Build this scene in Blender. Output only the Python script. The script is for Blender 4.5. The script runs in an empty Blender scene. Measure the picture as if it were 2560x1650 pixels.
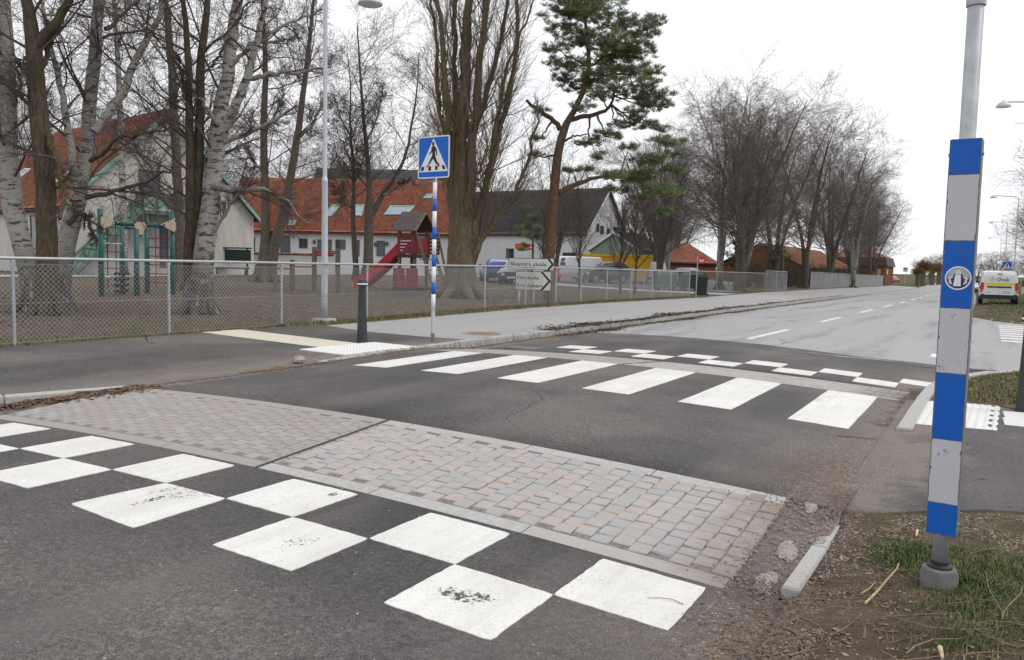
import bpy, math, random
import numpy as np
from mathutils import Matrix, Vector
rng = np.random.default_rng(7); random.seed(7)
SC = bpy.context.scene; COL = SC.collection
# ------------------------------------------------------------------ camera
CF, CYAW, CPITCH, CROLL, CH = 2036.4, -0.5297, 0.0793, 0.0218, 1.288
def _axes():
    cy, sy, cp, sp = math.cos(CYAW), math.sin(CYAW), math.cos(CPITCH), math.sin(CPITCH)
    F = np.array([sy*cp, cy*cp, -sp]); R0 = np.array([cy, -sy, 0.0]); U0 = np.cross(R0, F)
    c, s = math.cos(CROLL), math.sin(CROLL)
    return c*R0+s*U0, -s*R0+c*U0, F
CR, CU, CFW = _axes(); CC = np.array([0, 0, CH])
cam = bpy.data.cameras.new('camera'); co = bpy.data.objects.new('camera', cam); COL.objects.link(co)
cam.sensor_width = 36; cam.lens = CF/2560*36; cam.clip_end = 9000; cam.clip_start = 0.05
co.matrix_world = Matrix([[CR[0], CU[0], -CFW[0], 0], [CR[1], CU[1], -CFW[1], 0], [CR[2], CU[2], -CFW[2], CH], [0, 0, 0, 1]])
SC.camera = co
# ------------------------------------------------------------------ sky and sun (bright overcast)
SUN_EL, SUN_AZ = math.radians(52), math.radians(65)          # azimuth clockwise from +Y
W = bpy.data.worlds.new('World'); SC.world = W; W.use_nodes = True
nt = W.node_tree; nt.nodes.clear()
out = nt.nodes.new('ShaderNodeOutputWorld'); bg = nt.nodes.new('ShaderNodeBackground')
sky = nt.nodes.new('ShaderNodeTexSky'); sky.sky_type = 'NISHITA'; sky.sun_disc = False
sky.sun_elevation = SUN_EL; sky.sun_rotation = SUN_AZ; sky.dust_density = 3
tc = nt.nodes.new('ShaderNodeTexCoord'); mp = nt.nodes.new('ShaderNodeMapping'); mp.inputs['Scale'].default_value = (1, 1, 2.6)
no = nt.nodes.new('ShaderNodeTexNoise'); no.inputs['Scale'].default_value = 1.7; no.inputs['Detail'].default_value = 5; no.inputs['Roughness'].default_value = .55
rp = nt.nodes.new('ShaderNodeValToRGB'); rp.color_ramp.elements[0].position = .3; rp.color_ramp.elements[1].position = .62
rp.color_ramp.elements[0].color = (8.5, 8.85, 9.5, 1); rp.color_ramp.elements[1].color = (10.8, 10.8, 10.95, 1)
mx = nt.nodes.new('ShaderNodeMix'); mx.data_type = 'RGBA'; mx.inputs[0].default_value = .95
L = nt.links.new
L(tc.outputs['Generated'], mp.inputs[0]); L(mp.outputs[0], no.inputs['Vector']); L(no.outputs['Fac'], rp.inputs[0])
L(sky.outputs[0], mx.inputs[6]); L(rp.outputs[0], mx.inputs[7]); L(mx.outputs[2], bg.inputs[0]); L(bg.outputs[0], out.inputs[0])
bg.inputs[1].default_value = 0.1
sl = bpy.data.lights.new('sun', 'SUN'); sl.energy = 1.1; sl.angle = math.radians(25); sl.color = (1, .97, .93)
so = bpy.data.objects.new('sun', sl); COL.objects.link(so)
sd = Vector((math.sin(SUN_AZ)*math.cos(SUN_EL), math.cos(SUN_AZ)*math.cos(SUN_EL), math.sin(SUN_EL)))
so.rotation_euler = sd.to_track_quat('Z', 'Y').to_euler(); so.location = (0, 0, 60)
vs = SC.view_settings; vs.view_transform = 'Standard'; vs.look = 'None'; vs.exposure = 0.12; vs.gamma = 1; vs.use_curve_mapping = False
SC.render.engine = 'CYCLES'; SC.cycles.use_denoising = True; SC.cycles.max_bounces = 5; SC.cycles.diffuse_bounces = 3
SC.cycles.use_adaptive_sampling = True; SC.cycles.transparent_max_bounces = 6

# ------------------------------------------------------------------ pixel helpers (photograph pixels, 2560 x 1650)
def ray(px): return CFW+CR*(px[0]-1280)/CF-CU*(px[1]-825)/CF
def at_z(px, z): d = ray(px); return CC+d*((z-CH)/d[2])
def at_depth(px, dep): return CC+ray(px)*dep
def depth_of(P): return float((np.asarray(P, float)-CC)@CFW)
def crop(sc, ox, oy): return lambda x, y: (ox+x/sc, oy+y/sc)
c1 = crop(1.7907, 0, 0); c2 = crop(1.791, 800, 0); c3 = crop(1.925, 1600, 100); c7 = crop(3.677, 1150, 500); c8 = crop(3.414, 1650, 550)
cA = crop(3.0797, 0, 300); cB = crop(3.348, 600, 400); cC = crop(3.85, 2300, 560); cH = crop(3.85, 2180, 1250); cI = crop(5.69, 1180, 560)

# ------------------------------------------------------------------ terrain
def xcl(y):
    t = np.clip(np.asarray(y, float)-15, 0, 130); e = np.clip(np.asarray(y, float)-145, 0, None)
    return -4.0-0.00011*t*t-.0286*e
def base(y): return np.interp(y, [-50, 3.5, 4.8, 9.3, 10.8, 130, 400, 3000], [0, 0, .1, .1, 0, -.83, -1.4, -1.6])
def zr(x, y):
    X = np.clip(np.asarray(x, float)-(xcl(y)-.2), -3.6, 3.6)
    return base(y)-.0084*X-.0087*X*X
KLY = [-30, 0, 3, 3.83, 4.75, 5.5, 7.5, 9.3, 11.3, 14, 17, 20, 27, 35, 51, 78, 116, 145, 400]
KLX = [-8.4, -8.2, -7.8, -7.43, -7.02, -6.92, -6.92, -7.05, -7.2, -7.34, -7.45, -7.55, -7.85, -8.05, -8.4, -8.95, -9.5, -10.2, -18]
def xkl(y): return np.interp(y, KLY, KLX)
KRY = [-30, 0, 3, 5, 7, 8.6, 10, 11.4, 12.0]
KRX = [-.4, -.62, -.66, -.64, -.6, -.6, -.58, -.5, -.36]
def xkr(y): return np.where(np.asarray(y) < 12, np.interp(y, KRY, KRX), xcl(y)+3.45)
FBY = [-60, 0, 6, 13, 20, 26, 36, 60, 137, 400, 3000]
FBZ = [.1, .1, .1, .1, .12, .09, .02, -.15, -.6, -1.2, -1.5]
def fb(y): return np.interp(y, FBY, FBZ)
def xfence(y): return np.interp(y, [-20, 8, 13, 20, 26, 37, 57, 80, 140, 400], [-11, -11, -11.1, -11.5, -11.8, -11.9, -13.4, -13.8, -14.2, -22])
def zl(y):   # top of the left kerb
    return np.interp(y, [-30, 3, 4.6, 5.2, 7.3, 8.2, 11, 14, 130, 400], [.02, .025, .04, .062, .062, .09, .06, .02, -.80, -1.35])
def zwalk(x, y):
    u = np.clip((xkl(y)-np.asarray(x, float))/(xkl(y)-xfence(y)), 0, 1)
    return zl(y)*(1-u)+(fb(y)-.01)*u
def zyard(x, y):
    u = np.clip((xfence(y)-.3-np.asarray(x, float))/26, 0, 1); u = u*u*(3-2*u)
    return fb(y)*(1-u)+.3*u-.01
def zright(x, y):
    e = np.interp(y, [-50, 4, 6, 10, 12, 30, 130, 400], [-.1, -.1, -.03, -.03, -.1, -.2, -.9, -1.4])
    u = np.clip((np.asarray(x, float)+.65)/.7, 0, 1)
    return e+u*np.interp(y, [0, 4, 6, 12, 30, 40], [.07, .07, .02, .06, .05, .1])
def hyard(x, y): return float(zyard(x, y))

# ------------------------------------------------------------------ mesh helpers
def link(o, parent=None):
    COL.objects.link(o)
    if parent is not None: o.parent = parent
    return o
def mesh_arrays(name, V, F, mats, mi=None, smooth=False):
    V = np.asarray(V, np.float32).reshape(-1, 3)
    me = bpy.data.meshes.new(name)
    if isinstance(F, np.ndarray):
        n, k = F.shape
        me.vertices.add(len(V)); me.vertices.foreach_set('co', V.ravel())
        me.loops.add(n*k); me.loops.foreach_set('vertex_index', F.astype(np.int32).ravel())
        me.polygons.add(n); me.polygons.foreach_set('loop_start', np.arange(0, n*k, k, dtype=np.int32))
        if mi is not None: me.polygons.foreach_set('material_index', np.asarray(mi, np.int32))
        if smooth: me.polygons.foreach_set('use_smooth', np.ones(n, bool))
        me.update(calc_edges=True)
    else:
        me.from_pydata([tuple(map(float, v)) for v in V], [], F)
        if mi is not None: me.polygons.foreach_set('material_index', np.asarray(mi, np.int32))
        if smooth: me.polygons.foreach_set('use_smooth', np.ones(len(me.polygons), bool))
        me.update()
    for m in (mats if isinstance(mats, (list, tuple)) else [mats]): me.materials.append(m)
    return me
class MB:
    def __init__(s): s.v = []; s.f = []; s.m = []; s.cur = 0
    def add(s, V, F):
        n = len(s.v); s.v += [tuple(map(float, v)) for v in V]; s.f += [tuple(n+i for i in f) for f in F]; s.m += [s.cur]*len(F); return s
    def box(s, lo, hi, rot=None):
        x0, y0, z0 = lo; x1, y1, z1 = hi
        V = [(x0, y0, z0), (x1, y0, z0), (x1, y1, z0), (x0, y1, z0), (x0, y0, z1), (x1, y0, z1), (x1, y1, z1), (x0, y1, z1)]
        if rot is not None: V = [tuple(rot @ Vector(v)) for v in V]
        return s.add(V, [(3, 2, 1, 0), (4, 5, 6, 7), (0, 1, 5, 4), (1, 2, 6, 5), (2, 3, 7, 6), (3, 0, 4, 7)])
    def bbox(s, lo, hi, b=.01):
        # box with chamfered edges
        lo = np.array(lo, float); hi = np.array(hi, float); V = []; idx = {}
        for sx in (0, 1):
            for sy in (0, 1):
                for sz in (0, 1):
                    c = np.array([(lo, hi)[sx][0], (lo, hi)[sy][1], (lo, hi)[sz][2]])
                    d = np.array([1-2*sx, 1-2*sy, 1-2*sz])*b
                    for k in range(3):
                        p = c+d; p[k] = c[k]; idx[sx, sy, sz, k] = len(V); V.append(p)
        F = []
        for k in range(3):
            a, b2 = [(1, 2), (0, 2), (0, 1)][k]
            for s0 in (0, 1):
                q = []
                for ta, tb in ((0, 0), (1, 0), (1, 1), (0, 1)):
                    t = [0, 0, 0]; t[k] = s0; t[a] = ta; t[b2] = tb; q.append(idx[tuple(t)+(k,)])
                F.append(q)
        for k in range(3):
            a, b2 = [(1, 2), (0, 2), (0, 1)][k]
            for ta in (0, 1):
                for tb in (0, 1):
                    t0 = [0, 0, 0]; t0[a] = ta; t0[b2] = tb; t1 = list(t0); t1[k] = 1
                    F.append([idx[tuple(t0)+(a,)], idx[tuple(t1)+(a,)], idx[tuple(t1)+(b2,)], idx[tuple(t0)+(b2,)]])
        for sx in (0, 1):
            for sy in (0, 1):
                for sz in (0, 1): F.append([idx[sx, sy, sz, k] for k in range(3)])
        cen = (lo+hi)/2
        F2 = []
        for f in F:
            p = [np.array(V[i]) for i in f]; nrm = np.cross(p[1]-p[0], p[2]-p[0]); fc = sum(p)/len(p)-cen
            F2.append(tuple(f) if nrm@fc > 0 else tuple(f[::-1]))
        return s.add(V, F2)
    def tube(s, P, r, n=8, cap=True):
        P = np.asarray(P, float); r = np.broadcast_to(np.asarray(r, float), (len(P),))
        d = P[-1]-P[0]; ref = np.eye(3)[np.argmin(np.abs(d))]; V = []
        for i in range(len(P)):
            t = P[min(i+1, len(P)-1)]-P[max(i-1, 0)]; t = t/(np.linalg.norm(t)+1e-9)
            a = np.cross(t, ref); a /= np.linalg.norm(a)+1e-9; b = np.cross(t, a)
            for k in range(n):
                w = 2*math.pi*k/n; V.append(P[i]+r[i]*(math.cos(w)*a+math.sin(w)*b))
        F = [(i*n+k, i*n+(k+1) % n, (i+1)*n+(k+1) % n, (i+1)*n+k) for i in range(len(P)-1) for k in range(n)]
        if cap: F += [tuple(range(n))[::-1], tuple((len(P)-1)*n+k for k in range(n))]
        return s.add(V, F)
    def lathe(s, prof, c=(0, 0, 0), n=20):
        V = [(c[0]+r*math.cos(2*math.pi*k/n), c[1]+r*math.sin(2*math.pi*k/n), c[2]+z) for r, z in prof for k in range(n)]
        F = [(i*n+k, i*n+(k+1) % n, (i+1)*n+(k+1) % n, (i+1)*n+k) for i in range(len(prof)-1) for k in range(n)]
        F += [tuple(range(n))[::-1], tuple((len(prof)-1)*n+k for k in range(n))]
        return s.add(V, F)
    def prism(s, poly, a, b, fn):
        # poly 2D (ccw) extruded from a to b; fn(u, v, w) -> xyz
        n = len(poly); V = [fn(u, v, a) for u, v in poly]+[fn(u, v, b) for u, v in poly]
        F = [tuple(range(n))[::-1], tuple(range(n, 2*n))]+[(i, (i+1) % n, n+(i+1) % n, n+i) for i in range(n)]
        return s.add(V, F)
    def quad(s, *p): return s.add(p, [tuple(range(len(p)))])
    def mesh(s, name, mats, smooth=False, origin=(0, 0, 0)):
        V = np.array(s.v, float)-np.array(origin, float)
        return mesh_arrays(name, V, s.f, mats, s.m, smooth)
    def build(s, name, mats, parent=None, smooth=False, origin=(0, 0, 0), **props):
        o = bpy.data.objects.new(name, s.mesh(name, mats, smooth, origin)); link(o, parent)
        for k, v in props.items(): o[k] = v
        return o
def autosmooth(o, ang=40):
    me = o.data; me.polygons.foreach_set('use_smooth', np.ones(len(me.polygons), bool))
    try: me.set_sharp_from_angle(angle=math.radians(ang))
    except Exception: pass
    return o
def tag(o, label=None, cat=None, group=None, kind=None):
    if label: o['label'] = label
    if cat: o['category'] = cat
    if group: o['group'] = group
    if kind: o['kind'] = kind
    return o
def thing(name, loc, label, cat, rz=0, group=None):
    o = bpy.data.objects.new(name, None); o.empty_display_size = .2; o.location = tuple(map(float, loc)); o.rotation_euler = (0, 0, rz); COL.objects.link(o)
    return tag(o, label, cat, group)
def inst(name, me, loc=(0, 0, 0), parent=None, rot=(0, 0, 0), sc=(1, 1, 1)):
    o = bpy.data.objects.new(name, me); o.location = tuple(map(float, loc)); o.rotation_euler = rot; o.scale = sc; return link(o, parent)
def copy_tree(o, parent=None):
    c = o.copy(); COL.objects.link(c); c.parent = parent
    for ch in list(o.children): copy_tree(ch, c)
    return c
def grid(xs, ys, zf):
    # xs: (ny,nx) array or 1D; returns V,F
    ys = np.asarray(ys, float); xs = np.asarray(xs, float)
    X = xs if xs.ndim == 2 else np.tile(xs, (len(ys), 1)); Y = np.tile(ys[:, None], (1, X.shape[1]))
    Z = zf(X, Y); V = np.stack([X, Y, Z], -1).reshape(-1, 3); ny, nx = X.shape
    i = (np.arange(ny-1)[:, None]*nx+np.arange(nx-1)[None, :]).ravel()
    return V, np.stack([i, i+1, i+1+nx, i+nx], 1)
def text_mesh(s, size, mats, extrude=0.0, spacing=1.0):
    cu = bpy.data.curves.new('t', 'FONT'); cu.body = s; cu.size = size; cu.extrude = extrude; cu.space_character = spacing; cu.resolution_u = 3
    o = bpy.data.objects.new('t', cu); COL.objects.link(o); bpy.context.view_layer.update()
    me = bpy.data.meshes.new_from_object(o.evaluated_get(bpy.context.evaluated_depsgraph_get()))
    bpy.data.objects.remove(o); bpy.data.curves.remove(cu); me.materials.clear(); me.materials.append(mats); return me
def text_on(name, s, size, m, parent, origin, ux, uy, width=None, bold=0.0):
    """flat lettering: origin = lower left, ux/uy unit vectors; width squeezes to fit; bold thickens strokes"""
    me = text_mesh(s, size, m); n = len(me.vertices); V = np.zeros(n*3, np.float32); me.vertices.foreach_get('co', V); V = V.reshape(-1, 3)
    x0, x1 = V[:, 0].min(), V[:, 0].max(); k = 1 if width is None else width/(x1-x0)
    fs = [tuple(p.vertices) for p in me.polygons]; bpy.data.meshes.remove(me)
    ux = np.array(ux, float); uy = np.array(uy, float); nrm = np.cross(ux, uy); o = np.array(origin, float); VV = []; FF = []
    offs = [(0, 0)] if not bold else [(0, 0), (bold, 0), (-bold, 0), (0, bold), (0, -bold)]
    for q, (dx, dy) in enumerate(offs):
        b = len(VV); VV += [o+ux*((v[0]-x0)*k+dx)+uy*(v[1]+dy)+nrm*.0002*q for v in V]; FF += [tuple(b+i for i in f) for f in fs]
    ob = bpy.data.objects.new(name, mesh_arrays(name, np.array(VV), FF, m)); ob['kind'] = 'stuff'; return link(ob, parent)
# ------------------------------------------------------------------ materials
MT = {}
def nodes(name):
    m = bpy.data.materials.new(name); m.use_nodes = True; t = m.node_tree; b = t.nodes['Principled BSDF']; MT[name] = m; return m, t, b
def tex(t, kind, scale, vec=None, **kw):
    n = t.nodes.new(kind); n.inputs['Scale'].default_value = scale
    for k, v in kw.items(): n.inputs[k].default_value = v
    if vec is not None: t.links.new(vec, n.inputs['Vector'])
    return n
def ramp(t, src, stops):
    r = t.nodes.new('ShaderNodeValToRGB'); el = r.color_ramp.elements
    while len(el) < len(stops): el.new(.5)
    for e, (p, c) in zip(el, stops): e.position = p; e.color = (*c, 1) if not isinstance(c, (int, float)) else (c, c, c, 1)
    t.links.new(src, r.inputs[0]); return r
def mixc(t, fac, a, b, mode='MIX'):
    m = t.nodes.new('ShaderNodeMix'); m.data_type = 'RGBA'; m.blend_type = mode
    for sock, v in ((m.inputs[0], fac), (m.inputs[6], a), (m.inputs[7], b)):
        if hasattr(v, 'is_linked') or hasattr(v, 'links'): t.links.new(v, sock)
        elif isinstance(v, (int, float)): sock.default_value = v
        else: sock.default_value = (*v, 1)
    return m.outputs[2]
def mth(t, op, a, b=None, clamp=False):
    m = t.nodes.new('ShaderNodeMath'); m.operation = op; m.use_clamp = clamp
    for i, v in enumerate((a, b)):
        if v is None: continue
        if isinstance(v, (int, float)): m.inputs[i].default_value = v
        else: t.links.new(v, m.inputs[i])
    return m.outputs[0]
def maprange(t, v, a, b, c=0, d=1):
    m = t.nodes.new('ShaderNodeMapRange'); t.links.new(v, m.inputs[0])
    for i, q in enumerate((a, b, c, d)): m.inputs[i+1].default_value = q
    return m.outputs[0]
def bump(t, b, h, dist=.01, st=.5):
    n = t.nodes.new('ShaderNodeBump'); n.inputs['Distance'].default_value = dist; n.inputs['Strength'].default_value = st
    t.links.new(h, n.inputs['Height']); t.links.new(n.outputs[0], b.inputs['Normal'])
def pos(t): return t.nodes.new('ShaderNodeNewGeometry').outputs['Position']
def objc(t): return t.nodes.new('ShaderNodeTexCoord').outputs['Object']
def setc(t, b, c):
    if isinstance(c, tuple): b.inputs['Base Color'].default_value = (*c, 1)
    else: t.links.new(c, b.inputs['Base Color'])
def plain(name, col, rough=.6, var=.12, scale=8., metal=0., bmp=0., spec=.5, coat=0., objrand=0.):
    m, t, b = nodes(name); v = objc(t)
    n = tex(t, 'ShaderNodeTexNoise', scale, v, Detail=6., Roughness=.6)
    lo = tuple(c*(1-var) for c in col); hi = tuple(min(1, c*(1+var)) for c in col)
    r = ramp(t, n.outputs['Fac'], [(.3, lo), (.7, hi)]); c = r.outputs[0]
    if objrand:
        oi = t.nodes.new('ShaderNodeObjectInfo'); k = maprange(t, oi.outputs['Random'], 0, 1, 1-objrand, 1+objrand)
        c = mixc(t, 1.0, c, k, 'MULTIPLY')
    setc(t, b, c); b.inputs['Roughness'].default_value = rough; b.inputs['Metallic'].default_value = metal
    b.inputs['Specular IOR Level'].default_value = spec; b.inputs['Coat Weight'].default_value = coat
    if bmp: bump(t, b, n.outputs['Fac'], bmp, .6)
    return m
def dust_mask(t, P):
    """sand and grit swept to the edges of the carriageway"""
    s = t.nodes.new('ShaderNodeSeparateXYZ'); t.links.new(P, s.inputs[0])
    n1 = tex(t, 'ShaderNodeTexNoise', 1.3, P, Detail=6., Roughness=.65); n2 = tex(t, 'ShaderNodeTexNoise', 9., P, Detail=4.)
    wob = mth(t, 'ADD', mth(t, 'MULTIPLY', n1.outputs['Fac'], 1.3), mth(t, 'MULTIPLY', n2.outputs['Fac'], .5))
    right = mth(t, 'MULTIPLY', maprange(t, mth(t, 'ADD', s.outputs[0], wob), -.5, .35), maprange(t, mth(t, 'ADD', s.outputs[0], wob), .8, .45))
    left = mth(t, 'MULTIPLY', maprange(t, mth(t, 'SUBTRACT', s.outputs[0], wob), -7.6, -8.0), maprange(t, mth(t, 'SUBTRACT', s.outputs[0], mth(t, 'MULTIPLY', wob, 1.)), -8.9, -8.1))
    near = maprange(t, s.outputs[1], 16, 12)
    return s, n1, n2, mth(t, 'MULTIPLY', mth(t, 'MAXIMUM', right, left), near, True)
def asphalt_new():
    m, t, b = nodes('asphalt_new'); P = pos(t)
    s, n1, n2, dm = dust_mask(t, P)
    fine = tex(t, 'ShaderNodeTexNoise', 130., P, Detail=5., Roughness=.75)
    vor = tex(t, 'ShaderNodeTexVoronoi', 95., P)
    big = tex(t, 'ShaderNodeTexNoise', .42, P, Detail=4., Roughness=.55)
    st = t.nodes.new('ShaderNodeMapping'); st.inputs['Scale'].default_value = (2.2, .3, 1); t.links.new(P, st.inputs[0])
    streak = tex(t, 'ShaderNodeTexNoise', 1.0, st.outputs[0], Detail=4.)
    c = ramp(t, big.outputs['Fac'], [(.36, (.046, .042, .043)), (.5, (.075, .067, .066)), (.64, (.135, .117, .108))]).outputs[0]
    c = mixc(t, mth(t, 'MULTIPLY', maprange(t, streak.outputs['Fac'], .5, .75), .3), c, (.13, .12, .115))
    c = mixc(t, 1.0, c, ramp(t, fine.outputs['Fac'], [(.36, .35), (.5, .95), (.64, 1.9)]).outputs[0], 'MULTIPLY')
    c = mixc(t, 1.0, c, ramp(t, tex(t, 'ShaderNodeTexNoise', 38., P, Detail=3., Roughness=.6).outputs['Fac'], [(.35, .7), (.65, 1.35)]).outputs[0], 'MULTIPLY')
    wv = t.nodes.new('ShaderNodeMath'); wv.operation = 'SINE'; t.links.new(mth(t, 'MULTIPLY', mth(t, 'ADD', s.outputs[0], mth(t, 'MULTIPLY', n1.outputs['Fac'], .35)), 3.9), wv.inputs[0])
    trk = mth(t, 'MULTIPLY', maprange(t, wv.outputs[0], .2, .95), maprange(t, streak.outputs['Fac'], .38, .62))
    c = mixc(t, mth(t, 'MULTIPLY', trk, .38), c, (.155, .138, .128))
    crk = tex(t, 'ShaderNodeTexVoronoi', .5, mixc(t, .12, P, tex(t, 'ShaderNodeTexNoise', 2., P, Detail=5.).outputs['Color'], 'ADD')); crk.feature = 'DISTANCE_TO_EDGE'
    c = mixc(t, mth(t, 'MULTIPLY', mth(t, 'LESS_THAN', crk.outputs['Distance'], .0035), maprange(t, big.outputs['Fac'], .5, .62)), c, (.025, .023, .023))
    sp = mth(t, 'MULTIPLY', mth(t, 'LESS_THAN', vor.outputs['Distance'], .22), maprange(t, tex(t, 'ShaderNodeTexNoise', 1.6, P, Detail=5.).outputs['Fac'], .45, .65))
    c = mixc(t, mth(t, 'MULTIPLY', sp, .6), c, (.22, .2, .185))
    c = mixc(t, mth(t, 'MULTIPLY', dm, .85), c, ramp(t, fine.outputs['Fac'], [(.36, (.11, .088, .072)), (.5, (.2, .165, .14)), (.66, (.33, .285, .245))]).outputs[0])
    setc(t, b, c); b.inputs['Roughness'].default_value = .72; b.inputs['Specular IOR Level'].default_value = .45
    bump(t, b, mth(t, 'ADD', fine.outputs['Fac'], mth(t, 'MULTIPLY', vor.outputs['Distance'], .8)), .006, .8)
    return m
def asphalt_old(name='asphalt_old', c0=(.29, .285, .285), c1=(.36, .36, .365), tracks=True):
    m, t, b = nodes(name); P = pos(t)
    fine = tex(t, 'ShaderNodeTexNoise', 90., P, Detail=5., Roughness=.8)
    big = tex(t, 'ShaderNodeTexNoise', .25, P, Detail=6., Roughness=.6)
    st = t.nodes.new('ShaderNodeMapping'); st.inputs['Scale'].default_value = (1.1, .1, 1); t.links.new(P, st.inputs[0])
    streak = tex(t, 'ShaderNodeTexNoise', 1.2, st.outputs[0], Detail=6., Roughness=.65)
    c = mixc(t, big.outputs['Fac'], c0, c1)
    c = mixc(t, mth(t, 'MULTIPLY', maprange(t, streak.outputs['Fac'], .5, .68), .65 if tracks else .2), c, tuple(x*.5 for x in c0))
    c = mixc(t, .35, c, ramp(t, fine.outputs['Fac'], [(.3, .3), (.65, .75)]).outputs[0], 'OVERLAY')
    if tracks:   # hairline cracks
        w = tex(t, 'ShaderNodeTexNoise', 1.5, P, Detail=4.); vm = t.nodes.new('ShaderNodeVectorMath'); vm.operation = 'ADD'
        t.links.new(P, vm.inputs[0]); t.links.new(w.outputs['Color'], vm.inputs[1])
        vo = tex(t, 'ShaderNodeTexVoronoi', .32, vm.outputs[0]); vo.feature = 'DISTANCE_TO_EDGE'
        cr = mth(t, 'MULTIPLY', mth(t, 'LESS_THAN', vo.outputs['Distance'], .009), maprange(t, tex(t, 'ShaderNodeTexNoise', .35, P).outputs['Fac'], .5, .6))
        c = mixc(t, mth(t, 'MULTIPLY', cr, .6), c, (.07, .07, .07))
    setc(t, b, c); b.inputs['Roughness'].default_value = .75; b.inputs['Specular IOR Level'].default_value = .4
    bump(t, b, fine.outputs['Fac'], .004, .6); return m
SCUFFS = [(-1.80, 2.69, .16, .09, .57), (-1.72, 2.74, .1, .05, .55), (-3.78, 2.72, .05, .26, .6), (-3.1, 3.36, .07, .06, .6), (-2.72, 2.72, .16, .2, .66)]
def road_paint():
    m, t, b = nodes('road_paint'); P = pos(t)
    f = tex(t, 'ShaderNodeTexNoise', 60., P, Detail=4.); g = tex(t, 'ShaderNodeTexNoise', 2.2, P, Detail=8., Roughness=.7)
    oi = t.nodes.new('ShaderNodeObjectInfo')
    c = mixc(t, maprange(t, g.outputs['Fac'], .35, .7), (.76, .75, .72), (.66, .64, .60))
    c = mixc(t, mth(t, 'MULTIPLY', maprange(t, tex(t, 'ShaderNodeTexNoise', 14., P, Detail=6., Roughness=.7).outputs['Fac'], .58, .72), .3), c, (.48, .44, .38))
    sm = t.nodes.new('ShaderNodeMapping'); sm.inputs['Scale'].default_value = (5., .35, 1); t.links.new(P, sm.inputs[0])
    c = mixc(t, mth(t, 'MULTIPLY', maprange(t, tex(t, 'ShaderNodeTexNoise', 1., sm.outputs[0], Detail=6., Roughness=.7).outputs['Fac'], .46, .7), .5), c, (.50, .475, .44))
    c = mixc(t, mth(t, 'MULTIPLY', maprange(t, tex(t, 'ShaderNodeTexNoise', 70., P, Detail=3.).outputs['Fac'], .56, .66), .35), c, (.36, .34, .31))
    # scuffed through to the asphalt in a few places
    w = tex(t, 'ShaderNodeTexNoise', 45., P, Detail=5., Roughness=.75); a = tex(t, 'ShaderNodeTexNoise', 1.15, P, Detail=1.)
    hole = mth(t, 'MULTIPLY', maprange(t, w.outputs['Fac'], .54, .58), maprange(t, a.outputs['Fac'], .68, .72))
    sx = t.nodes.new('ShaderNodeSeparateXYZ'); t.links.new(P, sx.inputs[0])
    for cx, cy, rx, ry, th in SCUFFS:
        dx = mth(t, 'MULTIPLY', mth(t, 'SUBTRACT', sx.outputs[0], cx), 1/rx); dy = mth(t, 'MULTIPLY', mth(t, 'SUBTRACT', sx.outputs[1], cy), 1/ry)
        d2 = mth(t, 'ADD', mth(t, 'MULTIPLY', dx, dx), mth(t, 'MULTIPLY', dy, dy)); k = maprange(t, mth(t, 'ADD', w.outputs['Fac'], maprange(t, d2, 0, 1, .12, -.14)), th, th+.03)
        hole = mth(t, 'MAXIMUM', hole, mth(t, 'MULTIPLY', k, mth(t, 'LESS_THAN', d2, 1.6)))
    c = mixc(t, hole, c, (.06, .06, .06))
    setc(t, b, c); b.inputs['Roughness'].default_value = .6; bump(t, b, f.outputs['Fac'], .003, .5); return m
def granite(name, col, var=.18):
    m, t, b = nodes(name); P = pos(t); oi = t.nodes.new('ShaderNodeObjectInfo')
    f = tex(t, 'ShaderNodeTexNoise', 220., P, Detail=3., Roughness=.8); g = tex(t, 'ShaderNodeTexNoise', 6., P, Detail=5.)
    c = mixc(t, g.outputs['Fac'], tuple(x*(1-var) for x in col), tuple(x*(1+var) for x in col))
    c = mixc(t, .45, c, ramp(t, f.outputs['Fac'], [(.35, .28), (.65, .74)]).outputs[0], 'OVERLAY')
    s = t.nodes.new('ShaderNodeSeparateXYZ'); t.links.new(P, s.inputs[0])
    d = tex(t, 'ShaderNodeTexNoise', 2.4, P, Detail=6., Roughness=.65)
    dm = maprange(t, mth(t, 'ADD', s.outputs[0], mth(t, 'MULTIPLY', d.outputs['Fac'], .9)), -.9, -.45)
    c = mixc(t, mth(t, 'MULTIPLY', dm, .8), c, (.23, .185, .155))
    setc(t, b, c); b.inputs['Roughness'].default_value = .75; b.inputs['Specular IOR Level'].default_value = .35
    bump(t, b, mth(t, 'ADD', g.outputs['Fac'], f.outputs['Fac']), .004, .6); return m
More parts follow.
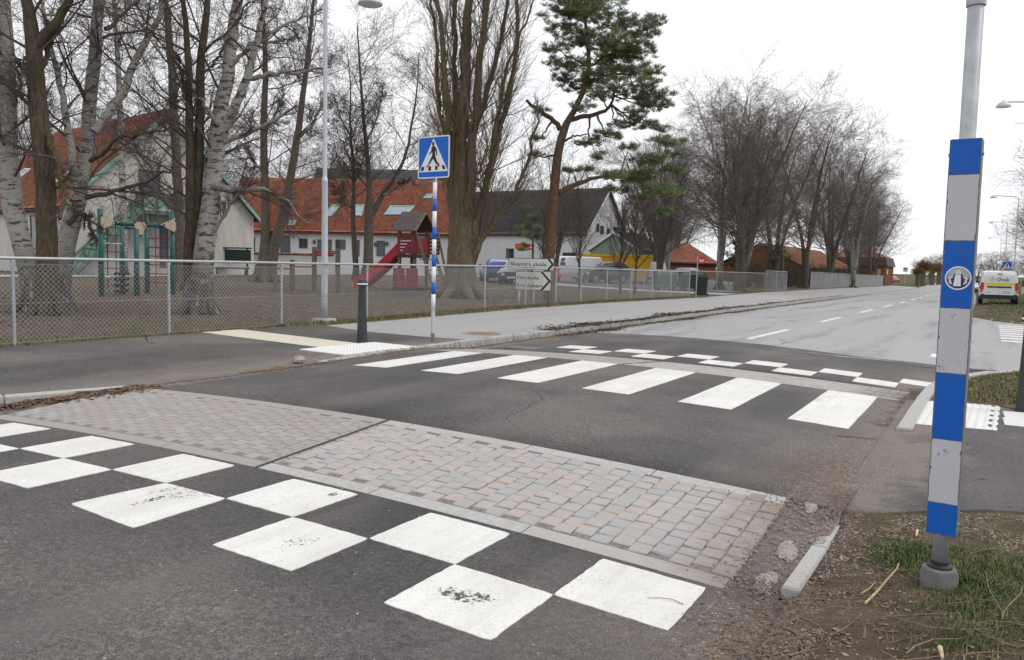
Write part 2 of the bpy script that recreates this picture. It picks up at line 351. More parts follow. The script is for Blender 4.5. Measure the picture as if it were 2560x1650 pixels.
def ground_mat():
    m, t, b = nodes('soil_and_turf'); P = pos(t)
    s = t.nodes.new('ShaderNodeSeparateXYZ'); t.links.new(P, s.inputs[0])
    big = tex(t, 'ShaderNodeTexNoise', .35, P, Detail=7., Roughness=.62); mid = tex(t, 'ShaderNodeTexNoise', 3.5, P, Detail=6., Roughness=.7); fine = tex(t, 'ShaderNodeTexNoise', 45., P, Detail=6., Roughness=.8)
    soil = ramp(t, mid.outputs['Fac'], [(.3, (.07, .053, .041)), (.55, (.118, .09, .07)), (.75, (.19, .15, .12))]).outputs[0]
    turf = ramp(t, mid.outputs['Fac'], [(.3, (.05, .055, .02)), (.6, (.095, .095, .04)), (.8, (.15, .135, .075))]).outputs[0]
    far = maprange(t, s.outputs[1], 60, 140)
    rightside = maprange(t, s.outputs[0], -1, 2.5); rfar = mth(t, 'MULTIPLY', rightside, maprange(t, s.outputs[1], 6.5, 9.5))
    g = mth(t, 'ADD', maprange(t, big.outputs['Fac'], .5, .66), mth(t, 'ADD', mth(t, 'MULTIPLY', far, .8), mth(t, 'MULTIPLY', rfar, .75)), True)
    g = mth(t, 'MULTIPLY', g, maprange(t, mid.outputs['Fac'], .3, .55, .35, 1))
    c = mixc(t, g, soil, turf); c = mixc(t, .6, c, ramp(t, fine.outputs['Fac'], [(.3, .25), (.68, .85)]).outputs[0], 'OVERLAY')
    setc(t, b, c); b.inputs['Roughness'].default_value = .95; b.inputs['Specular IOR Level'].default_value = .1
    bump(t, b, mth(t, 'ADD', mid.outputs['Fac'], mth(t, 'MULTIPLY', fine.outputs['Fac'], .5)), .03, .9); return m
def bark(name, c0, c1, c2, vscale=.25, moss=0., bmp=.03):
    m, t, b = nodes(name); v = pos(t); mp_ = t.nodes.new('ShaderNodeMapping'); mp_.inputs['Scale'].default_value = (1, 1, vscale); t.links.new(v, mp_.inputs[0])
    n = tex(t, 'ShaderNodeTexNoise', 22., mp_.outputs[0], Detail=6., Roughness=.7); g = tex(t, 'ShaderNodeTexNoise', 1.6, v, Detail=5.)
    c = ramp(t, n.outputs['Fac'], [(.3, c0), (.52, c1), (.72, c2)]).outputs[0]
    if moss: c = mixc(t, mth(t, 'MULTIPLY', maprange(t, g.outputs['Fac'], .45, .65), moss), c, (.085, .085, .03))
    setc(t, b, c); b.inputs['Roughness'].default_value = .95; b.inputs['Specular IOR Level'].default_value = .15
    bump(t, b, n.outputs['Fac'], bmp, .9); return m
def birch_bark(name='birch_bark', dark=.6):
    m, t, b = nodes(name); v = pos(t)
    def band(sz, sxy, det=5., rgh=.6):
        q = t.nodes.new('ShaderNodeMapping'); q.inputs['Scale'].default_value = (sxy, sxy, sz); t.links.new(v, q.inputs[0]); return tex(t, 'ShaderNodeTexNoise', 1., q.outputs[0], Detail=det, Roughness=rgh)
    thin = band(30, 3.5); patch = band(13., 4., 6., .65); big = band(.8, .9, 4.); fis = band(3., 14., 5., .7)
    s = t.nodes.new('ShaderNodeSeparateXYZ'); t.links.new(v, s.inputs[0])
    low = maprange(t, mth(t, 'ADD', s.outputs[2], mth(t, 'MULTIPLY', big.outputs['Fac'], 2.5)), 3.0, 1.6)
    c = mixc(t, big.outputs['Fac'], (.28, .265, .24), (.48, .46, .43))
    c = mixc(t, maprange(t, thin.outputs['Fac'], .58, .66), c, (.17, .15, .13))
    c = mixc(t, maprange(t, patch.outputs['Fac'], .66-.18*dark, .72-.18*dark), c, (.085, .074, .062))
    c = mixc(t, mth(t, 'MULTIPLY', low, maprange(t, fis.outputs['Fac'], .36, .46)), c, ramp(t, fis.outputs['Fac'], [(.4, (.035, .03, .025)), (.65, (.13, .115, .095))]).outputs[0])
    c = mixc(t, mth(t, 'MULTIPLY', maprange(t, big.outputs['Fac'], .56, .7), .45), c, (.11, .11, .06))
    setc(t, b, c); b.inputs['Roughness'].default_value = .85; b.inputs['Specular IOR Level'].default_value = .2
    bump(t, b, mth(t, 'SUBTRACT', thin.outputs['Fac'], mth(t, 'MULTIPLY', mth(t, 'ADD', patch.outputs['Fac'], fis.outputs['Fac']), 1.)), .02, .8); return m
def plaster(name, col, stain=.35):
    m, t, b = nodes(name); v = pos(t); q = t.nodes.new('ShaderNodeMapping'); q.inputs['Scale'].default_value = (1, 1, .15); t.links.new(v, q.inputs[0])
    n = tex(t, 'ShaderNodeTexNoise', 1.5, q.outputs[0], Detail=7., Roughness=.7); f = tex(t, 'ShaderNodeTexNoise', 14., v, Detail=4.)
    c = mixc(t, mth(t, 'MULTIPLY', maprange(t, n.outputs['Fac'], .5, .75), stain), col, tuple(x*.5 for x in col))
    setc(t, b, c); b.inputs['Roughness'].default_value = .9; bump(t, b, f.outputs['Fac'], .01, .3); return m
def tile_mat(name, a, b_, c_):
    m, t, b = nodes(name); v = pos(t); w = tex(t, 'ShaderNodeTexWhiteNoise' if False else 'ShaderNodeTexVoronoi', 3.6, v); n = tex(t, 'ShaderNodeTexNoise', 1.1, v, Detail=6., Roughness=.7)
    c = ramp(t, w.outputs['Color'], [(.15, a), (.5, b_), (.9, c_)]).outputs[0]
    c = mixc(t, mth(t, 'MULTIPLY', maprange(t, n.outputs['Fac'], .5, .72), .6), c, tuple(x*.4 for x in a))
    setc(t, b, c); b.inputs['Roughness'].default_value = .85; return m
def brick_mat():
    m, t, b = nodes('brick_wall'); n = tex(t, 'ShaderNodeTexNoise', 3., pos(t), Detail=8., Roughness=.8)
    setc(t, b, ramp(t, n.outputs['Fac'], [(.3, (.14, .06, .035)), (.6, (.24, .1, .055)), (.8, (.3, .15, .09))]).outputs[0]); b.inputs['Roughness'].default_value = .9; return m
def glass(name, col=(.03, .035, .04), rough=.06):
    m, t, b = nodes(name); n = tex(t, 'ShaderNodeTexNoise', 2., objc(t)); setc(t, b, mixc(t, n.outputs['Fac'], tuple(c*.7 for c in col), tuple(c*1.3 for c in col)))
    b.inputs['Roughness'].default_value = rough; b.inputs['Specular IOR Level'].default_value = .8; return m
def lamp_glass(name, col):
    m, t, b = nodes(name); n = tex(t, 'ShaderNodeTexVoronoi', 60., objc(t)); setc(t, b, mixc(t, n.outputs['Distance'], tuple(c*.7 for c in col), col)); b.inputs['Roughness'].default_value = .15; b.inputs['Coat Weight'].default_value = .6; return m
def sheeting(name, col, wear=.0, var=.08):
    """retro-reflective sign sheeting, chipped along the edges when wear > 0"""
    m, t, b = nodes(name); v = objc(t); n = tex(t, 'ShaderNodeTexNoise', 30., v, Detail=7., Roughness=.75); g = tex(t, 'ShaderNodeTexNoise', 4., v, Detail=6., Roughness=.7)
    c = mixc(t, g.outputs['Fac'], tuple(x*(1-var) for x in col), tuple(min(1, x*(1+var)) for x in col))
    if wear:
        h = mth(t, 'MULTIPLY', maprange(t, n.outputs['Fac'], .66-.08*wear, .68-.08*wear), maprange(t, g.outputs['Fac'], .52, .6)); c = mixc(t, h, c, (.09, .08, .075))
    setc(t, b, c); b.inputs['Roughness'].default_value = .45; b.inputs['Specular IOR Level'].default_value = .35; return m
M_ANEW = asphalt_new(); M_AOLD = asphalt_old(); M_WALK = asphalt_old('asphalt_walk', (.29, .28, .275), (.36, .355, .35), False)
M_PAINT = road_paint(); M_GROUND = ground_mat()
M_TACT = plain('tactile_paint', (.72, .71, .68), .55, .08, 20, bmp=.002); M_GUIDE = plain('guide_paint', (.66, .61, .50), .6, .12, 12, bmp=.002)
M_KERB = plain('kerb_granite', (.40, .39, .375), .85, .16, 30, bmp=.004); M_KERBC = plain('kerb_concrete', (.38, .37, .35), .85, .18, 9, bmp=.004)
M_SETT = [granite('sett_pink', (.41, .368, .343), .08), granite('sett_rose', (.39, .358, .338), .08), granite('sett_grey', (.365, .36, .355), .08), granite('sett_pale', (.405, .385, .365), .08)]
M_SETTL = [granite('ramp_brown', (.34, .30, .275), .06), granite('ramp_dun', (.325, .295, .272), .06), granite('ramp_grey', (.345, .335, .325), .06), granite('ramp_taupe', (.335, .305, .285), .06)]
M_SEAM = plain('dark_seam', (.06, .055, .05), .95)
M_JOINT = plain('joint_sand', (.20, .175, .155), .95, .35, 40, bmp=.004)
M_GALV = plain('galvanised_steel', (.42, .44, .46), .48, .14, 14, metal=.55); M_WIRE = plain('fence_wire', (.40, .40, .40), .5, .15, 5, metal=.4)
M_LAMPP = plain('lamp_paint', (.53, .57, .62), .45, .06, 6, metal=.1); M_LAMPD = plain('lamp_foot_paint', (.33, .34, .36), .6, .08, 6)
M_CONC = plain('concrete', (.36, .35, .33), .9, .16, 10, bmp=.006); M_CONCD = plain('weathered_concrete', (.15, .145, .14), .9, .25, 18, bmp=.006)
M_BLUE = sheeting('sign_blue', (.004, .125, .56)); M_BLUEW = sheeting('sign_blue_worn', (.004, .11, .50), .9); M_WHITE = sheeting('sign_white', (.78, .79, .80)); M_GREYW = sheeting('sheeting_grey_worn', (.54, .545, .585), .9, .1)
M_BLACK = plain('sign_black', (.012, .012, .014), .6, .2, 10); M_DIRTY = sheeting('sign_white_mossy', (.60, .60, .56), 0, .1)
M_BOLL = plain('bollard_rubber', (.03, .031, .036), .6, .2, 12, bmp=.002); M_RUBBER = plain('tyre_rubber', (.02, .02, .02), .8, .2, 12)
M_BARK_BIRCH = birch_bark(); M_BARK_BIRCH2 = birch_bark('birch_bark_peeling', .8)
M_BARK_OAK = bark('bark_ridged', (0.041, 0.031, 0.024), (0.115, 0.089, 0.065), (0.203, 0.162, 0.121), .2, .5, .05)
M_BARK_GREY = bark('bark_grey_brown', (0.056, 0.046, 0.038), (0.126, 0.106, 0.087), (0.210, 0.182, 0.154), .3, .25)
M_BARK_POP = bark('bark_poplar', (0.060, 0.046, 0.033), (0.165, 0.129, 0.090), (0.270, 0.217, 0.158), .12, .3, .06)
M_BARK_PINE = bark('bark_pine', (0.060, 0.040, 0.030), (0.150, 0.095, 0.065), (0.240, 0.160, 0.115), .5, 0, .03)
M_TWIG = bark('twig_brown', (0.067, 0.049, 0.044), (0.118, 0.091, 0.082), (0.180, 0.146, 0.133), 1, 0, .0); M_TWIGP = bark('twig_tan', (0.126, 0.094, 0.063), (0.196, 0.151, 0.104), (0.280, 0.217, 0.154), 1, 0, 0)
M_TWIGPALE = bark('twig_pale', (.13, .12, .105), (.27, .255, .23), (.40, .385, .355), 1, 0, 0); M_TWIGW = bark('twig_willow', (0.120, 0.072, 0.036), (0.204, 0.126, 0.066), (0.288, 0.186, 0.108), 1, 0, 0); M_TWIGFAR = bark('twig_far', (.095, .076, .067), (.15, .122, .108), (.21, .175, .155), 1, 0, 0)
def needle_mat():
    m, t, b = nodes('pine_needles'); oi = tex(t, 'ShaderNodeTexNoise', 1.3, pos(t), Detail=4.)
    setc(t, b, ramp(t, oi.outputs['Fac'], [(.3, (.08, .105, .042)), (.5, (.135, .17, .068)), (.72, (.2, .235, .105))]).outputs[0]); b.inputs['Roughness'].default_value = .6; return m
M_NEEDLE = needle_mat()
def grass_mat():
    m, t, b = nodes('grass_blades'); oi = tex(t, 'ShaderNodeTexNoise', 5., pos(t), Detail=5.)
    setc(t, b, ramp(t, oi.outputs['Fac'], [(.3, (.05, .085, .018)), (.5, (.09, .13, .03)), (.72, (.2, .18, .075))]).outputs[0]); b.inputs['Roughness'].default_value = .7; return m
M_GRASS = grass_mat()
M_GRASSDRY = plain('dry_grass', (.2, .165, .075), .8, .5, 3.)
M_LEAF = plain('dead_leaf', (.17, .105, .062), .8, .4, 3., objrand=.3); M_LEAF2 = plain('dead_leaf_pale', (.30, .23, .17), .8, .3, 3.); M_STICK = plain('dry_twig', (.21, .16, .115), .85, .35, 12); M_STICKL = plain('peeled_stick', (.46, .33, .18), .8, .25, 18)
M_GRIT = plain('grit', (.24, .195, .16), .9, .4, 20); M_STONE = plain('field_stone', (.33, .28, .24), .85, .25, 14, bmp=.01)
M_WHITEWALL = plaster('white_render', (.70, .70, .72), .3); M_CREAMWALL = plaster('cream_render', (.60, .575, .52), .45)
M_TILE = tile_mat('red_roof_tile', (.21, .075, .043), (.29, .102, .057), (.36, .135, .08)); M_TILEO = tile_mat('orange_coping_tile', (.24, .11, .06), (.32, .145, .075), (.38, .19, .105))
M_DARKROOF = tile_mat('dark_roof_tile', (.05, .047, .05), (.07, .066, .07), (.095, .09, .095))
M_BRICK = brick_mat(); M_GREENW = plaster('green_boarding', (.25, .33, .26), .2); M_TRIMG = plain('verdigris_trim', (.22, .42, .36), .6, .15, 4); M_STAIRG = plain('green_timber', (.11, .17, .14), .7, .2, 6); M_STAIRP = plain('pale_green_panel', (.25, .40, .33), .65, .12, 4)
M_GLASS = glass('window_glass'); M_GLASSL = glass('sky_window_glass', (.28, .32, .36), .1); M_DOOR = plain('door_grey', (.12, .145, .165), .6, .15, 4); M_FRAME = plain('window_frame', (.10, .12, .13), .6, .15, 6)
M_DKWOOD = plain('brown_board', (.06, .042, .034), .8, .2, 6); M_WHT = plain('white_trim', (.74, .74, .74), .6, .06, 5); M_GUTTER = plain('gutter', (.10, .045, .03), .6, .2, 4)
M_TEAL = plain('teal_paint', (.008, .10, .095), .45, .15, 8); M_BEIGE = plain('beige_plate', (.50, .38, .29), .6, .08, 8); M_ROPE = plain('red_rope', (.26, .035, .045), .85, .2, 40)
M_RED = plain('red_plastic', (.42, .012, .02), .4, .12, 3); M_DRED = plain('dark_red_board', (.22, .018, .028), .6, .15, 5); M_WOOD = plain('grey_timber', (.15, .12, .085), .85, .25, 9, bmp=.005); M_BROOF = plain('brown_roof_board', (.085, .062, .062), .7, .15, 6)
M_GREENBIN = plain('dark_green_plastic', (.012, .03, .022), .5, .2, 5); M_BLACKBIN = plain('black_plastic', (.013, .016, .016), .5, .2, 5); M_GREENC = plain('container_green', (.045, .10, .075), .55, .15, 3); M_YEL = plain('yellow_steel', (.72, .42, .01), .5, .1, 3)
def paintcar(n, c): return plain(n, c, .28, .04, 2., coat=.7)
M_CWHITE = paintcar('car_white', (.72, .73, .74)); M_CDARK = paintcar('car_graphite', (.035, .037, .042)); M_CBLUE = paintcar('car_blue', (.045, .075, .27)); M_CSILV = paintcar('car_silver', (.42, .44, .46)); M_CRED = paintcar('car_red', (.38, .02, .025))
M_CBLACK = plain('car_trim', (.02, .02, .022), .6, .2, 6); M_RIM = plain('wheel_rim', (.3, .3, .31), .4, .1, 6, metal=.5); M_LRED = lamp_glass('tail_lamp', (.6, .02, .02)); M_LWHITE = lamp_glass('head_lamp', (.7, .72, .75)); M_LORANGE = lamp_glass('amber_lamp', (.9, .28, .02))
M_CGLASS = glass('car_glass', (.10, .115, .125), .05); M_VYEL = plain('van_yellow_band', (.70, .60, .02), .4, .05, 3); M_PLATE = plain('number_plate', (.7, .7, .7), .5, .05, 5); M_NAVY = plain('navy_print', (.03, .05, .14), .5, .1, 5); M_ORANGE = plain('orange_panel', (.7, .12, .03), .6, .1, 5)
# ------------------------------------------------------------------ ground, carriageway, pavements
def on_yard(px, dz=0):
    z = .05
    for _ in range(40):
        P = at_z(px, z)
        if P[1] < 0 or P[1] > 400: z -= .02; continue
        z = .5*z+.5*(float(zyard(P[0], P[1]))+dz)
    return at_z(px, z)
SRN = ([-.5, -.2, .22, 1, 2, 40], [11.6, 12.5, 13.46, 14.2, 14.6, 14.9]); SRF = ([-.5, .2, 1, 2, 40], [36, 33.4, 31.9, 31.3, 31])
def zground(X, Y):
    xf, kl, kr = xfence(Y), xkl(Y), xkr(Y)
    z = np.where(X <= xf+.301, zyard(X, Y), np.where(X < kl, zwalk(X, Y)-.09, np.where(X <= kr, zr(X, Y)-.13, zright(X, Y))))
    side = (X > kr) & (Y > np.interp(X, *SRN)) & (Y < np.interp(X, *SRF))
    return np.where(side, zright(-.6, Y)-.12, z)
ys = np.concatenate([-np.geomspace(3000, 8, 14), np.arange(-6, 2, .5), np.arange(2, 15.2, .15), np.arange(15.4, 42, .5), np.geomspace(43, 3000, 46)])
lx = -np.geomspace(3000, 40, 14); o1 = np.concatenate([np.linspace(-26, -6, 14), np.arange(-5.5, 0, .5)]); rows = []
for y in ys:
    xf, kl, kr = float(xfence(y)), float(xkl(y)), float(xkr(y))
    rows.append(np.concatenate([lx+xf+11, xf+o1, [xf, xf+.3, xf+.31, kl-.05], np.linspace(kl+.05, kr-.02, 6), [kr+.001], kr+np.arange(.05, 3.5, .15), kr+np.geomspace(3.7, 3000, 26)]))
V, F = grid(np.array(rows), ys, zground)
near = (V[:, 1] > -2) & (V[:, 1] < 9) & (V[:, 0] > -.5) & (V[:, 0] < 6)
V[near, 2] += rng.normal(0, .006, near.sum())
ground = tag(link(bpy.data.objects.new('ground', mesh_arrays('ground', V, F, M_GROUND, smooth=True))), kind='structure')

def sheet(name, ys, left, right, n, zf, m, endrow=None, dz=0., startrow=None):
    xs = np.array([np.linspace(float(left(y)), float(right(y)), n) for y in ys]); V, F = grid(xs, ys, zf)
    V = V.reshape(len(ys), n, 3)
    if endrow is not None: V[-1, :, 1] = endrow(V[-1, :, 0]); V[-1, :, 2] = zf(V[-1, :, 0], V[-1, :, 1])
    V[..., 2] += dz
    return tag(link(bpy.data.objects.new(name, mesh_arrays(name, V.reshape(-1, 3), F, m, smooth=True))), kind='structure')
yo = np.concatenate([np.arange(13.4, 40, .8), np.geomspace(41, 420, 50)])
road = sheet('road', yo, xkl, lambda y: xkr(y) if y < 12 else xcl(y)+3.45, 15, zr, M_AOLD)
V, F = grid(np.concatenate([[0], np.geomspace(.3, 45, 16)])[None, :]+np.array([xcl(y)+3.44 for y in np.arange(11.4, 37, .6)])[:, None], np.arange(11.4, 37, .6), lambda X, Y: zr(-.4, Y)-.004)
side_road = tag(link(bpy.data.objects.new('side_road', mesh_arrays('side_road', V, F, M_AOLD, smooth=True))), kind='structure')
ragged = lambda x: np.interp(x, [-7.5, -6.74, -5.5, -4.05, -3.4, -2.8, -1.77, -.62, .5, 4], [15.7, 15.46, 15.3, 15.0, 14.85, 14.7, 14.43, 14.72, 14.4, 14.3])+.03*np.sin(x*9)+.02*np.sin(x*23)
def znew(X, Y): return zr(X, Y)-.012*((Y > 3.5) & (Y < 4.8))-.012*((Y > 9.3) & (Y < 10.75))
yn = np.concatenate([np.arange(-14, 3.4, .5), [3.499, 3.501], np.arange(3.7, 4.7, .2), [4.799, 4.801], np.arange(5.2, 9.2, .4), [9.299, 9.301], np.arange(9.6, 10.7, .3), [10.749, 10.751], np.arange(11, 14.01, .25), [14.3]])
crossing = sheet('raised_crossing', yn, xkl, lambda y: np.interp(y, KRY+[12.5, 13.46, 14.0, 14.3], KRX+[-.2, .22, 1, 4]), 60, znew, M_ANEW, ragged, .005)
tag(crossing, 'dark new asphalt of the raised pedestrian crossing')
# pavements
yg = np.concatenate([np.arange(9.6, 40, .8), np.geomspace(41, 146, 26)])
walk = sheet('pavement', yg, lambda y: xfence(y)+.33, lambda y: xkl(y)-.11, 9, zwalk, M_WALK)
wedge = lambda x: np.interp(x, [-11, -10.63, -9.35, -8.09, -7.13], [11.5, 11.33, 10.93, 10.9, 11.1])+.02*np.sin(x*14)
walkd = sheet('pavement', np.arange(-14, 10.9, .35), lambda y: xfence(y)+.02, lambda y: xkl(y)-.11 if y < 4.5 or y > 7.6 else xkl(y)+.12, 24, lambda X, Y: np.where(X > xkl(Y)-.02, np.maximum(zwalk(X, Y), zr(X, Y)+.004), zwalk(X, Y)), M_ANEW, wedge, .006)
tag(walkd, 'dark new asphalt pavement beside the fence')
V, F = grid(np.array([np.linspace(-.69, 9, 40) for y in np.arange(4.86, 9.31, .15)]), np.arange(4.86, 9.31, .15), lambda X, Y: zright(X, Y)+.012)
e = V[:, 1] < 4.9; V[e, 1] = np.interp(V[e, 0], [-.69, -.27, .23, 9], [4.84, 5.0, 5.26, 6.2])+.012*np.sin(V[e, 0]*31)+.01*np.sin(V[e, 0]*77)
V = V.reshape(-1, 40, 3); 
for i in range(1, len(V)-1): V[i, :, 1] = np.maximum(V[i, :, 1], V[0, :, 1]+.004*i)
V[-1, :, 1] = np.interp(V[-1, :, 0], [-.6, .16, .3, 9], [9.3, 9.3, 8.95, 8.95]); V[..., 2] = zright(V[..., 0], V[..., 1])+.012
V = np.concatenate([V[:1]-np.array([0, 0, .1]), V]); nr = len(V); ii = (np.arange(nr-1)[:, None]*40+np.arange(39)[None, :]).ravel(); F = np.stack([ii, ii+1, ii+41, ii+40], 1)
walkr = tag(link(bpy.data.objects.new('pavement', mesh_arrays('pavement', V.reshape(-1, 3), F, M_ANEW, smooth=True))), 'dark asphalt pavement across the road behind the striped post', kind='structure')
# yard path, parking area
def yard_strip(name, A, B, m, dz=.02, n=26):
    A = np.array(A, float); B = np.array(B, float); k = np.linspace(0, len(A)-1, n)
    f = lambda Q: np.stack([np.interp(k, range(len(Q)), Q[:, i]) for i in (0, 1)], 1)
    a, b = f(A), f(B); G = np.stack([a+(b-a)*t for t in np.linspace(0, 1, 10)], 1); V = np.concatenate([G, (zyard(G[..., 0], G[..., 1])+dz)[..., None]], -1).reshape(-1, 3)
    i = (np.arange(n-1)[:, None]*10+np.arange(9)).ravel(); F = np.stack([i, i+1, i+11, i+10], 1)
    return tag(link(bpy.data.objects.new(name, mesh_arrays(name, V, F, m, smooth=True))), kind='structure')
yard_strip('path', [(-12.1, 42.5), (-17.8, 43.6), (-24, 46), (-31, 52), (-42, 62)], [(-12.4, 46.5), (-17.8, 46.8), (-23, 48.6), (-30, 54.5), (-41, 65)], M_WALK)
yard_strip('parking_area', [(-14, 48.5), (-24, 51), (-42, 67)], [(-14, 53), (-22, 92), (-40, 100)], asphalt_old('asphalt_parking', (.12, .12, .12), (.16, .16, .165), False), .016)
pa, pb = [on_yard(p) for p in ((-60, 694), (320, 693), (700, 688), (1000, 687))], [on_yard(p) for p in ((-60, 688), (320, 688.5), (700, 684), (1000, 683))]
yard_strip('path', [p[:2] for p in pa], [p[:2] for p in pb], M_WALK, .03)
# painted markings -------------------------------------------------
def paint(name, quad, parent, m=None, n=15, jit=.0016, zf=zr, dz=.009):
    q = [np.array(p, float) for p in quad]; u = np.linspace(0, 1, n); G = np.zeros((n, n, 2))
    for a in range(n):
        for b in range(n): G[a, b] = (q[0]*(1-u[a])+q[1]*u[a])*(1-u[b])+(q[3]*(1-u[a])+q[2]*u[a])*u[b]
    cen = sum(q)/4
    for a in (0, n-1):
        for b in (0, n-1): G[a, b] += (cen-G[a, b])/np.linalg.norm(cen-G[a, b])*.005
    bd = np.zeros((n, n), bool); bd[0] = bd[-1] = True; bd[:, 0] = bd[:, -1] = True
    G[bd] += rng.normal(0, jit, (bd.sum(), 2)); Z = zf(G[..., 0], G[..., 1])+dz
    V = np.concatenate([G, Z[..., None]], -1).reshape(-1, 3); i = (np.arange(n-1)[:, None]*n+np.arange(n-1)).ravel()
    F = [tuple(f) for f in np.stack([i, i+n, i+n+1, i+1], 1)]
    loop = [(0, b) for b in range(n)]+[(a, n-1) for a in range(1, n)]+[(n-1, b) for b in range(n-2, -1, -1)]+[(a, 0) for a in range(n-2, 0, -1)]
    k0 = len(V); idx = [a*n+b for a, b in loop]; V = np.concatenate([V, V[idx]-np.array([0, 0, .006])]); K = len(idx)
    F += [(idx[j], idx[(j+1) % K], k0+(j+1) % K, k0+j) for j in range(K)]
    return link(bpy.data.objects.new(name, mesh_arrays(name, V, F, m or M_PAINT)), parent)
def rect(x0, y0, x1, y1): return [(x0, y0), (x1, y0), (x1, y1), (x0, y1)]
for j, I in ((0, (0, -2, -4, -6, -8)), (1, (1, -1, -3, -5, -7, -9))):
    for i in I:
        x, y = -1.999+.5*i, 2.451+.5*j; r = rect(x, y, x+.5, y+.5)
        if (i, j) == (-4, 0): r[0] = (x-.05, y-.03); r[1] = (x+.53, y-.075)
        paint('painted_square', r, crossing)
for i in range(6):
    x = -6.362+.9826*i; paint('zebra_stripe', rect(x, 7.218, x+.4917, 9.265), crossing, n=9)
for i in range(6): paint('painted_square', rect(-5.43+i-.02, 11.02, -4.93+i-.02, 11.53), crossing)
for i in range(6): paint('painted_square', rect(-5.93+i-.02, 11.56, -5.43+i-.02, 12.08), crossing)
for i in range(14):
    y = 15.9+7.95*i; xc_ = float(xcl(y+1.8)); d_ = float(xcl(y+3.6)-xcl(y))
    paint('centre_dash', [(xc_-.06-d_/2, y), (xc_+.06-d_/2, y), (xc_+.06+d_/2, y+3.6), (xc_-.06+d_/2, y+3.6)], road, dz=.006)
paint('give_way_mark', rect(-.86, 16.1, -.62, 16.75), road, dz=.006)
for i in range(8):
    y = 21.9+1.1*i; paint('zebra_stripe', rect(.28, y, 3.4, y+.5), side_road, zf=lambda X, Y: zr(-.4, Y)-.004, dz=.006)
# setts -------------------------------------------------------------
def shape(w, l, h, b=.008, k=0):
    m = MB(); m.bbox((-w/2, -l/2, -h), (w/2, l/2, 0), b); r = np.random.default_rng(k); V = np.array(m.v); V[:, :2] += r.normal(0, .0022, (len(V), 2)); V[:, 2] += r.normal(0, .0012, len(V)); m.v = [tuple(v) for v in V]; return m
def sett_ramp(y0, y1, x0, xm, x1, singles, label):
    sgn = 1 if y0 < 6 else -1; slope = math.atan(.1/(y1-y0))*sgn
    V, F = grid(np.array([np.linspace(x0, x1, 40)]*4), np.linspace(y0, y1, 4), lambda X, Y: zr(X, Y)-np.where(X < xm, -.001, .004))
    bed = tag(link(bpy.data.objects.new('sett_ramp', mesh_arrays('sett_ramp', V, F, M_JOINT))), label, kind='structure')
    metas = [[shape(.0985, l, .04, .005, k*9+j).mesh('sett', M_SETT[k]) for j, l in enumerate((.098, .104, .11))] for k in range(4)]
    rest = MB(); cnt = 0
    cols = np.arange(x1-.055, x0, -.1035)
    for ci, x in enumerate(cols):
        y = y0+.125+(.05 if ci % 2 else 0)
        while y < y1-.15:
            j = int(rng.integers(0, 3)); l = (.098, .104, .11)[j]; k = int(rng.choice(4, p=[.38, .24, .24, .14]))
            yc = y+l/2; fl = x < xm; z = float(zr(x, yc))+.004+rng.normal(0, .0016)*(.5 if fl else 1); tl = rng.normal(0, .012, 2)*(.4 if fl else 1)
            cr = float(zr(x+.05, yc)-zr(x-.05, yc))/.1
            if singles and x > xm+.05 and cnt < 292:
                inst('sett', metas[k][j], (x+rng.normal(0, .002), yc, z), bed, (slope+tl[0], -cr+tl[1], rng.normal(0, .012))); cnt += 1
            else:
                R_ = Matrix.Translation((x, yc, z)) @ Matrix.Rotation(slope+tl[0], 4, 'X') @ Matrix.Rotation(-cr+tl[1], 4, 'Y')
                g = MB().bbox((-.049, -l/2, -.04), (.049, l/2, 0), .005); rest.cur = k+(4 if fl else 0); rest.add([tuple(R_ @ Vector(v)) for v in g.v], g.f)
            y += l+.006
    rest.build('small_setts', M_SETT+M_SETTL, bed, kind='stuff')
    sm_ = MB(); V_, F_ = grid(np.array([np.linspace(xm-.014, xm+.014, 2)]*14), np.linspace(y0, y1, 14), lambda X, Y: zr(X, Y)+.008); sm_.add(V_, [tuple(f) for f in F_]); sm_.build('seam', M_SEAM, bed)
    for yb in (y0+.058, y1-.058):
        x = x1-.01
        while x > x0+.1:
            l = min(float(rng.uniform(.7, 1.05)), x-x0); l = x-xm if (x > xm and x-l < xm+.2) else l
            if l < .05: break
            n = max(2, int(l/.12)); xs = np.linspace(x-l+.003, x-.003, n); m = MB()
            for a, b in zip(xs[:-1], xs[1:]): pass
            top = [(q, yb+s*.055, float(zr(q, yb+s*.055))+.004) for s in (-1, 1) for q in xs]; Vb = top+[(a, b, c-.05) for a, b, c in top]
            Fb = [(i, i+1, n+i+1, n+i) for i in range(n-1)]+[(2*n+i, 2*n+i+1, i+1, i) for i in range(n-1)]+[(n+i, n+i+1, 3*n+i+1, 3*n+i) for i in range(n-1)]+[(0, n, 3*n, 2*n), (n-1, 3*n-1, 4*n-1, 2*n-1)]
            m.add(Vb, Fb); m.build('border_stone', M_SETTL[3] if x-l < xm-.05 else (M_SETT[3] if rng.random() < .4 else M_KERB), bed); x -= l+.004
    return bed
sett_ramp(3.5, 4.8, -6.95, -3.87, -.93, True, 'pink and grey granite sett ramp at the near edge of the crossing')
sett_ramp(9.3, 10.75, -6.9, -3.87, -.75, False, 'granite sett ramp at the far edge of the crossing')
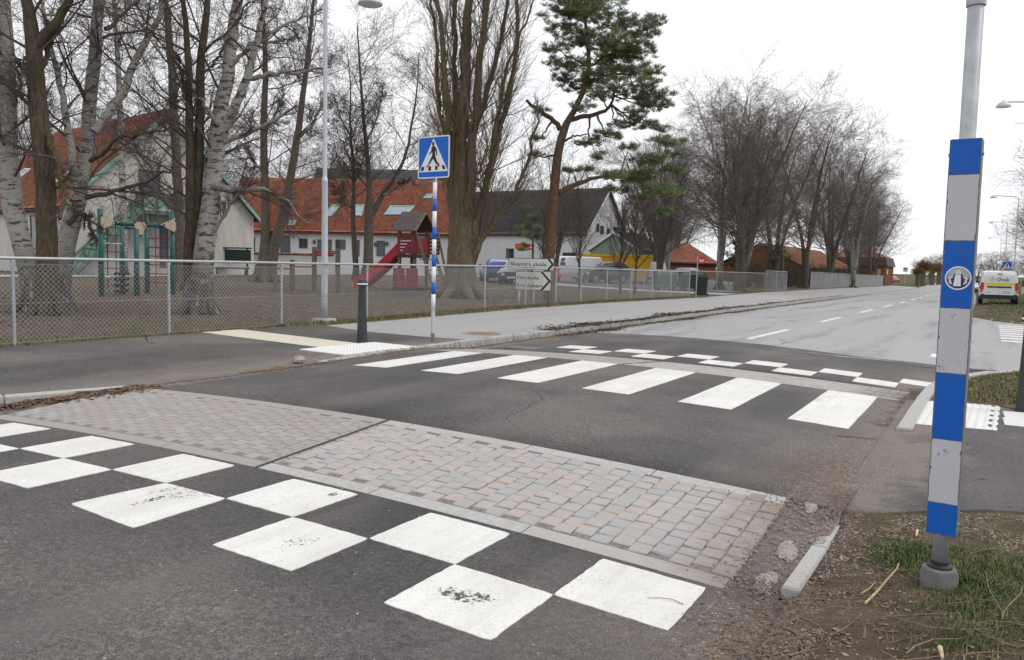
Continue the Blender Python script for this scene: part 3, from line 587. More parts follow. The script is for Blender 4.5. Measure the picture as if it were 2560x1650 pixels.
# kerbs --------------------------------------------------------------
kst = MB().bbox((-.5, -.06, -.28), (.5, .06, 0), .012).mesh('kerb_stone', M_KERBC); kst2 = MB().bbox((-.5, -.06, -.28), (.5, .06, 0), .012).mesh('kerb_stone', M_KERB)
def kerb(P, parent, side, me, L_=1.0, top=None, wid=1.0):
    P = np.array(P, float); d = np.r_[0, np.cumsum(np.hypot(*np.diff(P, axis=0).T))]; n = max(1, int(round(d[-1]/L_))); s = np.linspace(0, d[-1], n+1)
    Q = np.stack([np.interp(s, d, P[:, i]) for i in (0, 1)], 1)
    for a, b in zip(Q[:-1], Q[1:]):
        c = (a+b)/2; l = np.hypot(*(b-a)); h = math.atan2(b[1]-a[1], b[0]-a[0]); z0, z1 = top(*a), top(*b)
        o = inst('kerb_stone', me, (c[0], c[1], (z0+z1)/2+rng.normal(0, .003)), parent, (0, -math.atan2(z1-z0, l), h+rng.normal(0, .003)), ((l-.006), wid, 1))
tk = lambda x, y: float(zl(y))+.012
kerb([(xkl(y)-.06, y) for y in np.arange(-8, 4.9, .4)], walkd, 1, kst2, 1.0, tk)
kerb([(xkl(y)-.06, y) for y in np.concatenate([np.arange(7.3, 40, .45), np.arange(40, 146, 3)])], walk, 1, kst, 1.0, tk)
tr = lambda x, y: float(zright(x+.4, y))+.02
kerb([(-.55, 7.42), (-.55, 8.6), (-.53, 10), (-.45, 11.4), (-.15, 12.5), (.27, 13.4), (1, 14.1), (2, 14.5), (6, 14.8)], walkr, 1, kst2, .95, tr)
kerb([(-.672, 3.58), (-.655, 4.85)], ground, 1, kst2, .63, lambda x, y: -.075, .65)
kerb([(-.5, 60), (-.5, 45), (-.45, 37), (.2, 33.6), (1, 32), (2, 31.4), (6, 31.2)], ground, 1, kst2, 1, lambda x, y: float(zr(-.4, y))+.05)
# tactile paving -------------------------------------------------------
def tact(nx, ny, q, parent, name, m, zf, dome=True):
    q = [np.array(p, float) for p in q]; s = .29
    g = MB(); g.bbox((-.5, -.5, -.04/s), (.5, .5, 0), .012)
    if dome:
        for a in range(5):
            for b in range(5):
                cx, cy = -.4+.2*a, -.4+.2*b; g.lathe([(.065, 0), (.05, .018), (.025, .024)], (cx, cy, 0), 8)
    else:
        for a in range(5): g.bbox((-.48, -.42+.2*a, -.01), (.48, -.36+.2*a, .012), .006)
    me = g.mesh(name, m)
    for a in range(nx):
        for b in range(ny):
            u, v = (a+.5)/nx, (b+.5)/ny; c = (q[0]*(1-u)+q[1]*u)*(1-v)+(q[3]*(1-u)+q[2]*u)*v; ex = (q[1]-q[0])/nx; ey = (q[3]-q[0])/ny
            inst(name, me, (c[0], c[1], float(zf(c[0], c[1]))+.016), parent, (0, 0, math.atan2(ex[1], ex[0])), (np.hypot(*ex)-.004, np.hypot(*ey)-.004, .29))
tact(3, 5, [(-7.95, 7.95), (-7.09, 7.88), (-7.07, 9.36), (-7.92, 9.44)], walkd, 'blister_slab', M_TACT, zwalk)
tact(10, 2, [(-10.9, 8.78), (-7.98, 8.36), (-7.96, 9.12), (-10.95, 9.56)], walkd, 'guide_slab', M_GUIDE, zwalk, False)
tact(2, 5, [(-.52, 7.8), (.12, 7.78), (.15, 9.14), (-.48, 9.26)], walkr, 'blister_slab', M_TACT, zright)
tact(8, 2, [(.16, 8.1), (3, 8.2), (3, 9), (.17, 8.9)], walkr, 'guide_slab', M_TACT, zright, False)
# manhole, drain -------------------------------------------------------
z = float(zwalk(-7.85, 12.3)); m = MB(); m.lathe([(.36, -.05), (.36, .006), (.32, .009), (.315, .003), (.1, .003)], (-7.85, 12.3, z), 28)
for k in range(-4, 5): m.box((-7.85-.25, 12.3+k*.06-.015, z+.003), (-7.85+.25, 12.3+k*.06+.015, z+.008))
tag(m.build('manhole_cover', plain('cast_iron_worn', (.26, .22, .18), .7, .25, 14)), 'round iron manhole cover set in the grey pavement near the kerb', 'manhole cover')
z = float(zr(-6.35, 11.25)); m = MB(); m.box((-6.62, 11.05, z-.1), (-6.08, 11.45, z+.006)); m.cur = 1
for k in range(9): m.box((-6.6+k*.058, 11.08, z+.006), (-6.6+k*.058+.03, 11.42, z+.014))
tag(m.build('drain_grate', [plain('drain_dark', (.06, .06, .06), .8), plain('drain_iron', (.2, .19, .18), .7)]), 'rectangular iron drain grate in the asphalt beside the kerb', 'drain')
def rock(loc, r, k, label, name='stone'):
    q = np.random.default_rng(k); m = MB(); m.lathe([(r*.3, 0), (r*.95, r*.25), (r, r*.6), (r*.7, r*1.05), (r*.2, r*1.2)], n=10); V = np.array(m.v); V *= 1+q.normal(0, .12, (len(V), 1)); m.v = [tuple(v) for v in V]
    o = m.build(name, M_STONE); o.location = loc; autosmooth(o, 35); return tag(o, label, 'stone')
rock((-7.06, 7.04, float(zwalk(-7.06, 7.04))+.005), .075, 3, 'fist-sized pale stone lying at the edge of the dark pavement')
# ------------------------------------------------------------------ signs, posts, lamp, bollards
def panel(parent, name, poly, o, ux, uy, d0, d1, m):
    """polygon (u, v in metres) standing on plane o + ux*u + uy*v, from depth d0 to d1 along the normal"""
    ux = np.array(ux, float); uy = np.array(uy, float); n = np.cross(ux, uy); o = np.array(o, float)
    return MB().prism(poly, d0, d1, lambda u, v, w: tuple(o+ux*u+uy*v+n*w)).build(name, m, parent)
def rrect(w, h, r, k=4, x=0, y=0):
    P = []
    for cx, cy, a0 in ((w-r, r, -90), (w-r, h-r, 0), (r, h-r, 90), (r, r, 180)):
        for i in range(k+1): a = math.radians(a0+90*i/k); P.append((x+cx+r*math.cos(a), y+cy+r*math.sin(a)))
    return P
def ragged_rect(w, h, x, y, r, a=.0009, chip=.05):
    P = []; n = max(4, int(h/.012)); m_ = max(3, int(w/.012)); e = lambda: (r.normal(0, a) if r.random() > chip else abs(r.normal(0, .0035)))
    P += [(x+w*i/m_, y+abs(e())) for i in range(m_)]+[(x+w-abs(e()), y+h*i/n) for i in range(n)]+[(x+w-w*i/m_, y+h-abs(e())) for i in range(m_)]+[(x+abs(e()), y+h-h*i/n) for i in range(n)]
    return P
def walker(parent, o, ux, uy, w, h, d):
    """blue crossing board: white rim, white triangle, black walking figure on a zebra"""
    def uv(x, y): return ((x-160)/855*w, (1365-(x-160)*.055-y)/(1100)*h)
    bd = panel(parent, 'sign_board', rrect(w, h, .03*w/.6), o, ux, uy, -.012, 0, M_GALV)
    panel(bd, 'white_rim', rrect(w, h, .03*w/.6), o, ux, uy, .0005, d, M_WHITE)
    panel(bd, 'blue_field', rrect(w-.036, h-.036, .02, x=.018, y=.018), o, ux, uy, d, 2*d, M_BLUE)
    panel(bd, 'white_triangle', [(w*.5, h*.945), (w*.035, h*.155), (w*.965, h*.155)], o, ux, uy, 2*d, 3*d, M_WHITE)
    sub = lambda nm, pts: panel(bd, nm, [uv(*p) for p in pts], o, ux, uy, 3*d, 4*d, M_BLACK)
    sub('walking_figure', [(545, 520), (575, 495), (610, 500), (655, 540), (690, 640), (690, 745), (668, 745), (658, 650), (636, 615), (640, 700), (640, 760), (690, 900), (760, 990), (735, 1050), (705, 1050), (715, 1010), (640, 940), (588, 835), (530, 910), (465, 1010), (440, 1068), (385, 1040), (390, 1025), (425, 1030), (490, 880), (550, 760), (556, 655), (470, 730), (455, 710), (525, 630), (532, 545)][::-1])
    sub('figure_head', [(578+34*math.cos(a), 442+54*math.sin(a)) for a in np.linspace(2*math.pi, 0, 14)[:-1]])
    for q in ([(265, 1050), (350, 1040), (320, 1150), (235, 1155)], [(465, 1035), (530, 1030), (525, 1140), (440, 1145)], [(640, 1020), (700, 1020), (712, 1120), (640, 1125)], [(815, 1005), (885, 1000), (925, 1100), (850, 1110)]): sub('zebra_bar', q[::-1])
    return bd
def crossing_sign(loc, ux, label, size=.61, s=1.0, group=None, k=1):
    t = thing('crossing_sign', loc, label, 'road sign', group=group)
    Z = [0, .5, .745, .926, 1.17, 1.36, 1.59, 1.78, 2.02, 2.21, 2.46, 2.62]; r = .03
    p = MB().lathe([(r, -.3), (r, .12), (r+.004, .125), (r+.004, .15), (r, .16), (r, 2.7)], n=16).build('pole', M_GALV, t, True)
    for i in range(1, 10): MB().lathe([(r+.0022, Z[i]), (r+.0022, Z[i+1])], n=16).build('blue_band' if i % 2 == 0 else 'white_band', M_BLUE if i % 2 == 0 else M_WHITE, p, True)
    ux = np.array((*ux, 0), float); ux /= np.linalg.norm(ux); n = np.cross(ux, (0, 0, 1)); o = -ux*size/2+n*.045+np.array([0, 0, 2.52])
    walker(t, o, ux, (0, 0, 1), size, size*1.04, .0012*k)
    for z in (2.56, 2.66):
        m = MB(); m.tube([np.array([0, 0, z])-ux*.05, n*.04+np.array([0, 0, z])-ux*.05, n*.04+np.array([0, 0, z])+ux*.05, np.array([0, 0, z])+ux*.05], .008, 6)
        m.build('bracket', M_GALV, t)
    MB().lathe([(.034, 2.7), (.034, 2.72), (.02, 2.735)], n=12).build('pole_cap', M_CBLACK, t)
    return t
b = at_z((1082, 854), .075); b[2] = zwalk(b[0], b[1]); crossing_sign(b, (1, -.055), 'blue pedestrian crossing sign on a blue and white banded pole at the kerb')
# the big marker post on the near verge
def marker_post():
    t = thing('marker_post', (-.12, 3.9, -.06), 'tall blue and grey striped marker post with round sticker on the verge', 'marker post')
    f = MB().lathe([(.074, -.1), (.075, .062), (.068, .086), (.05, .092)], n=28).build('concrete_foot', M_CONCD, t); autosmooth(f)
    f = MB().lathe([(.05, .09), (.05, .1), (.036, .107), (.036, .12)], n=24).build('foot_flange', M_CBLACK, t); autosmooth(f)
    p = MB().lathe([(.033, .09), (.031, .3), (.031, 3.0), (.02, 3.01)], n=24).build('pole', M_GALV, t, True)
    MB().lathe([(.031, 2.44), (.037, 2.445), (.037, 2.56), (.031, 2.565)], n=24).build('collar', M_GALV, t)
    a = math.radians(-4); ux = np.array([math.cos(a), math.sin(a), 0]); n = np.cross(ux, (0, 0, 1)); hw = .059; d = .075
    zb = [.183, .32, .594, .876, 1.15, 1.43, 1.70, 1.846]
    o = -ux*hw+n*(d-.035)+np.array([0, 0, .06])
    bx = panel(t, 'board', rrect(2*hw, zb[-1]-zb[0], .004, 2, 0, zb[0]), o, ux, (0, 0, 1), -d, 0, plain('board_edge', (.2, .2, .2), .6, .3, 20, metal=.3))
    r_b = np.random.default_rng(5)
    for i in range(7): panel(bx, 'blue_band' if i % 2 == 0 else 'grey_band', ragged_rect(2*hw-.006, zb[i+1]-zb[i]-.0015, .003, zb[i]+.0007, r_b), o, ux, (0, 0, 1), .0005, .0017, M_BLUEW if i % 2 == 0 else M_GREYW)
    for z in (zb[0]+.05, zb[-1]-.06):
        for s in (-1, 1): MB().tube([o+ux*hw+np.array([0, 0, z])+s*ux*hw-n*.03, o+ux*hw+np.array([0, 0, z])+s*ux*(hw+.006)-n*.03], .008, 8).build('bolt', M_GALV, bx)
    # round sticker
    c = (hw+.003, 1.275); R_ = .049
    circ = lambda r, cx=0, cy=0, n_=28: [(c[0]+cx+r*math.cos(2*math.pi*i/n_), c[1]+cy+r*math.sin(2*math.pi*i/n_)) for i in range(n_)]
    st = panel(t, 'sticker', circ(R_), o, ux, (0, 0, 1), .0018, .0022, M_WHITE)
    navy = plain('sticker_navy', (.02, .03, .12), .5)
    panel(st, 'dark_disc', circ(R_*.88), o, ux, (0, 0, 1), .0022, .0026, navy)
    for k in range(21):
        a0 = math.radians(-6+k*192/20); r0, r1 = R_*.38, R_*.87; w_ = math.radians(2.6); ca = (c[0], c[1]+R_*.08)
        panel(st, 'ray', [(ca[0]+r0*math.cos(a0-w_), ca[1]+r0*math.sin(a0-w_)), (ca[0]+r1*.93*math.cos(a0-w_), ca[1]+r1*.88*math.sin(a0-w_)), (ca[0]+r1*.93*math.cos(a0+w_), ca[1]+r1*.88*math.sin(a0+w_)), (ca[0]+r0*math.cos(a0+w_), ca[1]+r0*math.sin(a0+w_))], o, ux, (0, 0, 1), .0026, .003, M_WHITE)
    P = lambda L_: [(c[0]+x*R_, c[1]+y*R_) for x, y in L_]
    panel(st, 'pillar', P([(-.34, -.68), (.24, -.68), (.2, .3), (-.22, .3)]), o, ux, (0, 0, 1), .003, .0036, M_WHITE)
    panel(st, 'pillar_head', P([(-.2, .32), (.2, .32), (.25, .5), (.12, .7), (-.1, .7), (-.24, .5)]), o, ux, (0, 0, 1), .003, .0036, sheeting('sticker_grey', (.6, .62, .66)))
    for s in (-1, 1): panel(st, 'side_figure', P([(s*x, y) for x, y in [(.4, -.55), (.55, -.1), (.42, .05), (.6, .16), (.72, -.05), (.66, -.45)]][::-s]), o, ux, (0, 0, 1), .003, .0036, sheeting('sticker_pale', (.66, .62, .7)))
    return t
marker_post()
def bollard(loc, label, group=None):
    t = thing('bollard', loc, label, 'bollard', group=group)
    autosmooth(MB().lathe([(.084, -.05), (.084, .02), (.078, .045), (.056, .8), (.053, .84)], n=24).build('shaft', M_BOLL, t)); autosmooth(MB().lathe([(.06, .84), (.077, .845), (.079, .9), (.07, .93), (.05, .945)], n=24).build('cap', M_BOLL, t))
    MB().lathe([(.0795, .868), (.0795, .889)], n=24).build('white_ring', M_WHITE, t, True); return t
b = at_z((905, 854), .085); b[2] = zwalk(b[0], b[1]); bollard(b, 'black tapered bollard beside the guide strip on the fence-side pavement')
bollard((.345, 8.98, float(zright(.4, 8.9))+.01), 'black tapered bollard beside the blister paving behind the striped post')
# street lamps
def street_lamp(loc, label, az, h=6.55, reach=.8, foot=True, group=None, head_r=.23, straight=False):
    t = thing('street_lamp', loc, label, 'street lamp', group=group); d = np.array([math.cos(az), math.sin(az), 0])
    if foot:
        f = MB().lathe([(.23, -.1), (.24, .05), (.22, .085), (.1, .09)], n=28).build('concrete_foot', M_CONC, t); autosmooth(f)
        MB().lathe([(.064, .05), (.062, .55)], n=20).build('pole_foot', M_LAMPD, t, True)
    lo = MB().lathe([(.0635, .55 if foot else 0), (.056, 2.72), (.058, 2.725), (.058, 2.77), (.046, 2.79), (.041, 2.83)], n=20).build('lower_pole', M_LAMPP, t, True); autosmooth(lo, 50)
    if straight: arc = [np.array([0, 0, h-1.5])]+[np.array([0, 0, h-.15]), np.array([0, 0, h])+d*.15, d*reach+np.array([0, 0, h+.12])]
    else: arc = [np.array([0, 0, h-reach*.55-.3])]+[np.array([0, 0, h-reach*.55])+d*(reach*.5-reach*.5*math.cos(a))+np.array([0, 0, reach*.55*math.sin(a)]) for a in np.linspace(0, math.pi*.93, 14)]
    up = [np.array([0, 0, 2.8])]+arc; autosmooth(MB().tube(up, np.linspace(.041, .026, len(up)), 16).build('upper_pole', M_LAMPP, t), 60)
    e = arc[-1]; hd = MB().lathe([(.03, .16), (.05, .12), (.09, .1), (head_r*.75, .05), (head_r, -.04), (head_r, -.07), (head_r*.9, -.07)][::-1], tuple(e-np.array([0, 0, .1])), 24).build('lamp_head', M_LAMPP, t); autosmooth(hd, 50)
    MB().lathe([(head_r*.85, -.085), (head_r*.88, -.072)], tuple(e-np.array([0, 0, .1])), 24).build('lamp_glass', M_WHITE, hd); return t
b = at_z((811, 803), .12); b[2] = .09; rv = np.array([math.cos(CYAW), -math.sin(CYAW)])
street_lamp(b, 'pale grey street lamp on a round concrete foot beside the chain-link fence', math.atan2(rv[1], rv[0]), 6.6, .86)
# direction sign
def direction_sign():
    b = at_z((1328, 762), .14); base_ = np.array([b[0]+.05, b[1], float(zyard(b[0]-.6, b[1]))])
    t = thing('direction_sign', base_, 'two white direction arrow boards for schools on three thin posts', 'direction sign')
    ux = np.array([.967, .255, 0]); n = np.cross(ux, (0, 0, 1)); zo = base_[2]
    for u, h, m in ((-.42, .62, M_GALV), (.02, 1.5-zo, M_LAMPP), (.47, 1.14, M_WOOD)): MB().tube([ux*u+np.array([0, 0, -.3]), ux*u+np.array([0, 0, h])], .03, 10).build('post', m, t, True)
    for nm, u0, w, z0, z1, txt in (('arrow_board', -.75, 1.36, 1.165-zo, 1.505-zo, [('Skanörs skola', .06, .80, .115, .16)]), ('arrow_board', -.53, 1.06, .57-zo, 1.12-zo, [('Förskola', .05, .62, .32, .14), ('Fritidshem', .05, .73, .09, .14)])):
        h = z1-z0; o = ux*u0+n*.05+np.array([0, 0, z0]); tip = .3 if h < .4 else .22
        bd = panel(t, nm, rrect(w, h, .012, 2), o, ux, (0, 0, 1), -.02, 0, M_GALV)
        panel(bd, 'dark_rim', rrect(w, h, .012, 2), o, ux, (0, 0, 1), .0005, .0015, M_BLACK)
        rim = .016; k = w-.015; a0 = k-h*.52
        panel(bd, 'white_field', [(rim, rim), (a0, rim), (k-.05, h/2), (a0, h-rim), (rim, h-rim)], o, ux, (0, 0, 1), .0015, .0025, M_DIRTY)
        panel(bd, 'white_corner', [(a0+.07, rim*.4), (k+.012, rim*.4), (k+.012, h/2-.02)], o, ux, (0, 0, 1), .0015, .0025, M_DIRTY); panel(bd, 'white_corner', [(k+.012, h/2+.02), (k+.012, h-rim*.4), (a0+.07, h-rim*.4)], o, ux, (0, 0, 1), .0015, .0025, M_DIRTY)
        for s, x, ww, y, sz in txt: text_on('lettering', s, sz, M_BLACK, bd, o+ux*x+np.array([0, 0, y])+n*.0035, ux, (0, 0, 1), ww*w, .0016)
    return t
direction_sign()
# ------------------------------------------------------------------ chain-link fences
def fence(label, pts, height=1.15, group=None, cell=.07, wr=.0025, name='chain_link_fence', rail=True, zf=None):
    pts = [np.array(p, float) for p in pts]; o = pts[0]; zb = lambda p: float(fb(p[1]) if zf is None else zf(p[0], p[1]))
    t = thing(name, (o[0], o[1], zb(o)), label, 'fence', group=group); org = np.array([o[0], o[1], zb(o)])
    G = [np.array([p[0], p[1], zb(p)])-org for p in pts]; up = np.array([0, 0, 1])
    for g in G:
        m = MB().tube([g-up*.3, g+up*(height-.02)], .021, 10); m.box(tuple(g+np.array([-.024, -.024, height-.06])), tuple(g+np.array([.024, .024, height-.03]))); m.build('post', M_GALV, t)
    if rail: autosmooth(MB().tube([g+up*height for g in G], .0225, 10).build('top_rail', M_GALV, t), 60)
    VV, FF = [], []; tri = np.array([[math.cos(a), math.sin(a)] for a in (0, 2.094, 4.189)])
    for A, B in zip(G[:-1], G[1:]):
        Lg = np.linalg.norm((B-A)[:2]); H0, H1 = .03, height-.075; d = (B-A)/Lg; nrm = np.array([-d[1], d[0], 0]); hh = H1-H0; segs = []
        for c in np.arange(-hh, Lg, cell): segs.append((c, 0, c+hh, hh)); segs.append((c, hh, c+hh, 0))
        S = np.array(segs)
        def clip(S):
            out_ = []
            for x0, y0, x1, y1 in S:
                if x0 < 0: y0 += (y1-y0)*(0-x0)/(x1-x0); x0 = 0
                if x1 > Lg: y1 = y0+(y1-y0)*(Lg-x0)/(x1-x0); x1 = Lg
                if x1-x0 > .01: out_.append((x0, y0, x1, y1))
            return np.array(out_+[(0, hh, Lg, hh), (0, 0, Lg, 0), (0, hh*.5, Lg, hh*.5)])
        S = clip(S)
        P0 = A+d*S[:, 0:1]+up*(S[:, 1:2]+H0); P1 = A+d*S[:, 2:3]+up*(S[:, 3:4]+H0); T = P1-P0; T /= np.linalg.norm(T, axis=1, keepdims=True); Bn = np.cross(T, nrm)
        off = tri[None, :, 0:1]*nrm[None, None]*wr+tri[None, :, 1:2]*Bn[:, None, :]*wr
        V = np.concatenate([P0[:, None]+off, P1[:, None]+off], 1); k = len(S); i = np.arange(k)[:, None]*6
        F = np.concatenate([i+np.array([[a, (a+1) % 3, 3+(a+1) % 3, 3+a]]) for a in range(3)]); b0 = sum(len(v) for v in VV); VV.append(V.reshape(-1, 3)); FF.append(F+b0)
    w = link(bpy.data.objects.new('wire_mesh', mesh_arrays('wire_mesh', np.concatenate(VV), np.concatenate(FF), M_WIRE)), t); w['kind'] = 'stuff'
    return t
fy = [-2.6, -.2, 2.2, 4.2, 5.88, 8.22, 10.6, 13.0, 15.5, 18.0, 20.4, 22.5, 24.5, 26.8, 29.1, 31.4, 33.7, 36.3]
fence('long galvanised chain-link fence along the pavement in front of the playground', [(float(xfence(y)), y) for y in fy], 1.14)
fence('short chain-link fence bay between the driveway and the gap by the birches', [(-13.4+.0*y, y) for y in (57.3, 60.6, 64)], 1.42, cell=.09, wr=.0035)
fence('far chain-link fence running along the pavement towards the brick building', [(float(xfence(y)), y) for y in np.arange(75.3, 138, 2.85)], 1.5, cell=.11, wr=.006)
fence('chain-link fence behind the bins, between the path and the parked cars', [(-13.5, 57.3), (-15, 51.2), (-19, 48.9), (-23.5, 50.2), (-28, 54), (-32.5, 58), (-37, 62)], 1.25, cell=.09, wr=.003, zf=zyard)
# wheelie bin and little red stop flag by the pavement
def wheelie(loc, rz, label, m=None, s=1.0):
    t = thing('wheelie_bin', loc, label, 'bin', rz); m = m or M_BLACKBIN
    w0, w1, d0, d1, h = .23*s, .29*s, .22*s, .3*s, .88*s
    g = MB(); g.add([(-w0, -d0, .06), (w0, -d0, .06), (w0, d0, .06), (-w0, d0, .06), (-w1, -d1, h), (w1, -d1, h), (w1, d1, h), (-w1, d1, h)], [(3, 2, 1, 0), (4, 5, 6, 7), (0, 1, 5, 4), (1, 2, 6, 5), (2, 3, 7, 6), (3, 0, 4, 7)])
    g.box((-w1-.015, -d1-.02, h-.05), (w1+.015, d1+.01, h-.004)); g.build('body', m, t)
    g = MB(); g.add([(-w1-.02, -d1-.03, h), (w1+.02, -d1-.03, h), (w1+.02, d1+.03, h+.03), (-w1-.02, d1+.03, h+.03), (-w1+.03, -d1+.05, h+.035), (w1-.03, -d1+.05, h+.035), (w1-.03, d1-.02, h+.075), (-w1+.03, d1-.02, h+.075)], [(3, 2, 1, 0), (4, 5, 6, 7), (0, 1, 5, 4), (1, 2, 6, 5), (2, 3, 7, 6), (3, 0, 4, 7)]); g.build('lid', m, t)
    MB().tube([(-w1+.03, d1+.06, h-.02), (w1-.03, d1+.06, h-.02)], .018, 8).build('handle', m, t)
    for sx in (-1, 1): MB().tube([(sx*(w0+.02), d0+.02, .1), (sx*(w0+.07), d0+.02, .1)], .1, 14).build('wheel', M_RUBBER, t)
    return t
b = at_z((1752, 741), .03); wheelie((b[0], b[1], .02), math.radians(200), 'black wheelie bin standing at the end of the playground fence')
b = at_z((1746, 742.5), .03); t = thing('stop_flag', (b[0], b[1]-.4, .02), 'thin post with a small red flag box and white mark above the bin', 'sign post')
MB().tube([(0, 0, -.2), (.03, 0, 1.86)], .024, 8).build('post', M_GALV, t); u_ = np.array([.9, .45, 0]); o_ = np.array([.05, -.02, 1.55])
panel(t, 'red_box', rrect(.3, .28, .03), o_, u_/np.linalg.norm(u_), (0, 0, 1), -.05, 0, plain('flag_red', (.48, .02, .025), .5)); panel(t, 'white_mark', [(.06, .18), (.06, .1), (.1, .06), (.2, .06), (.24, .1), (.24, .18), (.2, .18), (.2, .11), (.1, .11), (.1, .18)], o_, u_/np.linalg.norm(u_), (0, 0, 1), .001, .003, M_WHITE)
# ------------------------------------------------------------------ buildings
RH = np.array([math.cos(CYAW), -math.sin(CYAW), 0.]); FH = np.array([math.sin(CYAW), math.cos(CYAW), 0.])
def tiles(parent, name, o, u, v, Lu, Lv, m, tw=.24, tc=.36, amp=.03, per=6):
    """pantile slope: o lower corner, u along the eave, v up the slope (unit vectors)"""
    u = np.array(u, float); v = np.array(v, float); n = np.cross(u, v); n = n if n[2] > 0 else -n; o = np.array(o, float)
    nu = int(Lu/tw)*per; us = np.linspace(0, Lu, nu+1); w = amp*(np.abs(np.sin(np.pi*us/tw))**.7)
    vs_, hs = [], []
    for k in range(int(math.ceil(Lv/tc))): vs_ += [k*tc, min((k+1)*tc, Lv)-.001]; hs += [.05, .0]
    vs_ = np.array(vs_); hs = np.array(hs)
    V = o+us[None, :, None]*u+vs_[:, None, None]*v+(w[None, :, None]+hs[:, None, None])*n
    nx = nu+1; i = (np.arange(len(vs_)-1)[:, None]*nx+np.arange(nu)[None]).ravel(); F = np.stack([i, i+1, i+1+nx, i+nx], 1)
    ob = link(bpy.data.objects.new(name, mesh_arrays(name, V.reshape(-1, 3), F, m)), parent); ob['kind'] = 'stuff'; return ob
class House:
    def __init__(s, name, o, rz, label, w, l, eave, ridge, wall, cat='building'):
        s.t = thing(name, o, label, cat, rz); s.o = np.array(o, float); s.ex = np.array([math.cos(rz), math.sin(rz), 0]); s.ey = np.array([-s.ex[1], s.ex[0], 0]); s.w, s.l, s.e, s.r = w, l, eave, ridge
        # gable walls along x, long walls along y
        V = [(0, 0, -.5), (w, 0, -.5), (w, 0, eave), (w/2, 0, ridge-.05), (0, 0, eave)]; V += [(x, l, z) for x, y, z in V]
        s.wall = MB().add(V, [(0, 1, 2, 3, 4), (9, 8, 7, 6, 5), (0, 4, 9, 5), (1, 6, 7, 2)]).build('wall', wall, s.t)
    def hit(s, px, axis, d):
        """local coordinates where the pixel's ray meets the local plane axis=d"""
        dr = ray(px); e = (s.ex, s.ey)[axis]; k = (d-(CC-s.o)@e)/(dr@e); P = CC+dr*k-s.o; return np.array([P@s.ex, P@s.ey, P[2]])
    def roof(s, m, over=.35, ovg=.35, thick=.12, tw=.24, tc=.36, under=None):
        sl = math.hypot(s.w/2, s.r-s.e); cs, sn = (s.w/2)/sl, (s.r-s.e)/sl
        for side in (0, 1):
            x0 = -over*cs if side == 0 else s.w+over*cs; z0 = s.e-over*sn; v = (cs, 0, sn) if side == 0 else (-cs, 0, sn)
            n_ = np.array([-sn, 0, cs]) if side == 0 else np.array([sn, 0, cs]); a = np.array([x0, -ovg, z0]); Lv = sl+over
            b = MB(); b.prism([(0, 0), (s.l+2*ovg, 0), (s.l+2*ovg, Lv), (0, Lv)], 0, thick, lambda p, q, w_: tuple(a+np.array([0, 1, 0])*p+np.array(v)*q+n_*w_))
            r = b.build('roof', under or M_DKWOOD, s.t); tiles(r, 'roof_tiles', a+n_*(thick+.004), (0, 1, 0), v, s.l+2*ovg, Lv, m, tw, tc)
            if side == 0: s.slope = r
            g = MB().tube([(x0-.05*(1-2*side), -ovg, z0+.02), (x0-.05*(1-2*side), s.l+ovg, z0+.02)], .065, 8).build('gutter', M_GUTTER, s.t, True)
        autosmooth(MB().tube([(s.w/2, -ovg-.02, s.r+thick+.02), (s.w/2, s.l+ovg+.02, s.r+thick+.02)], .12, 8).build('ridge_tiles', m, s.t), 60)
    def verge(s, m, over=.35, ovg=.35, y=None):
        sl = math.hypot(s.w/2, s.r-s.e); cs, sn = (s.w/2)/sl, (s.r-s.e)/sl
        for sg in (0, 1):
            a = np.array([-over*cs if sg == 0 else s.w+over*cs, 0, s.e-over*sn]); c = np.array([s.w/2, 0, s.r]); b = MB(); y0 = -ovg-.05 if y is None else y
            b.add([a+(0, y0, -.08), a+(0, y0, .2), c+(0, y0, .2), c+(0, y0, -.08), a+(0, y0+.045, -.08), a+(0, y0+.045, .2), c+(0, y0+.045, .2), c+(0, y0+.045, -.08)], [(0, 1, 2, 3), (7, 6, 5, 4), (0, 4, 5, 1), (1, 5, 6, 2), (2, 6, 7, 3), (3, 7, 4, 0)]); b.build('verge_board', m, s.t)
    def opening(s, name, a, b, axis, d, m, frame=M_FRAME, bars=(1, 1), t=.06, sub='pane'):
        """framed window or door between two local points on plane axis=d (outer face at d)"""
        k = 1-axis; u0, u1 = sorted((a[k], b[k])); z0, z1 = sorted((a[2], b[2])); sgn = -1 if d <= .01 else 1; g = MB()
        def bx(ua, ub, za, zb, q0, q1, M=g):
            lo = [0, 0, za]; hi = [0, 0, zb]; lo[k], hi[k] = ua, ub; lo[axis], hi[axis] = sorted((d+sgn*q0, d+sgn*q1)); M.box(lo, hi)
        bx(u0, u1, z0, z1, -.05, .012); o = g.build(name, m, s.t)
        for q in ((u0-t, u0, z0-t, z1+t), (u1, u1+t, z0-t, z1+t), (u0, u1, z1, z1+t), (u0, u1, z0-t, z0)):
            g2 = MB(); bx(*q, -.04, .045, g2); g2.build('frame', frame, o)
        for i in range(1, bars[0]): g2 = MB(); x = u0+(u1-u0)*i/bars[0]; bx(x-.025, x+.025, z0, z1, .012, .04, g2); g2.build('mullion', frame, o)
        return o
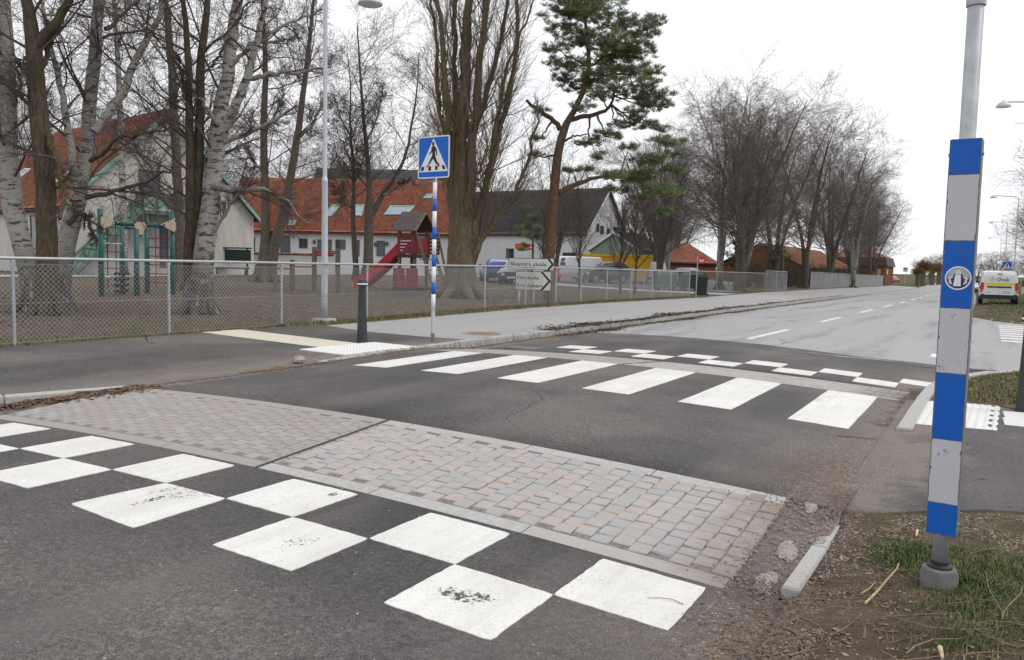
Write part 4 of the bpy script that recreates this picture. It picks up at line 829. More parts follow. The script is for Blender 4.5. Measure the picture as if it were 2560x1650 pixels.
    def skylight(s, px4, frame=M_TRIMG, side=0):
        sl = math.hypot(s.w/2, s.r-s.e); cs, sn = (s.w/2)/sl, (s.r-s.e)/sl; n = (s.ex*-sn if side == 0 else s.ex*sn)+np.array([0, 0, cs]); p0 = s.o+(s.ex*0 if side == 0 else s.ex*s.w)+np.array([0, 0, s.e])+n*.19
        P = []
        for px in px4:
            dr = ray(px); k = ((p0-CC)@n)/(dr@n); q = CC+dr*k-s.o; P.append(np.array([q@s.ex, q@s.ey, q[2]]))
        nl = np.array([-sn if side == 0 else sn, 0, cs]); c = sum(P)/len(P); A = P; B = [c+(p-c)*.82 for p in P]
        f = MB(); m_ = len(P)
        for i in range(m_):
            j = (i+1) % m_; f.add([A[i], A[j], B[j], B[i], A[i]+nl*.09, A[j]+nl*.09, B[j]+nl*.09, B[i]+nl*.09], [(4, 5, 6, 7), (0, 1, 5, 4), (2, 3, 7, 6)])
        sk = f.build('skylight', frame, s.t); MB().quad(*[b+nl*.05 for b in B]).build('pane', M_GLASSL, sk); return sk
# house with the outside stair, gable towards the road
Lc = at_depth((162, 688), 44.); Lc[2] = .26
A = House('school_house', Lc, math.atan2(.992, .159), 'white school house with red tiled roof and green outside stair', 11.6, 15, 3.75, 9.45, M_CREAMWALL)
A.roof(M_TILE); A.verge(M_TRIMG)
gp = lambda x, y, d=0.: A.hit(cA(x, y), 1, d)
A.opening('balcony_door', gp(1075, 385), gp(1225, 600), 1, 0, M_DOOR, bars=(2, 1)); A.opening('door', gp(1235, 820), gp(1290, 1130), 1, 0, M_DOOR); A.opening('door', gp(1480, 840), gp(1520, 1130), 1, 0, M_FRAME)
A.opening('window', gp(1700, 640), gp(1730, 740), 1, 0, M_STAIRP); A.opening('window', gp(1600, 820), gp(1660, 900), 1, 0, M_GLASS)
wl = lambda x, y: A.hit(cA(x, y), 0, 0.)
A.opening('window', wl(285, 740), wl(245, 985), 0, 0, M_GLASS, bars=(1, 1))
p_ = wl(195, 800); autosmooth(MB().tube([p_-(.12, 0, 0), p_], .34, 16).build('round_lamp', M_CBLACK, A.t)); MB().tube([p_-(.14, 0, 0), p_-(.1, 0, 0)], .22, 16).build('lamp_globe', M_WHITE, A.t)
A.skylight([cA(112, 475), cA(112, 440), cA(200, 380), cA(245, 380)], M_WHT); A.skylight([cA(420, 480), cA(490, 440), cA(555, 385), cA(555, 430), cA(480, 480)], M_WHT)
# balcony and stair
def bars(parent, name, P, Q, r, m): return MB().tube([P, Q], r, 6).build(name, m, parent)
dep = -1.5; b0 = gp(1100, 690, dep); b1 = gp(1640, 690, dep); zf_ = b0[2]; ztop = gp(1100, 560, dep)[2]
MB().box((b0[0], dep, zf_-.22), (b1[0], 0, zf_)).build('balcony_floor', M_STAIRG, A.t)
nb = 5; xs_ = np.linspace(b0[0], b1[0], nb+1)
for i in range(nb+1): MB().box((xs_[i]-.05, dep-.05, zf_-.3 if i else zf_-1), (xs_[i]+.05, dep+.05, ztop)).build('post', M_STAIRG, A.t)
for i in range(nb):
    pn = MB().box((xs_[i]+.06, dep+.02, zf_+.12), (xs_[i+1]-.06, dep+.04, ztop-.12)).build('railing_panel', M_STAIRP, A.t)
    bars(pn, 'brace', (xs_[i]+.06, dep-.0, zf_+.14), (xs_[i+1]-.06, dep-.0, ztop-.14), .035, M_STAIRG); bars(pn, 'brace', (xs_[i]+.06, dep-.012, ztop-.14), (xs_[i+1]-.06, dep-.012, zf_+.14), .035, M_STAIRG)
MB().box((b0[0], dep-.06, ztop-.06), (b1[0], dep+.06, ztop+.04)).build('handrail', M_STAIRG, A.t)
for x in (b0[0]+.3, (b0[0]+b1[0])/2, b1[0]-.2): MB().box((x-.09, dep+.05, -.3), (x+.09, dep+.23, zf_-.2)).build('post', M_STAIRG, A.t)
s1 = gp(560, 1085, dep); sa = np.array([b0[0], dep, zf_]); sb = np.array([s1[0], dep, .05]); hr = ztop-zf_
N = 6; K = [sa+(sb-sa)*i/N for i in range(N+1)]; up = np.array([0, 0, 1.])
for i in range(N+1): MB().box(tuple(K[i]+(-.045, -.045, -.1)), tuple(K[i]+(.045, .045, hr))).build('post', M_STAIRG, A.t)
for i in range(N):
    a, b = K[i], K[i+1]; q = MB(); q.add([a+up*.1+(0, .03, 0), b+up*.1+(0, .03, 0), b+up*(hr-.1)+(0, .03, 0), a+up*(hr-.1)+(0, .03, 0), a+up*.1+(0, .05, 0), b+up*.1+(0, .05, 0), b+up*(hr-.1)+(0, .05, 0), a+up*(hr-.1)+(0, .05, 0)], [(0, 1, 2, 3), (7, 6, 5, 4), (0, 4, 5, 1), (2, 6, 7, 3)]); pn = q.build('railing_panel', M_STAIRP, A.t)
    bars(pn, 'brace', a+up*.12, b+up*(hr-.12), .035, M_STAIRG); bars(pn, 'brace', a+up*(hr-.12)-(0, .012, 0), b+up*.12-(0, .012, 0), .035, M_STAIRG)
bars(A.t, 'handrail', K[0]+up*hr, K[-1]+up*hr, .06, M_STAIRG); bars(A.t, 'stringer', K[0]-up*.05, K[-1]-up*.05, .13, M_STAIRG); bars(A.t, 'stringer', K[0]-up*.05+(0, 1.2, 0), K[-1]-up*.05+(0, 1.2, 0), .1, M_STAIRG)
for i in range(16): c = sa+(sb-sa)*(i+.5)/16; MB().box((c[0]-.14, dep, c[2]-.04), (c[0]+.14, dep+1.2, c[2])).build('step', M_STAIRG, A.t)
# long low school wing beyond the playground (long wall on local x=0 side -> use rotated frame)
D_ = 66.; c0 = at_depth((1135, 684), D_); c0[2] = .28
B = House('school_wing', c0, math.atan2(RH[1], RH[0])+math.pi/2, 'long white school wing with red tiled roof behind the playhouse', 11., 18.5, 3.45, 7.9, M_WHITEWALL)
# local y runs to the left, local x away from the viewer
B.roof(M_TILE); 
bp = lambda x, y: B.hit(cB(x, y), 0, 0.)
for a, b, nm, m in (((500, 662), (560, 732), 'window', M_GLASS), ((655, 670), (762, 800), 'door', M_DOOR), ((805, 672), (878, 742), 'window', M_GLASS), ((965, 675), (995, 800), 'door', M_FRAME), ((1150, 682), (1208, 800), 'door', M_DOOR), ((235, 615), (290, 690), 'window', M_GLASS), ((345, 640), (415, 770), 'door', M_DOOR), ((100, 650), (120, 760), 'window', M_GLASS)): B.opening(nm, bp(*a), bp(*b), 0, 0, m, bars=(2 if nm == 'window' else 1, 1))
for q in (((690, 475), (765, 475), (845, 380), (770, 380)), ((965, 470), (1020, 472), (1042, 380), (970, 380)), ((1205, 462), (1400, 462), (1465, 388), (1260, 388)), ((405, 550), (455, 550), (475, 505), (420, 510)), ((1530, 325), (1600, 325), (1625, 285), (1570, 285))): B.skylight([cB(*p) for p in q])
for x, y in ((625, 685), (1135, 705), (1232, 700)): p_ = bp(x, y); MB().lathe([(.05, -.16), (.12, -.1), (.12, .1), (.05, .16)], tuple(p_+(-.14, 0, 0)), 10).build('wall_lamp', M_FRAME, B.t)
# big white building with a steep dark roof
c0 = at_depth((1459, 690), 85.); c0[2] = .2
Cb = House('gabled_hall', c0, math.pi/2, 'large white hall with steep dark roof behind the pine', 11., 26., 4.6, 9.5, M_WHITEWALL)
Cb.roof(M_DARKROOF, tw=.5, tc=.5); Cb.verge(M_WHT)
cp = lambda x, y: Cb.hit(c7(x, y), 1, 0.); cl = lambda x, y: Cb.hit(c7(x, y), 0, 0.)
for a, b in (((1255, 225), (1275, 290)), ((1290, 240), (1318, 310)), ((1350, 265), (1375, 320)), ((1410, 250), (1460, 330)), ((1490, 255), (1540, 340))): Cb.opening('window', cp(*a), cp(*b), 1, 0, M_GLASS)
for a, b in (((950, 488), (1005, 512)), ((1012, 488), (1068, 512)), ((430, 450), (490, 530))): Cb.opening('window', cl(*a), cl(*b), 0, 0, M_GLASS)
for a, b in (((515, 405), (560, 440)), ((590, 405), (640, 450)), ((878, 455), (908, 485))): Cb.opening('orange_panel', cl(*a), cl(*b), 0, 0, M_ORANGE, M_ORANGE)
# pale green hut
c0 = at_depth((1474, 690), 80.); c0[2] = .15; c1_ = at_depth((1596, 690), 71.)
Dh = House('green_hut', c0, 0., 'small pale green boarded hut with white verges behind the parked cars', 5.0, 7.4, 2.85, 4.45, M_GREENW)
Dh.roof(M_DARKROOF, .25, .25, .08, .5, .5); Dh.verge(M_WHT, .25, .25)
for k in range(1, 25): MB().box((k*.2-.012, -.012, -.2), (k*.2+.012, .0, 2.7)).build('batten', M_GREENW, Dh.t)
dp = lambda x, y: Dh.hit(c7(x, y), 1, 0.); Dh.opening('window', dp(1270, 505), dp(1310, 535), 1, 0, M_GLASS); Dh.opening('window', dp(1380, 505), dp(1425, 535), 1, 0, M_GLASS); Dh.opening('window', dp(1495, 510), dp(1530, 535), 1, 0, M_GLASS)
# grey-roofed house behind the school wing
c0 = at_depth((1130, 660), 96.); c0[2] = .3
Hh = House('grey_roofed_house', c0, math.atan2(RH[1], RH[0])+math.pi/2, 'house with a plain grey roof rising behind the red school wing', 11, 17, 6.8, 12.2, M_WHITEWALL); Hh.roof(tile_mat('grey_roof', (.10, .10, .105), (.13, .13, .135), (.16, .16, .165)), tw=.5, tc=.6)
# long red-roofed house along the road and brick block at its end
Eh = House('roadside_house', (-19., 139, -.5), math.pi, 'long low dark house with orange tiled roof behind the roadside birches', 10, 40, 2.3, 4.9, M_BRICK); Eh.roof(M_TILEO, tw=.4, tc=.5)
for k in range(7): y = 2+k*5.5; Eh.opening('window', (0, y, .8), (0, y+1.5, 1.9), 0, 0, M_GLASSL if k % 3 == 0 else M_GLASS, M_WHT if k % 2 else M_FRAME, (2, 1))
Gh = House('red_roofed_house', (-33., 112, -.3), math.pi*.92, 'dark house with red tiled roof beyond the green hut', 9, 22, 2.5, 4.9, M_BRICK); Gh.roof(M_TILE, tw=.4, tc=.5)
t = thing('brick_block', (-14.4, 140., -.62), 'brick block with dark mansard band at the end of the far fence', 'building')
w = MB().box((-9, 0, -.3), (0, 12, 3.0)).build('wall', M_BRICK, t)
for y in np.arange(.8, 11.5, 1.6): MB().box((0, y-.14, -.2), (.07, y+.14, 3.0)).build('pilaster', M_BRICK, w)
m = MB(); m.add([(-9.3, -.3, 3.0), (.3, -.3, 3.0), (.3, 12.3, 3.0), (-9.3, 12.3, 3.0), (-8.9, .2, 4.4), (-.1, .2, 4.4), (-.1, 11.8, 4.4), (-8.9, 11.8, 4.4)], [(3, 2, 1, 0), (4, 5, 6, 7), (0, 1, 5, 4), (1, 2, 6, 5), (2, 3, 7, 6), (3, 0, 4, 7)]); m.build('mansard_band', M_DKWOOD, t)
m = MB(); m.add([(-8.9, .2, 4.41), (-.1, .2, 4.41), (-.1, 11.8, 4.41), (-8.9, 11.8, 4.41), (-4.5, 1.5, 6.3), (-4.5, 10.5, 6.3)], [(0, 1, 4), (1, 2, 5, 4), (2, 3, 5), (3, 0, 4, 5)]); m.build('roof', M_TILEO, t)
MB().box((-1.2, -.06, .1), (-.7, 0, 2.6)).build('door', plain('door_tan', (.5, .33, .2), .7), t); MB().box((.0, 2.2, 1.8), (.08, 2.9, 2.6)).build('white_sign', M_WHT, t)
# ------------------------------------------------------------------ playground
def on(px): return on_yard(px)
def climbing_frame():
    pb = [on(cA(x, y)) for x, y in ((782, 1360), (945, 1340), (1055, 1355), (1135, 1335), (1330, 1345))]; o = pb[0]
    t = thing('climbing_frame', o, 'teal climbing frame with beige corner plates and red rope rungs', 'climbing frame'); Q = [p-o for p in pb]; H = [2.45, 2.05, 1.95, 2.05, 2.5]
    for q, h in zip(Q, H): MB().tube([q+(0, 0, -.2), q+(0, 0, h)], .075, 10).build('post', M_TEAL, t, True)
    zb = 2.08; a, b = Q[0]+(0, 0, zb), Q[4]+(0, 0, zb); MB().tube([a, b], .07, 10).build('beam', M_TEAL, t, True); MB().tube([Q[1]+(0, 0, 2.0), Q[3]+(0, 0, 2.0)], .05, 8).build('beam', M_TEAL, t, True)
    ux = (b-a)/np.linalg.norm(b-a); n = np.cross(ux, (0, 0, 1)); n = n if n@CFW < 0 else -n; u = lambda c, P: MB().prism(P, .09, .12, lambda p, q, w: tuple(c+ux*p+np.array([0, 0, q])+n*w))
    for c, P in ((a, [(-.05, -.2), (.5, .02), (-.05, .24)]), ((a+b)/2, [(0, -.42), (.25, .06), (-.25, .06)]), (b, [(.05, -.2), (.05, .24), (-.5, .02)])):
        pl = u(c, P).build('corner_plate', M_BEIGE, t)
        for p, q in P: MB().tube([c+ux*(p*.78)+np.array([0, 0, q*.78])+n*.12, c+ux*(p*.78)+np.array([0, 0, q*.78])+n*.135], .035, 8).build('bolt', M_CBLACK, pl)
    for k in range(6): z = .35+k*.27; bars(t, 'rope_rung', Q[3]+(0, 0, z), Q[4]+(0, 0, z), .02, M_ROPE)
    for k in range(7): z = .3+k*.24; bars(t, 'rung', Q[0]+(Q[1]-Q[0])*.2+(0, 0, z), Q[1]+(Q[0]-Q[1])*.02+(0, 0, z), .018, M_WHT if k % 2 else M_ROPE)
    for s in (.35, .8): bars(t, 'rope', Q[3]+(Q[4]-Q[3])*s+(0, 0, .2), Q[3]+(Q[4]-Q[3])*s+(0, 0, 2.0), .015, M_ROPE)
    for s in (.3, .7): bars(t, 'rope', Q[0]+(Q[1]-Q[0])*s+(0, 0, .2), Q[0]+(Q[1]-Q[0])*s+(0, 0, 2.0), .015, M_CBLACK)
    # black rubber net seat at the foot
    for k in range(4): bars(t, 'rubber_step', Q[0]+(Q[1]-Q[0])*.35+(0, .2, .12+k*.17), Q[0]+(Q[1]-Q[0])*.95+(0, .2, .12+k*.17), .05, M_RUBBER)
climbing_frame()
def playhouse():
    o = on(cB(1400, 1092)); t = thing('playhouse', o, 'red playhouse tower with gabled brown roof, slide and ramp timbers', 'playhouse', math.atan2(RH[1], RH[0])-.42)
    S = 1/(3.348*CF/depth_of(o)); L_ = lambda x, y: ((x-1400)*S, (1092-y)*S)      # cB -> local x,z
    x0, zp = L_(1310, 790); x1 = L_(1480, 790)[0]; zt = L_(0, 640)[1]; ze = L_(0, 590)[1]; zr_ = L_(0, 440)[1]; w = x1-x0; dpt = 1.0
    for x in (x0+.06, x1-.06):
        for y in (0, dpt): MB().box((x-.055, y-.055, -.2), (x+.055, y+.055, ze)).build('post', M_WOOD, t)
    MB().box((x0-.03, -.1, zp-.14), (x1+.03, dpt+.1, zp)).build('platform', M_DKWOOD, t)
    fr = MB().box((x0, -.1, zp+.02), (x1, -.06, zt)).build('front_panel', M_DRED, t)
    for x, y, xe in ((1340, 680, 1445), (1340, 706, 1405), (1340, 732, 1385), (1340, 758, 1365)): a = L_(x, y); MB().box((a[0], -.107, a[1]-.018), (L_(xe, y)[0], -.101, a[1]+.018)).build('slot', M_WHT, fr)
    MB().box((x1-.02, -.0, zp+.02), (x1+.02, dpt, zt-.05)).build('side_panel', M_DRED, t); bk = MB().box((x0, dpt+.06, zp+.02), (x1+.0, dpt+.1, zt-.05)).build('back_panel', M_DRED, t)
    rp_ = MB().box((x1+.35, .45, zp), (x1+.85, .5, zt-.08)).build('rear_panel', M_DRED, t)
    for k in range(4): MB().box((x1+.4, .442, zp+.12+k*.15), (x1+.8, .449, zp+.15+k*.15)).build('slot', M_WHT, rp_)
    # gabled roof, ridge along local y (viewer sees one slope and the gable end)
    xr0, xr1 = L_(1300, 0)[0], L_(1590, 0)[0]; rm = L_(1500, 0)[0]
    rx0, rx1 = x0-.1, x1+.75; yc = dpt/2
    for s in (-1, 1):
        V = [(x0-.15, yc+s*(dpt/2+.35), ze-.06), (x1+.15, yc+s*(dpt/2+.35), ze-.06), (x1+.15, yc, zr_), (x0-.15, yc, zr_)]; V2 = [(a, b, c+.05) for a, b, c in V]
        MB().add(V+V2, [(3, 2, 1, 0), (4, 5, 6, 7), (0, 1, 5, 4), (1, 2, 6, 5), (2, 3, 7, 6), (3, 0, 4, 7)]).build('roof', M_BROOF, t)
        bars(t, 'barge_board', (x1+.17, yc+s*(dpt/2+.38), ze-.06), (x1+.17, yc, zr_), .055, M_WOOD)
    # slide
    a = np.array([x0, .45, zp+.1]); b = np.array([L_(960, 0)[0], .1, .1]); d = b-a; nn = np.array([0, 1., 0]); P = [a+(-.0, 0, .3), a+d*.05+(0, 0, .1), a+d*.5, a+d*.88, b+(-.1, 0, .03), b+(-.35, 0, .03)]
    for off, h, nm in ((0, 0, 'chute'), (-.28, .14, 'chute_side'), (.28, .14, 'chute_side')):
        g = MB(); hw = .27 if nm == 'chute' else .04; hh = .04 if nm == 'chute' else .24
        V = [];
        for p in P: q = p+nn*off; V += [q-nn*hw-(0, 0, hh-h), q+nn*hw-(0, 0, hh-h), q+nn*hw+(0, 0, hh+h), q-nn*hw+(0, 0, hh+h)]
        g.add(V, [f for i in range(len(P)-1) for f in [tuple(i*4+j for j in (k, (k+1) % 4))+tuple(i*4+4+j for j in ((k+1) % 4, k)) for k in range(4)]]+[(0, 1, 2, 3), tuple(len(V)-4+j for j in (3, 2, 1, 0))]); g.build(nm, M_RED, t)
    # ramp timbers on the right
    for y in (-.05, dpt+.05): bars(t, 'ramp_timber', (x1+.02, y, ze-.1), (L_(1640, 0)[0], y, .3), .06, M_WOOD)
    for y in (-.05, .5): bars(t, 'ramp_timber', (x1+.75, y, zt+.15), (L_(1720, 0)[0], y, .6), .055, M_WOOD)
    for k in range(6): z = .2+k*.22; x = x1+.25+(5-k)*.16; MB().box((x-.05, -.05, z), (x+.12, dpt, z+.05)).build('step', M_WOOD, t)
    for x, w_ in ((1290, 115), (1415, 115)): a = L_(x, 1045); c_ = L_(x+w_, 905); MB().box((a[0], -.25, .1), (c_[0]-.03, -.2, c_[1])).build('lower_panel', M_DRED, t)
    MB().box((x0-.1, -.3, -.1), (x1+.4, .7, .14)).build('base_board', M_DKWOOD, t)
playhouse()
def bar_fence():
    P = [on(cB(x, y)) for x, y in ((437, 1100), (622, 1100), (818, 1110))]; o = P[0]; t = thing('exercise_bars', o, 'three timber posts joined by red exercise bars in the playground', 'exercise bars'); Q = [p-o for p in P]; H = (1.15, 1.65, 1.6)
    for q, h in zip(Q, H): MB().bbox(tuple(q+(-.07, -.07, -.2)), tuple(q+(.07, .07, h)), .012).build('post', M_WOOD, t)
    bars(t, 'bar', Q[0]+(0, 0, .9), Q[1]+(0, 0, .9), .03, M_ROPE); bars(t, 'bar', Q[1]+(0, 0, 1.45), Q[2]+(0, 0, 1.42), .035, M_RED); bars(t, 'bar', Q[0]+(0, 0, .82), Q[0]-(Q[1]-Q[0])*.75+(0, 0, .82), .03, M_ROPE); MB().bbox(tuple(Q[0]-(Q[1]-Q[0])*.75+(-.06, -.06, -.2)), tuple(Q[0]-(Q[1]-Q[0])*.75+(.06, .06, .95)), .012).build('post', M_WOOD, t); bars(t, 'bar', Q[2]+(0, 0, 1.5), Q[1]+(0, 0, 1.5)*1, .04, M_WOOD)
bar_fence()
# low garden wall with tile coping
a = at_depth((622, 680), 60.); b = at_depth((842, 684), 60.); a[2] = b[2] = .22; ln = np.linalg.norm(b-a)
t = thing('garden_wall', a, 'low cream garden wall with orange tile coping before the school wing', 'wall', math.atan2(b[1]-a[1], b[0]-a[0])); MB().box((0, -.12, -.3), (ln, .12, 1.45)).build('wall', M_CREAMWALL, t)
cop = MB().bbox((-.14, -.26, 0), (.14, .26, .1), .03).mesh('coping_tile', M_TILEO)
for k in range(int(ln/.3)): inst('coping_tile', cop, (.15+k*.3, -.02, 1.46+.012*(k % 2)), t, (math.radians(-16), 0, 0))
# dark green bench with a tall back board
a = at_depth((536, 678), 51.); a[2] = .27; t = thing('bench', a, 'dark green bench with a tall solid back board beside the school house', 'bench', math.atan2(RH[1], RH[0])); k = 51/CF
W_ = 87*k*1.0; MB().box((0, .3, .85), (W_, .36, 1.62)).build('back_board', M_GREENBIN, t); MB().box((-.05, .2, 1.68), (W_+.05, .42, 1.76)).build('top_rail', M_GREENBIN, t); MB().box((.05, -.2, .42), (W_-.05, .3, .5)).build('seat', M_GREENBIN, t)
for x in (.15, W_-.25): MB().box((x, -.15, -.1), (x+.1, .3, .42)).build('leg', M_GREENBIN, t); MB().box((x, .24, .4), (x+.1, .3, 1.7)).build('upright', M_GREENBIN, t)
# ------------------------------------------------------------------ vehicles
def ring(st):
    x, zb, zm, zt, wb, wr = st; half = [(wb*.9, zb), (wb, zb+.14), (wb*1.005, (zb+zm)/2+.05), (wb*.985, zm), ((wb*.985+wr)/2+.015, (zm+zt)/2), (wr, zt-.07), (wr*.8, zt)]
    return [(x, y, z) for y, z in half]+[(x, -y, z) for y, z in half[::-1]]
PROF = {'van': [(0, .42, 1.02, 1.68, .84, .68), (.06, .34, 1.02, 1.77, .91, .75), (.4, .3, 1.02, 1.82, .925, .78), (2.4, .3, 1.03, 1.84, .925, .79), (2.95, .3, 1.05, 1.76, .925, .76), (3.62, .3, 1.08, 1.16, .915, .8), (4.2, .34, .92, .99, .88, .74), (4.45, .42, .72, .78, .78, .66)],
 'suv': [(0, .5, .95, 1.1, .84, .7), (.15, .36, 1.0, 1.45, .91, .7), (.6, .3, 1.02, 1.62, .925, .68), (1.7, .3, 1.02, 1.66, .93, .7), (2.5, .3, 1.02, 1.58, .93, .68), (3.2, .3, 1.05, 1.12, .925, .82), (4.1, .34, .95, 1.02, .9, .78), (4.5, .45, .78, .86, .82, .7)],
 'estate': [(0, .48, .88, 1.0, .82, .68), (.15, .34, .92, 1.32, .88, .66), (.5, .28, .94, 1.45, .9, .64), (1.8, .27, .94, 1.49, .905, .66), (2.5, .27, .94, 1.42, .905, .64), (3.25, .28, .96, 1.02, .9, .78), (4.2, .33, .85, .92, .87, .74), (4.6, .42, .68, .75, .78, .66)],
 'bigvan': [(0, .5, 1.15, 1.85, .9, .8), (.06, .42, 1.15, 1.93, .95, .84), (2.8, .4, 1.15, 1.96, .96, .85), (3.5, .4, 1.17, 1.9, .96, .82), (4.35, .4, 1.2, 1.3, .95, .82), (4.85, .45, 1.0, 1.1, .92, .78), (5.05, .5, .8, .86, .84, .7)]}
def vehicle(name, loc, ang, label, kind, paint, cat='car', wheel=.32, group=None, glassy=(1, 4)):
    P = PROF[kind]; t = thing(name, loc, label, cat, ang, group); Ln = P[-1][0]; cx = Ln/2
    S = [(x-cx, *r) for x, *r in P]; g = MB(); n = 14; V = []
    for s in S: V += ring(s)
    F = [(i*n+k, (i+1)*n+k, (i+1)*n+(k+1) % n, i*n+(k+1) % n) for i in range(len(S)-1) for k in range(n)]+[tuple(range(n)), tuple((len(S)-1)*n+k for k in range(n))[::-1]]
    body = g.add(V, F).build('body', paint, t); autosmooth(body, 42)
    R = [ring(s) for s in S]; A = lambda i, k: np.array(R[i][k])
    iw = max(range(len(S)-1), key=lambda i: S[i][3]-S[i+1][3])       # windscreen span
    def pane(nm, pts, off, m=M_CGLASS, sh=.9, par=t):
        pts = [np.array(p, float) for p in pts]; c = sum(pts)/len(pts); nn = np.cross(pts[1]-pts[0], pts[2]-pts[1]); nn /= np.linalg.norm(nn); nn = nn if nn@off > 0 else -nn
        q = [c+(p-c)*sh for p in pts]; a = [p+nn*.012 for p in q]; k = len(q); return MB().add(a+[p-nn*.02 for p in q], [tuple(range(k))]+[(i, k+i, k+(i+1) % k, (i+1) % k) for i in range(k)]).build(nm, m, par)
    pane('windscreen', [A(iw, 5), A(iw, 8), A(iw+1, 9), A(iw+1, 4)], np.array([1, 0, 1.]))
    for sy, ks in ((1, (3, 4, 5)), (-1, (10, 9, 8))):
        lo = lambda i: A(i, ks[0])+(0, 0, .03); hi = lambda i: A(i, ks[2])
        cuts = [(iw-1, iw), (iw-2, iw-1)] if kind in ('suv', 'estate') else ([(iw-1, iw)] if name != 'glazed' else [])
        pane('side_window', [lo(iw)*.75+lo(iw+1)*.25, hi(iw)*.98+hi(iw+1)*.02, hi(iw-1)*.45+hi(iw)*.55, lo(iw-1)*.45+lo(iw)*.55], np.array([0, sy, .3]), sh=.93)
        if kind in ('suv', 'estate'):
            pane('side_window', [lo(iw-1)*.5+lo(iw)*.5, hi(iw-1)*.5+hi(iw)*.5, hi(iw-2), lo(iw-2)], np.array([0, sy, .3]), sh=.93)
            pane('side_window', [lo(iw-2), hi(iw-2), hi(2)*.9+hi(1)*.1, lo(2)], np.array([0, sy, .3]), sh=.85)
        mx_ = lo(iw)*.35+lo(iw+1)*.65; MB().bbox(tuple(mx_+np.array([-.06, sy*.02 if sy > 0 else -.2, .02])), tuple(mx_+np.array([.06, .2 if sy > 0 else -.02, .17])), .02).build('mirror', M_CBLACK, t)
        pane('tail_lamp', [(S[1][0]-.02, sy*S[1][4]*.985, .62), (S[1][0]-.02, sy*S[1][4]*.985, 1.0), (S[0][0]-.005, sy*S[0][4]*.93, 1.02), (S[0][0]-.005, sy*S[0][4]*.93, .66)], np.array([-1, sy*.6, 0]), M_LRED, 1.1)
        e = S[-1]; e2 = S[-2]; pane('head_lamp', [(e[0]-.03, sy*e[4]*.98, e[2]-.12), (e[0]-.03, sy*e[4]*.98, e[2]+.02), (e2[0]+.1, sy*e2[4]*1.0, e2[2]-.04), (e2[0]+.1, sy*e2[4]*1.0, e2[2]-.2)], np.array([1, sy*.5, 0]), M_LWHITE, 1.0)
        pane('head_lamp', [(e[0]+.0, sy*e[4]*.55, e[2]-.14), (e[0]+.0, sy*e[4]*.55, e[2]-.0), (e[0]-.02, sy*e[4]*.95, e[2]+.0), (e[0]-.02, sy*e[4]*.95, e[2]-.14)], np.array([1, 0, 0]), M_LWHITE, .95)
        for xw in (Ln*.19-cx, Ln*.80-cx):
            w = MB().tube([(xw, sy*(S[3][4]-.2), wheel), (xw, sy*(S[3][4]+.012), wheel)], wheel, 20).build('wheel', M_RUBBER, t); autosmooth(w)
            MB().tube([(xw, sy*(S[3][4]-.05), wheel), (xw, sy*(S[3][4]+.02), wheel)], wheel*.62, 14).build('rim', M_RIM, w)
            MB().prism([(xw+(wheel+.055)*math.cos(q), wheel+(wheel+.055)*math.sin(q)) for q in np.linspace(0, math.pi, 14)], sy*(S[3][4]-.1), sy*(S[3][4]+.009), lambda u, v, w_: (u, w_, v)).build('wheel_arch', M_CBLACK, t)
    r0, f0 = S[0], S[-1]
    MB().bbox((r0[0]-.03, -r0[4]*1.02, r0[1]-.1), (r0[0]+.25, r0[4]*1.02, r0[1]+.14), .03).build('rear_bumper', M_CBLACK, t); MB().bbox((f0[0]-.25, -f0[4]*1.04, f0[1]-.14), (f0[0]+.035, f0[4]*1.04, f0[1]+.1), .03).build('front_bumper', M_CBLACK, t)
    MB().box((f0[0]+.036, -.26, f0[1]-.05), (f0[0]+.045, .26, f0[1]+.06)).build('number_plate', M_PLATE, t); MB().bbox((f0[0]-.02, -f0[4]*.5, f0[1]+.12), (f0[0]+.02, f0[4]*.5, f0[2]-.04), .01).build('grille', M_CBLACK, t)
    if kind != 'van':
        zr0 = max(r0[2], r0[1]+.3); MB().box((r0[0]-.012, -.26, zr0-.28), (r0[0]-.002, .26, zr0-.17)).build('number_plate', M_PLATE, t)
        if kind != 'bigvan': pane('rear_window', [A(1, 5), A(1, 8), A(0, 9), A(0, 4)], np.array([-1, 0, .6]), sh=.86)
    return t, S
# white service van parked on the verge
v, S = vehicle('service_van', (.33, 53.6, float(zright(.3, 53.6))+.0), math.radians(91.5), 'white service van with yellow band and amber beacon on the grass verge', 'van', M_CWHITE, 'van', .31)
xr = S[0][0]
def rear(nm, y0, z0, y1, z1, d0, d1, m, par=v): return MB().box((xr-d1, min(y0, y1), z0), (xr-d0, max(y0, y1), z1)).build(nm, m, par)
tg = MB(); sl_ = lambda z: max(0, (z-1.0)*.03)
tg.bbox((xr-.03, -.70, .5), (xr+.1, .70, 1.62), .02); tg = tg.build('tailgate', M_CWHITE, v)
rear('yellow_band', -.69, 1.02, .69, 1.19, .03, .034, M_VYEL, tg); rear('handle_strip', -.56, .91, .56, .99, .03, .06, M_CBLACK, tg); rear('number_plate', .05, .79, .46, .89, .03, .04, M_PLATE, tg); rear('seam', -.004, .52, .004, 1.6, .03, .033, M_CBLACK, tg); rear('brake_lamp', -.12, 1.64, .12, 1.68, -.04, .03, M_LRED, v)
text_on('lettering', 'Ocab', .26, M_NAVY, tg, (xr-.035, .13, 1.27), (0, -1, 0), (0, 0, 1), .58, .004)
for y0, z0, wd in ((-.12, .70, .42), (-.12, .62, .42), (.62, .64, .25)): rear('small_print', y0, z0, y0-wd, z0+.022, .03, .033, M_NAVY, tg)
dm = MB()
